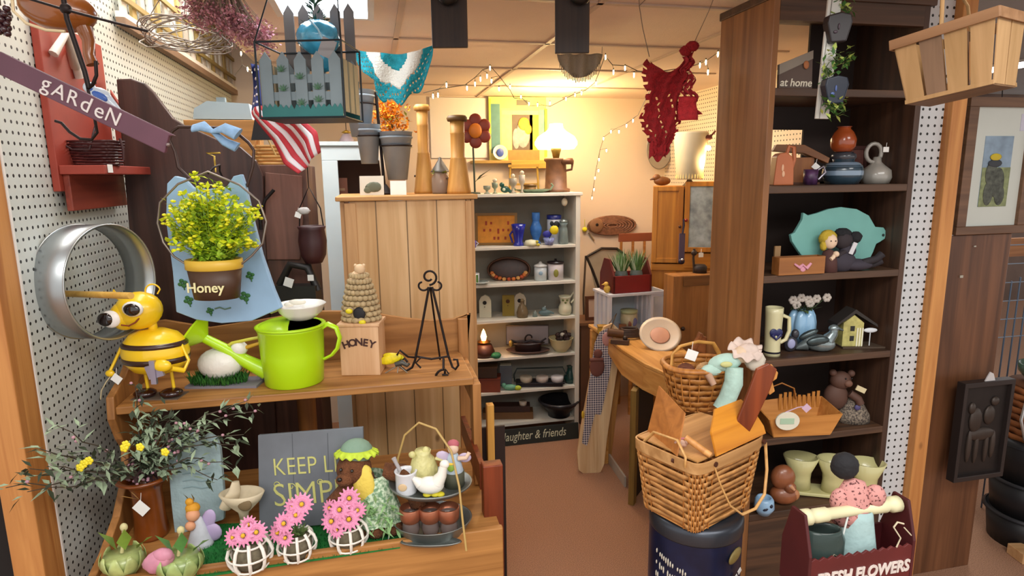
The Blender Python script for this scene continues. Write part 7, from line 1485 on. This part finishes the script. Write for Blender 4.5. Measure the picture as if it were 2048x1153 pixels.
b.out('fence_trim', mat('e0dcc0', .6)); b = B(t.k, h_); b.box(-22, 70, -22, 20, 0, 3); b.out('base', mat('4a3a2c', .7)); b = B(t.k, h_); b.ball((36, -10, 34), (14, 3, 5)); b.tube([(36, -10, 3), (36, -10, 34)], 1); b.out('white_sign', mat('d4d8dc', .6))
# fifth: flat basket, heart plaque, bear
p = rb(5, 1592, .03); t = Th('flat_basket', 'shallow flared honey wood basket on the fifth shelf', 'basket', p, rz=-8); hw2 = wood('a8692c', 'd0904a', 'x', 1, .5)
def quadp(b, pts, th=3):
    b.add(pts, [tuple(range(len(pts)))])
b = t.b(); quadp(b, [(-58, -22, 2), (58, -22, 2), (74, -30, 46), (-72, -30, 40)]); b.out('front_panel', hw2, solid=.004); b = t.b(); quadp(b, [(-58, 30, 2), (58, 30, 2), (74, 42, 56), (10, 42, 58), (-72, 42, 50)]); b.out('back_panel', hw2, solid=.004); b = t.b(); quadp(b, [(58, -22, 2), (58, 30, 2), (74, 42, 56), (74, -30, 46)]); b.out('right_panel', hw2, solid=.004); b = t.b(); quadp(b, [(-58, -22, 2), (-58, 30, 2), (-72, 42, 50), (-72, -30, 40)]); b.out('left_panel', hw2, solid=.004); b = t.b(); b.box(-58, 58, -22, 30, 0, 3); b.out('base', hw2)
for i in range(9): b = t.b(); b.box(-20+i*10, -14+i*10, 36, 38, 30, 66+4*math.sin(i)); b.out('upright_splint', mat('b5752e', .6))
b = t.b(); b.tube([(-58, 36, 46), (-46, 34, 80), (-20, 30, 92), (6, 30, 80), (14, 34, 56)], 3, 6, flat=.5); b.out('handle', mat('a5692c', .6)); FB = t
p = t_loc(FB, -42, -37, 34); t = Th('heart_tag', 'white scalloped plaque with a green panel hooked on the flat basket', 'plaque', p); b = t.b(); b.prism([(24*math.cos(a*.2618)*(1+.06*math.cos(a*6)), 6+19*math.sin(a*.2618)*(1+.06*math.cos(a*6))) for a in range(24)], -2, 2); b.out('plaque', mat('dcd8c4', .6), bevel=.001); b = t.b(); b.prism([(-14, 0), (14, 0), (14, 12), (-14, 12)], -2.8, -2); b.out('green_panel', mat('a8c4a8', .5)); b = t.b(); b.tube([(-4, 0, 24), (20, 0, 34), (34, 0, 36)], 1.2, 5); b.box(30, 44, -2, -1, 26, 40, rot=(0, 45, 0)); b.out('pink_tag', mat('d0b0c4', .6))
p = rb(5, 1690, .07); t = Th('bear_figurine', 'brown seated teddy bear figurine in a speckled grey-brown skirt', 'figurine', p); b = t.b(); b.ball((-16, 0, 84), (20, 16, 19), 16); b.ball((-22, 2, 50), (24, 17, 28), 16); b.tube([(0, -8, 60), (14, -14, 50), (18, -16, 40)], 8); b.ball((-32, 0, 100), 7); b.ball((4, 0, 98), 7); b.out('body', mat('55382c', .7, var=.2)); b = t.b(); b.lathe([(0, 0), (34, 0), (32, 14), (20, 34), (8, 52), (0, 56)], 24, c=(14, 0, 0), sy=.7); b.out('skirt', speckle('3c3430', '857868', 200, .8, .4, .6, .1)); b = t.b(); b.box(6, 26, -18, -16, 66, 76, rot=(0, 25, 0)); b.out('cream_tag', mat('cfc29a', .6)); b = t.b(); b.ball((12, -18, 34), (6, 3, 6)); b.out('violet_flower', mat('4a4470', .6)); b = t.b(); b.ball((-8, -15, 82), (8, 5, 7)); b.out('muzzle', mat('6d4a3a', .7)); b = t.b(); b.ball((-14, -15, 92), 1.8, 8); b.ball((-2, -14, 92), 1.8, 8); b.out('eye', mat('14100e', .3))
# sixth: clay bear, cups, blue bowl
p = rb(6, 1566, .04); t = Th('clay_bird', 'rounded reddish clay duck figurine on the lowest shelf', 'figurine', p); b = t.b(); b.ball((0, 0, 20), (28, 20, 20), 18); b.ball((-4, 0, 56), (24, 18, 26), 18); b.ball((6, -12, 40), (12, 10, 12)); b.out('body', mat('8c5232', .4, var=.3, vs=20, coat=.3)); b = t.b(); b.tube([(4, -18, 46), (10, -24, 40)], [5, 2.5]); b.out('beak', mat('c08a64', .4)); b = t.b(); b.ball((18, -8, 22), (10, 6, 12)); b.out('pale_wing', mat('b07850', .4))
p = rb(6, 1664, .05); t = Th('cup_tray', 'pale cream glazed tray of three flared square cups on the lowest shelf', 'tray', p, rz=-26); ccm = mat('c4be88', .3, coat=.5, var=.08); b = t.b(); b.box(-98, 92, -22, 24, 2, 9); b.out('tray', ccm, bevel=.003)
for i, x in enumerate((-62, 0, 58)):
    b = t.b(); b.lathe([(0, 9), (22, 9), (20, 30), (21, 44), (34, 76), (31, 77), (18, 46), (17, 20), (0, 16)], 24, c=(x, 0, 0), sy=.8); b.out('cup', ccm)
p = rb(6, 1527, .0); t = Th('blue_pottery_bowl', 'little pale blue and navy pottery bowl beside the picnic basket', 'bowl', p); b = t.b(); b.lathe([(0, 0), (12, 0), (20, 14), (18, 30), (14, 36), (11, 34), (14, 14), (0, 6)], 24); b.out('bowl', mat('8fb4d4', .3, coat=.4)); b = t.b(); b.ball((-3, -15, 18), (8, 5, 5), 12, rot=(0, -30, 0)); b.ball((6, -15, 24), (5, 4, 5)); b.out('navy_pattern', mat('101a30', .3))
# shell tray between (pink)
p = rb(4, 1756, .05); b = S('white_strip', 'small white card strip lying at the right of the fourth shelf', 'card', p); b.box(-22, 12, -6, 4, 0, 3).out(None, mat('b8a8a0', .6))

# ------------------------------------------------------------ fresh flowers tote and doll
p = at(1690, 1158, D=1.32); p.z = max(p.z, .0)
t = Th('flower_tote', 'maroon wooden garden tote with cream dowel handle lettered fresh flowers', 'tote', p, rz=0, k=kof(p)*.93); k_ = t.k; mr = mat('4a1518', .5, var=.2, vs=10)
b = t.b(); sc = [(-122, 0)]+[(-122+i*10.2, 84+(6 if i % 2 else 0)) for i in range(25)]+[(124, 0)]; b.prism(sc, -40, -35); fb_ = b.out('front_board', mat('5c1c1c', .5, var=.2, vs=10), bevel=.001)
text('FRESH FLOWERS', 36*k_, mat('d8ccc4', .6, var=.15, vs=60), fb_, (6*k_, -41*k_, 40*k_), sx=.84, bold=.0012, shear=.1)
b = t.b(); b.box(-122, 124, 40, 45, 0, 90); b.out('back_board', mr)
for x, h_ in ((-128, 176), (122, 176)):
    b = t.b(); s0 = [(-42, 0), (46, 0), (46, 96), (22, h_), (-18, h_), (-42, 96)]; n = 6; b.add([(x, y, z) for y, z in s0]+[(x+7, y, z) for y, z in s0], [tuple(range(n)), tuple(range(2*n-1, n-1, -1))]+[(i, n+i, n+(i+1) % n, (i+1) % n) for i in range(n)]); b.out('end_board', mr, bevel=.002)
b = t.b(); b.X = Matrix.Translation((0, 2, 158)) @ Matrix.Rotation(math.radians(90), 4, 'Y'); b.lathe([(0, -118), (17, -118), (17, -100), (12, -96), (15, -88), (15, -60), (12, -56), (11, 40), (14, 50), (15, 84), (12, 90), (17, 100), (17, 118), (0, 118)], 18); b.out('turned_handle', mat('d4cfa8', .5, var=.08))
b = t.b(); b.box(-118, 120, -34, 38, 6, 9); b.out('base', mr); b = t.b(); b.tube([(-114, -30, 12), (-60, -30, 86), (-20, -34, 60), (20, -30, 70)], 1, 4); b.out('twine', mat('8a7c68', .7))
b = t.b(); b.tube([(70, -40, 134), (86, -44, 110), (78, -44, 90)], 1.6, 5); b.tube([(96, -40, 130), (112, -44, 112)], 1.4, 5); b.tube([(70, -40, 134), (76, -42, 146), (92, -42, 140)], 2, 5); b.out('raffia_bow', mat('c8bca0', .8)); TT = t
p = t_loc(TT, -66, 0, 10); b = S('glass_jar', 'dull grey-green glass jar standing in the left of the maroon tote', 'jar', p); b.lathe([(0, 0), (40, 0), (44, 10), (44, 90), (38, 104), (36, 112), (33, 112), (34, 100), (40, 86), (40, 10), (0, 6)], 28, sy=.6); b.out(None, mat('4b5a56', .15, var=.3, trans=.4))
p = t_loc(TT, 22, 12, 10); t = Th('dark_haired_doll', 'doll with round black head pink dotted blouse and pale blue skirt', 'doll', p)
b = t.b(); b.ball((-24, 10, 218), (26, 22, 27), 18, wob=.04); b.out('head', mat('1a191d', .85, bump=.4)); b = t.b(); b.lathe([(0, 100), (36, 100), (38, 124), (32, 160), (20, 186), (0, 194)], 24, c=(-4, 6, 0), sy=.7); b.ball((34, 0, 158), (22, 16, 24), 14); b.ball((-34, 0, 150), (18, 14, 26), 14); b.out('blouse', speckle('5a2c2c', 'c48a84', 160, .8, .38, .44, .1)); b = t.b(); b.ball((52, -2, 136), (10, 8, 10)); b.out('hand', mat('4a2a22', .7)); b = t.b(); b.sheet(lambda a, c: (4+math.cos(a*6.283)*(26+c*20+3*math.sin(a*38)*c), math.sin(a*6.283)*(18+c*12)-2, 132-c*112), 48, 6); b.out('skirt', mat('9cb8b8', .8, var=.12, vs=30, bump=.2), solid=.002); b = t.b(); b.tube([(-38, -30, 30), (-36, -26, 90), (-26, -20, 128)], 2, 5); b.out('lace_trim', mat('d4dcd8', .7))
b = t.b(); b.ball((0, 0, 40), (22, 14, 50), 14); b.out('body', mat('8ca4a4', .8))
stand_z = TT.o.location.z
t = S('dark_stool', 'low dark wooden stool carrying the maroon flower tote', 'stool', Vector((TT.o.location.x, TT.o.location.y, 0)), rz=0, k=1)
w_ = 120*TT.k; t.box(-w_, w_, -.05, .05, stand_z-.03, stand_z-.001)
for x in (-w_+.02, w_-.05):
    for y in (-.045, .015): t.box(x, x+.03, y, y+.03, 0, stand_z-.03)
t.out(None, mat('1d1512', .7))

# ------------------------------------------------------------ right aisle
# hanging split-wood basket
p = at(1918, 190, D=1.42)
t = Th('splint_basket', 'large tan split-wood berry basket hanging at the top right', 'basket', p, rz=-72, ry=-8)
sp1, sp2 = wood('a5804f', 'c8a070', 'z', .8, .6), wood('7c6048', '98785e', 'z', .8, .6)
def slat(b, x0, x1, y, z0, z1, fl, ax='x', th=2):
    s = 1+fl
    if ax == 'x': b.add([(x0, y, z0), (x1, y, z0), (x1*s, y*s, z1), (x0*s, y*s, z1)], [(0, 1, 2, 3)])
    else: b.add([(y, x0, z0), (y, x1, z0), (y*s, x1*s, z1), (y*s, x0*s, z1)], [(0, 1, 2, 3)])
for i in range(4):
    for y in (-46, 46): b = t.b(); slat(b, -74+i*38, -74+i*38+(33 if i != 1 else 34), y, 0, 132, .22); b.out('vertical_slat', sp2 if i == 1 else sp1, solid=.0025)
for i in range(2):
    for x in (-76, 76): b = t.b(); slat(b, -44+i*46, -44+i*46+42, x, 0, 132, .22, 'y'); b.out('vertical_slat', sp1, solid=.0025)
s = 1.24; b = t.b()
for (x0, x1, y0, y1) in ((-78*s, 78*s, -49*s-2, -49*s+1), (-78*s, 78*s, 49*s-1, 49*s+2), (-79*s, -79*s+3, -49*s, 49*s), (79*s-3, 79*s, -49*s, 49*s)): b.box(x0, x1, y0, y1, 112, 132)
b.out('rim_band', wood('8f6744', 'b08660', 'x'), bevel=.001); b = t.b(); b.box(-76, 76, -46, 46, -3, 0); b.out('bottom', wood('6b4e34', '8a6a48', 'x')); b = t.b(); b.box(-78, 78, -48, -45, -2, 6); b.box(-78, 78, 45, 48, -2, 6); b.out('bottom_band', sp1)
b = t.b(); b.tube([(0, -58, 130), (0, -50, 180), (0, 0, 215), (0, 50, 180), (0, 58, 130)], 4, 8, flat=.4); b.out('handle', sp1)
# picture frame and tall boards
Yb = 1.95
def rw(u, v): return at(u, v, Y=Yb)
a = rw(1890, 471); c = rw(2012, 471); zb_ = a.z
t = Th('tall_panel', 'tall narrow reddish brown wooden wall panel beside the far aisle', 'panel', (0, 0, 0), rz=0, k=1); l0 = at(1873, 1145, Z=0)
b = t.b(); b.box(a.x, c.x+.03, Yb, Yb+.05, 0, zb_-.002); b.out('face', wood('55341f', '7c5033', 'z', .8, .45), bevel=.003); b = t.b(); b.box(a.x-.012, a.x, Yb-.004, Yb+.054, 0, zb_-.002); b.out('edge_strip', mat('3b2818', .6)); b = t.b(); b.box(a.x+.09, a.x+.105, Yb-.004, Yb, zb_-.17, zb_-.16); b.box(a.x+.14, a.x+.15, Yb-.004, Yb, zb_-.05, zb_-.045); b.out('brass_plate', mat('b8b0a0', .4, metal=.5))
o = struct('gap_darkness_sheet', mat('120e0c', .9), [(a.x-.09, a.x-.014, Yb+.0, Yb+.05, 0, zb_+.5)])  # near-black sheet; the gap's darkness is put into its colour
p = rw(1974, 470); p.z = zb_; fk = kof(p); t = Th('framed_watercolour', 'wooden framed watercolour of figures with a yellow hat on a cream mat', 'picture', p, rz=0)
b = t.b(); W_ = 85
for q in ((-W_, W_, 0, 16), (-W_, W_, 244, 262), (-W_, -W_+22, 16, 244), (W_-22, W_, 16, 244)): b.box(q[0], q[1], -8, 6, q[2], q[3])
b.out('frame', wood('5f4330', '7f5c42', 'x'), bevel=.002); b = t.b(); b.box(-W_+22, W_-22, -1, 2, 16, 244); m_ = b.out('mat_board', mat('cfd4cc', .7, var=.04)); b = B(fk, m_); b.box(-34, 34, -2, -1, 54, 190); pr = b.out('print', mat('8ea4b8', .6, var=.25, vs=20)); b = B(fk, m_); b.box(-34, 34, -2.6, -2, 54, 130); b.out('painted_ground', mat('8a9468', .6, var=.4, vs=50))
b = B(fk, m_)
for q in ((-12, 118, 14, 24), (6, 100, 16, 30), (-14, 80, 12, 24), (14, 76, 12, 20)): b.ball((q[0], -3, q[1]), (q[2], 1, q[3]), 14)
b.out('painted_figures', mat('565a50', .6, var=.6, vs=60)); b = B(fk, m_); b.ball((-6, -3.6, 150), (14, 1.2, 7), 12); b.out('painted_hat', mat('cdb52c', .6)); b = B(fk, m_); b.ball((-6, -3.4, 138), (17, 1.1, 8), 12); b.out('painted_brim', mat('3a3e44', .6)); b = B(fk, m_); b.box(46, 62, -2, -1, 200, 232); b.out('label', mat('c9c8d8', .6))
b = t.b(); b.tube([(0, 4, 262), (0, 8, 300)], 1, 5); b.out('hanging_wire', iron)
# carved plaque
p = at(1948, 952, Y=1.88); t = Th('carved_plaque', 'dark cast iron relief plaque leaning on the tall brown panel', 'plaque', p, rz=0, rx=0)
ci = mat('2c2624', .45, metal=.4, var=.3, vs=14); b = t.b(); b.box(-56, 56, -2, 8, 0, 196); pl2 = b.out('plate', ci, bevel=.002)
b = B(t.k, pl2)
for q in ((-60, 60, -4, 6), (-60, 60, 190, 200), (-60, -52, 4, 192), (52, 60, 4, 192)): b.box(q[0], q[1], -10, 8, q[2], q[3])
b.out('raised_border', mat('3a3230', .45, metal=.4), bevel=.002); b = B(t.k, pl2)
for q in ((-18, 120, 16, 26), (14, 128, 14, 20), (0, 90, 34, 14), (-28, 66, 6, 34), (-10, 62, 5, 34), (14, 62, 5, 34), (30, 66, 6, 30), (24, 156, 10, 10), (-30, 146, 8, 12)): b.ball((q[0], -3, q[1]), (q[2], 5, q[3]), 12)
b.out('relief_figures', mat('463c36', .45, metal=.4, var=.2)); b = B(t.k, pl2); b.prism([(-10, 200), (14, 200), (8, 214), (0, 218), (-6, 208)], -6, -4); b.out('paper_tag', mat('cfcccc', .6)); b = t.b(); b.tube([(0, 8, 150), (0, 40*0+14, 170)], 1.5, 5); b.out('hook', iron)
# far-aisle clutter
p = at(2030, 1070, D=2.9); p.z = 0
t = Th('dark_barrel', 'stack of dark ribbed plastic tubs in the far right aisle', 'tubs', at(2050, 1080, Z=0), rz=0); kk = t.k; h_ = (at(2040, 860, D=kk*FPX).z)/kk
b = t.b(); b.lathe([(0, 0), (62, 0), (70, h_*.3), (0, h_*.3)], 30); b.lathe([(0, h_*.3), (64, h_*.3), (72, h_*.62), (0, h_*.62)], 30); b.lathe([(0, h_*.62), (66, h_*.62), (74, h_*.97), (70, h_), (0, h_)], 30); b.out('tub', mat('17181c', .5, var=.3)); b = t.b()
for z in (.3, .62, .97): b.lathe([(70, h_*z-5), (76, h_*z-2), (70, h_*z+2)], 30, cap=False)
b.out('rolled_rim', mat('24252a', .45)); DB = t
t = Th('wicker_hamper', 'orange brown round wicker hamper sitting on the black tubs', 'basket', Vector(DB.o.location)+Vector((0, 0, (h_+.5)*kk)), rz=0); b = t.b(); cp = lambda s, h: (60*math.cos(6.283*s), 60*math.sin(6.283*s)); weave(b, cp, 0, 110, 8, 2, 40); b.out('woven_side', mat('9a5c30', .6, var=.3), solid=.002); b = t.b(); b.lathe([(0, 2), (58, 2), (58, 108), (62, 112), (0, 114)], 28); b.out('lining', mat('6b4024', .7)); b = t.b(); b.tube([(-62, -10, 90), (-74, -14, 50), (-66, -20, 10), (-40, -40, 0)], 3, 6); b.out('wire_handle', mat('c0c0c0', .3, metal=.7)); HP = t
t = Th('glass_dome', 'green glass bowl and pale cloth piled on the wicker hamper', 'bowl', Vector(HP.o.location)+Vector((0, 0, 114.5*HP.k)), rz=0); b = t.b(); b.lathe([(0, 0), (34, 0), (50, 20), (52, 36), (49, 36), (46, 20), (0, 6)], 26); b.out('bowl', mat('5f7a6a', .15, trans=.4)); b = t.b(); b.ball((-8, 0, 36), (30, 24, 18), 14, wob=.12); b.out('pale_cloth', mat('b0b4a4', .8, var=.3))
p = at(2036, 640, D=3.0); t = Th('wire_rack', 'blue-grey wire grid rack with arched top in the far aisle', 'rack', Vector((p.x, p.y, 0)), rz=0, k=1)
z0, z1_ = .9, at(2036, 545, D=3.0).z; b = t.b()
for i in range(7): x = -.12+i*.05; b.tube([(x, 0, 0), (x, 0, z1_-.05*abs(i-3)/3)], .004, 6)
b.out('upright_wire', mat('5f6f84', .4, metal=.6)); b = t.b()
for i in range(6): b.tube([(-.12, 0, z0+i*.09), (.18, 0, z0+i*.09)], .003, 6)
b.out('cross_wire', mat('8f9cac', .4, metal=.6))
p = at(2040, 495, D=3.4); t = S('far_rail', 'honey wooden shelf rail across the far right aisle', 'shelf', Vector((p.x, p.y, 0)), rz=0, k=1); z_ = p.z; t.box(-.12, .7, 0, .03, z_-.05, z_+.05); t.box(-.12, -.08, 0, .03, 0, z_-.05); t.box(.66, .7, 0, .03, 0, z_-.05); t.out(None, wood('8a5220', 'b0743a', 'x'))
p = at(2044, 1118, Z=.001); b = S('tan_scrap', 'small tan wooden block on the carpet at the right edge', 'block', p); b.box(-16, 40, -20, 20, 0, 22); b.out(None, wood('b88a5a', 'd0a678', 'x'), bevel=.003)

# ------------------------------------------------------------ behind the hutch on the left
p = at(640, 640, Y=3.0); 
ZDT = Vector((0, 0, 0))
dx0 = at(380, 262, Y=Yq+.12); 
t = Th('model_barn', 'pale grey-blue model house with flat roof on the dark dresser', 'model house', Vector((at(448, 240, Y=Yq+.2).x, Yq+.2, ZDR+.001)), rz=0); kk = t.k; h0 = (at(448, 240, Y=Yq+.2).z-ZDR)/kk
b = t.b(); b.box(-70, 66, -16, 30, 0, h0-2); b.out('wooden_box', wood('8a5e28', 'b88444', 'x'), bevel=.002); b = t.b(); b.prism([(-54, h0), (54, h0), (50, h0+30), (-26, h0+34), (-50, h0+20)], -10, 26); b.out('grey_house', mat('9cacb0', .6, var=.1)); b = t.b(); b.box(-10, 6, -4, 8, h0+32, h0+42); b.out('chimney', mat('7a8688', .6))
p = Vector((at(548, 325, Y=Yq+.12).x, Yq+.12, ZDR+.001)); t = Th('wicker_tray', 'golden woven square wicker basket on the right of the dark dresser', 'basket', p, rz=0); cp = rrect(1, .6, 6)
b = t.b(); weave(b, lambda s, h: tuple(q*(30+4*h) for q in cp(s)), 0, 40, 6, 1.8, 36); b.out('woven_side', mat('c49450', .6, var=.3), solid=.0015); b = t.b(); b.box(-28, 28, -16, 16, 0, 3); b.out('base', wkr); b = t.b(); b.tube([(-30, -16, 34), (-22, -18, 60), (0, -18, 66)], 3, 6); b.out('handle', wkr)
p = at(628, 526, Y=2.2)
t = Th('hanging_pot', 'dark maroon ribbed pot hanging on a wire by the dresser', 'pot', p); b = t.b(); b.lathe([(0, 0), (16, 0), (24, 16), (27, 44), (24, 66), (27, 72), (24, 74), (20, 64), (0, 40)], 26, wob=.02); b.out('pot', mat('3c1a1c', .5, var=.3)); b = t.b(); b.tube([(-24, 0, 68), (-20, 0, 110), (0, 0, 150), (20, 0, 108), (24, 0, 68)], 1.4, 5); b.tube([(0, 0, 150), (0, 0, 330)], 1, 5); b.out('wire', iron); price_tag(t.o, t.k, (-22, -8, 96), 12, 20)
b = t.b(); b.ball((-10, -8, 104), (12, 6, 7), 12, wob=.2); b.out('white_blossoms', mat('c8c4c0', .7))
t = Th('black_trivet_stand', 'black iron spice mill stand with white tags on a brown leg', 'stand', Vector((at(600, 640, Y=2.19).x, 2.19, 0)), k=1); zz = at(598, 570, Y=2.19).z
b = t.b(); b.box(-.07, .07, -.03, .03, zz-.06, zz); b.tube([(-.06, 0, zz), (-.02, 0, zz+.07), (.04, 0, zz+.06), (.07, 0, zz-.02)], .014); b.out('black_bracket', mat('15120f', .5)); b = t.b(); b.tube([(0, 0, 0), (0, 0, .5), (-.0, 0, zz-.06)], [.05, .03, .035], 10); b.out('leg', wood('7a4c22', '9c6630', 'z')); b = t.b(); b.box(-.03, -.0, -.04, -.038, zz+.0, zz+.03, rot=(0, 20, 0)); b.box(.05, .07, -.04, -.038, zz+.02, zz+.04); b.out('price_tag', mat('d8d8d4', .7))
# cabinet contents
for u, v, w_, h_, c_, nm, lab in ((682, 376, 26, 50, '6b3a22', 'wooden_clock', 'brown wooden block in the top of the pale blue cabinet'), (684, 506, 18, 48, '3a2838', 'dark_book', 'dark book standing on the middle shelf of the pale cabinet'), (690, 600, 10, 30, '8a90a8', 'lilac_vase', 'slim lilac vase on the lower shelf of the pale cabinet')):
    p = Vector((at(u, v, Y=Yc+.1).x, Yc+.1, 0)); zs_ = {376: 408, 506: 512, 600: 600}[v]; p.z = zat(690, zs_, Yc+.05)+.001
    t = Th(nm, lab, nm.split('_')[1], p, rz=0); b = t.b()
    if 'vase' in nm: b.lathe([(0, 0), (8, 0), (10, 12), (4, 24), (5, 30), (0, 30)], 16)
    else: b.box(-w_/2, w_/2, -8, 8, 0, h_)
    b.out('body', mat(c_, .5, var=.2)); b = t.b(); b.box(-w_*.3, w_*.3, -8.6, -8, h_*.5, h_*.6) if 'vase' not in nm else b.ball((0, 0, 30), 3, 8); b.out('trim', mat('8a6a4a', .5))
# small brass bell thing above the white cabinet
p = at(694, 290, Y=3.3); t = Th('hanging_bell', 'small brass and lilac bell hanging above the pale blue cabinet', 'bell', p); b = t.b(); b.lathe([(0, 0), (16, 0), (14, 10), (8, 20), (0, 24)], 20); b.out('bell', mat('9a8a90', .5)); b = t.b(); b.lathe([(3, 22), (10, 24), (3, 28), (0, 30)], 16); b.out('brass_cap', mat('a8842c', .4, metal=.6)); b = t.b(); b.tube([(0, 0, 28), (0, 0, 110)], .8, 4); b.out('cord', iron)
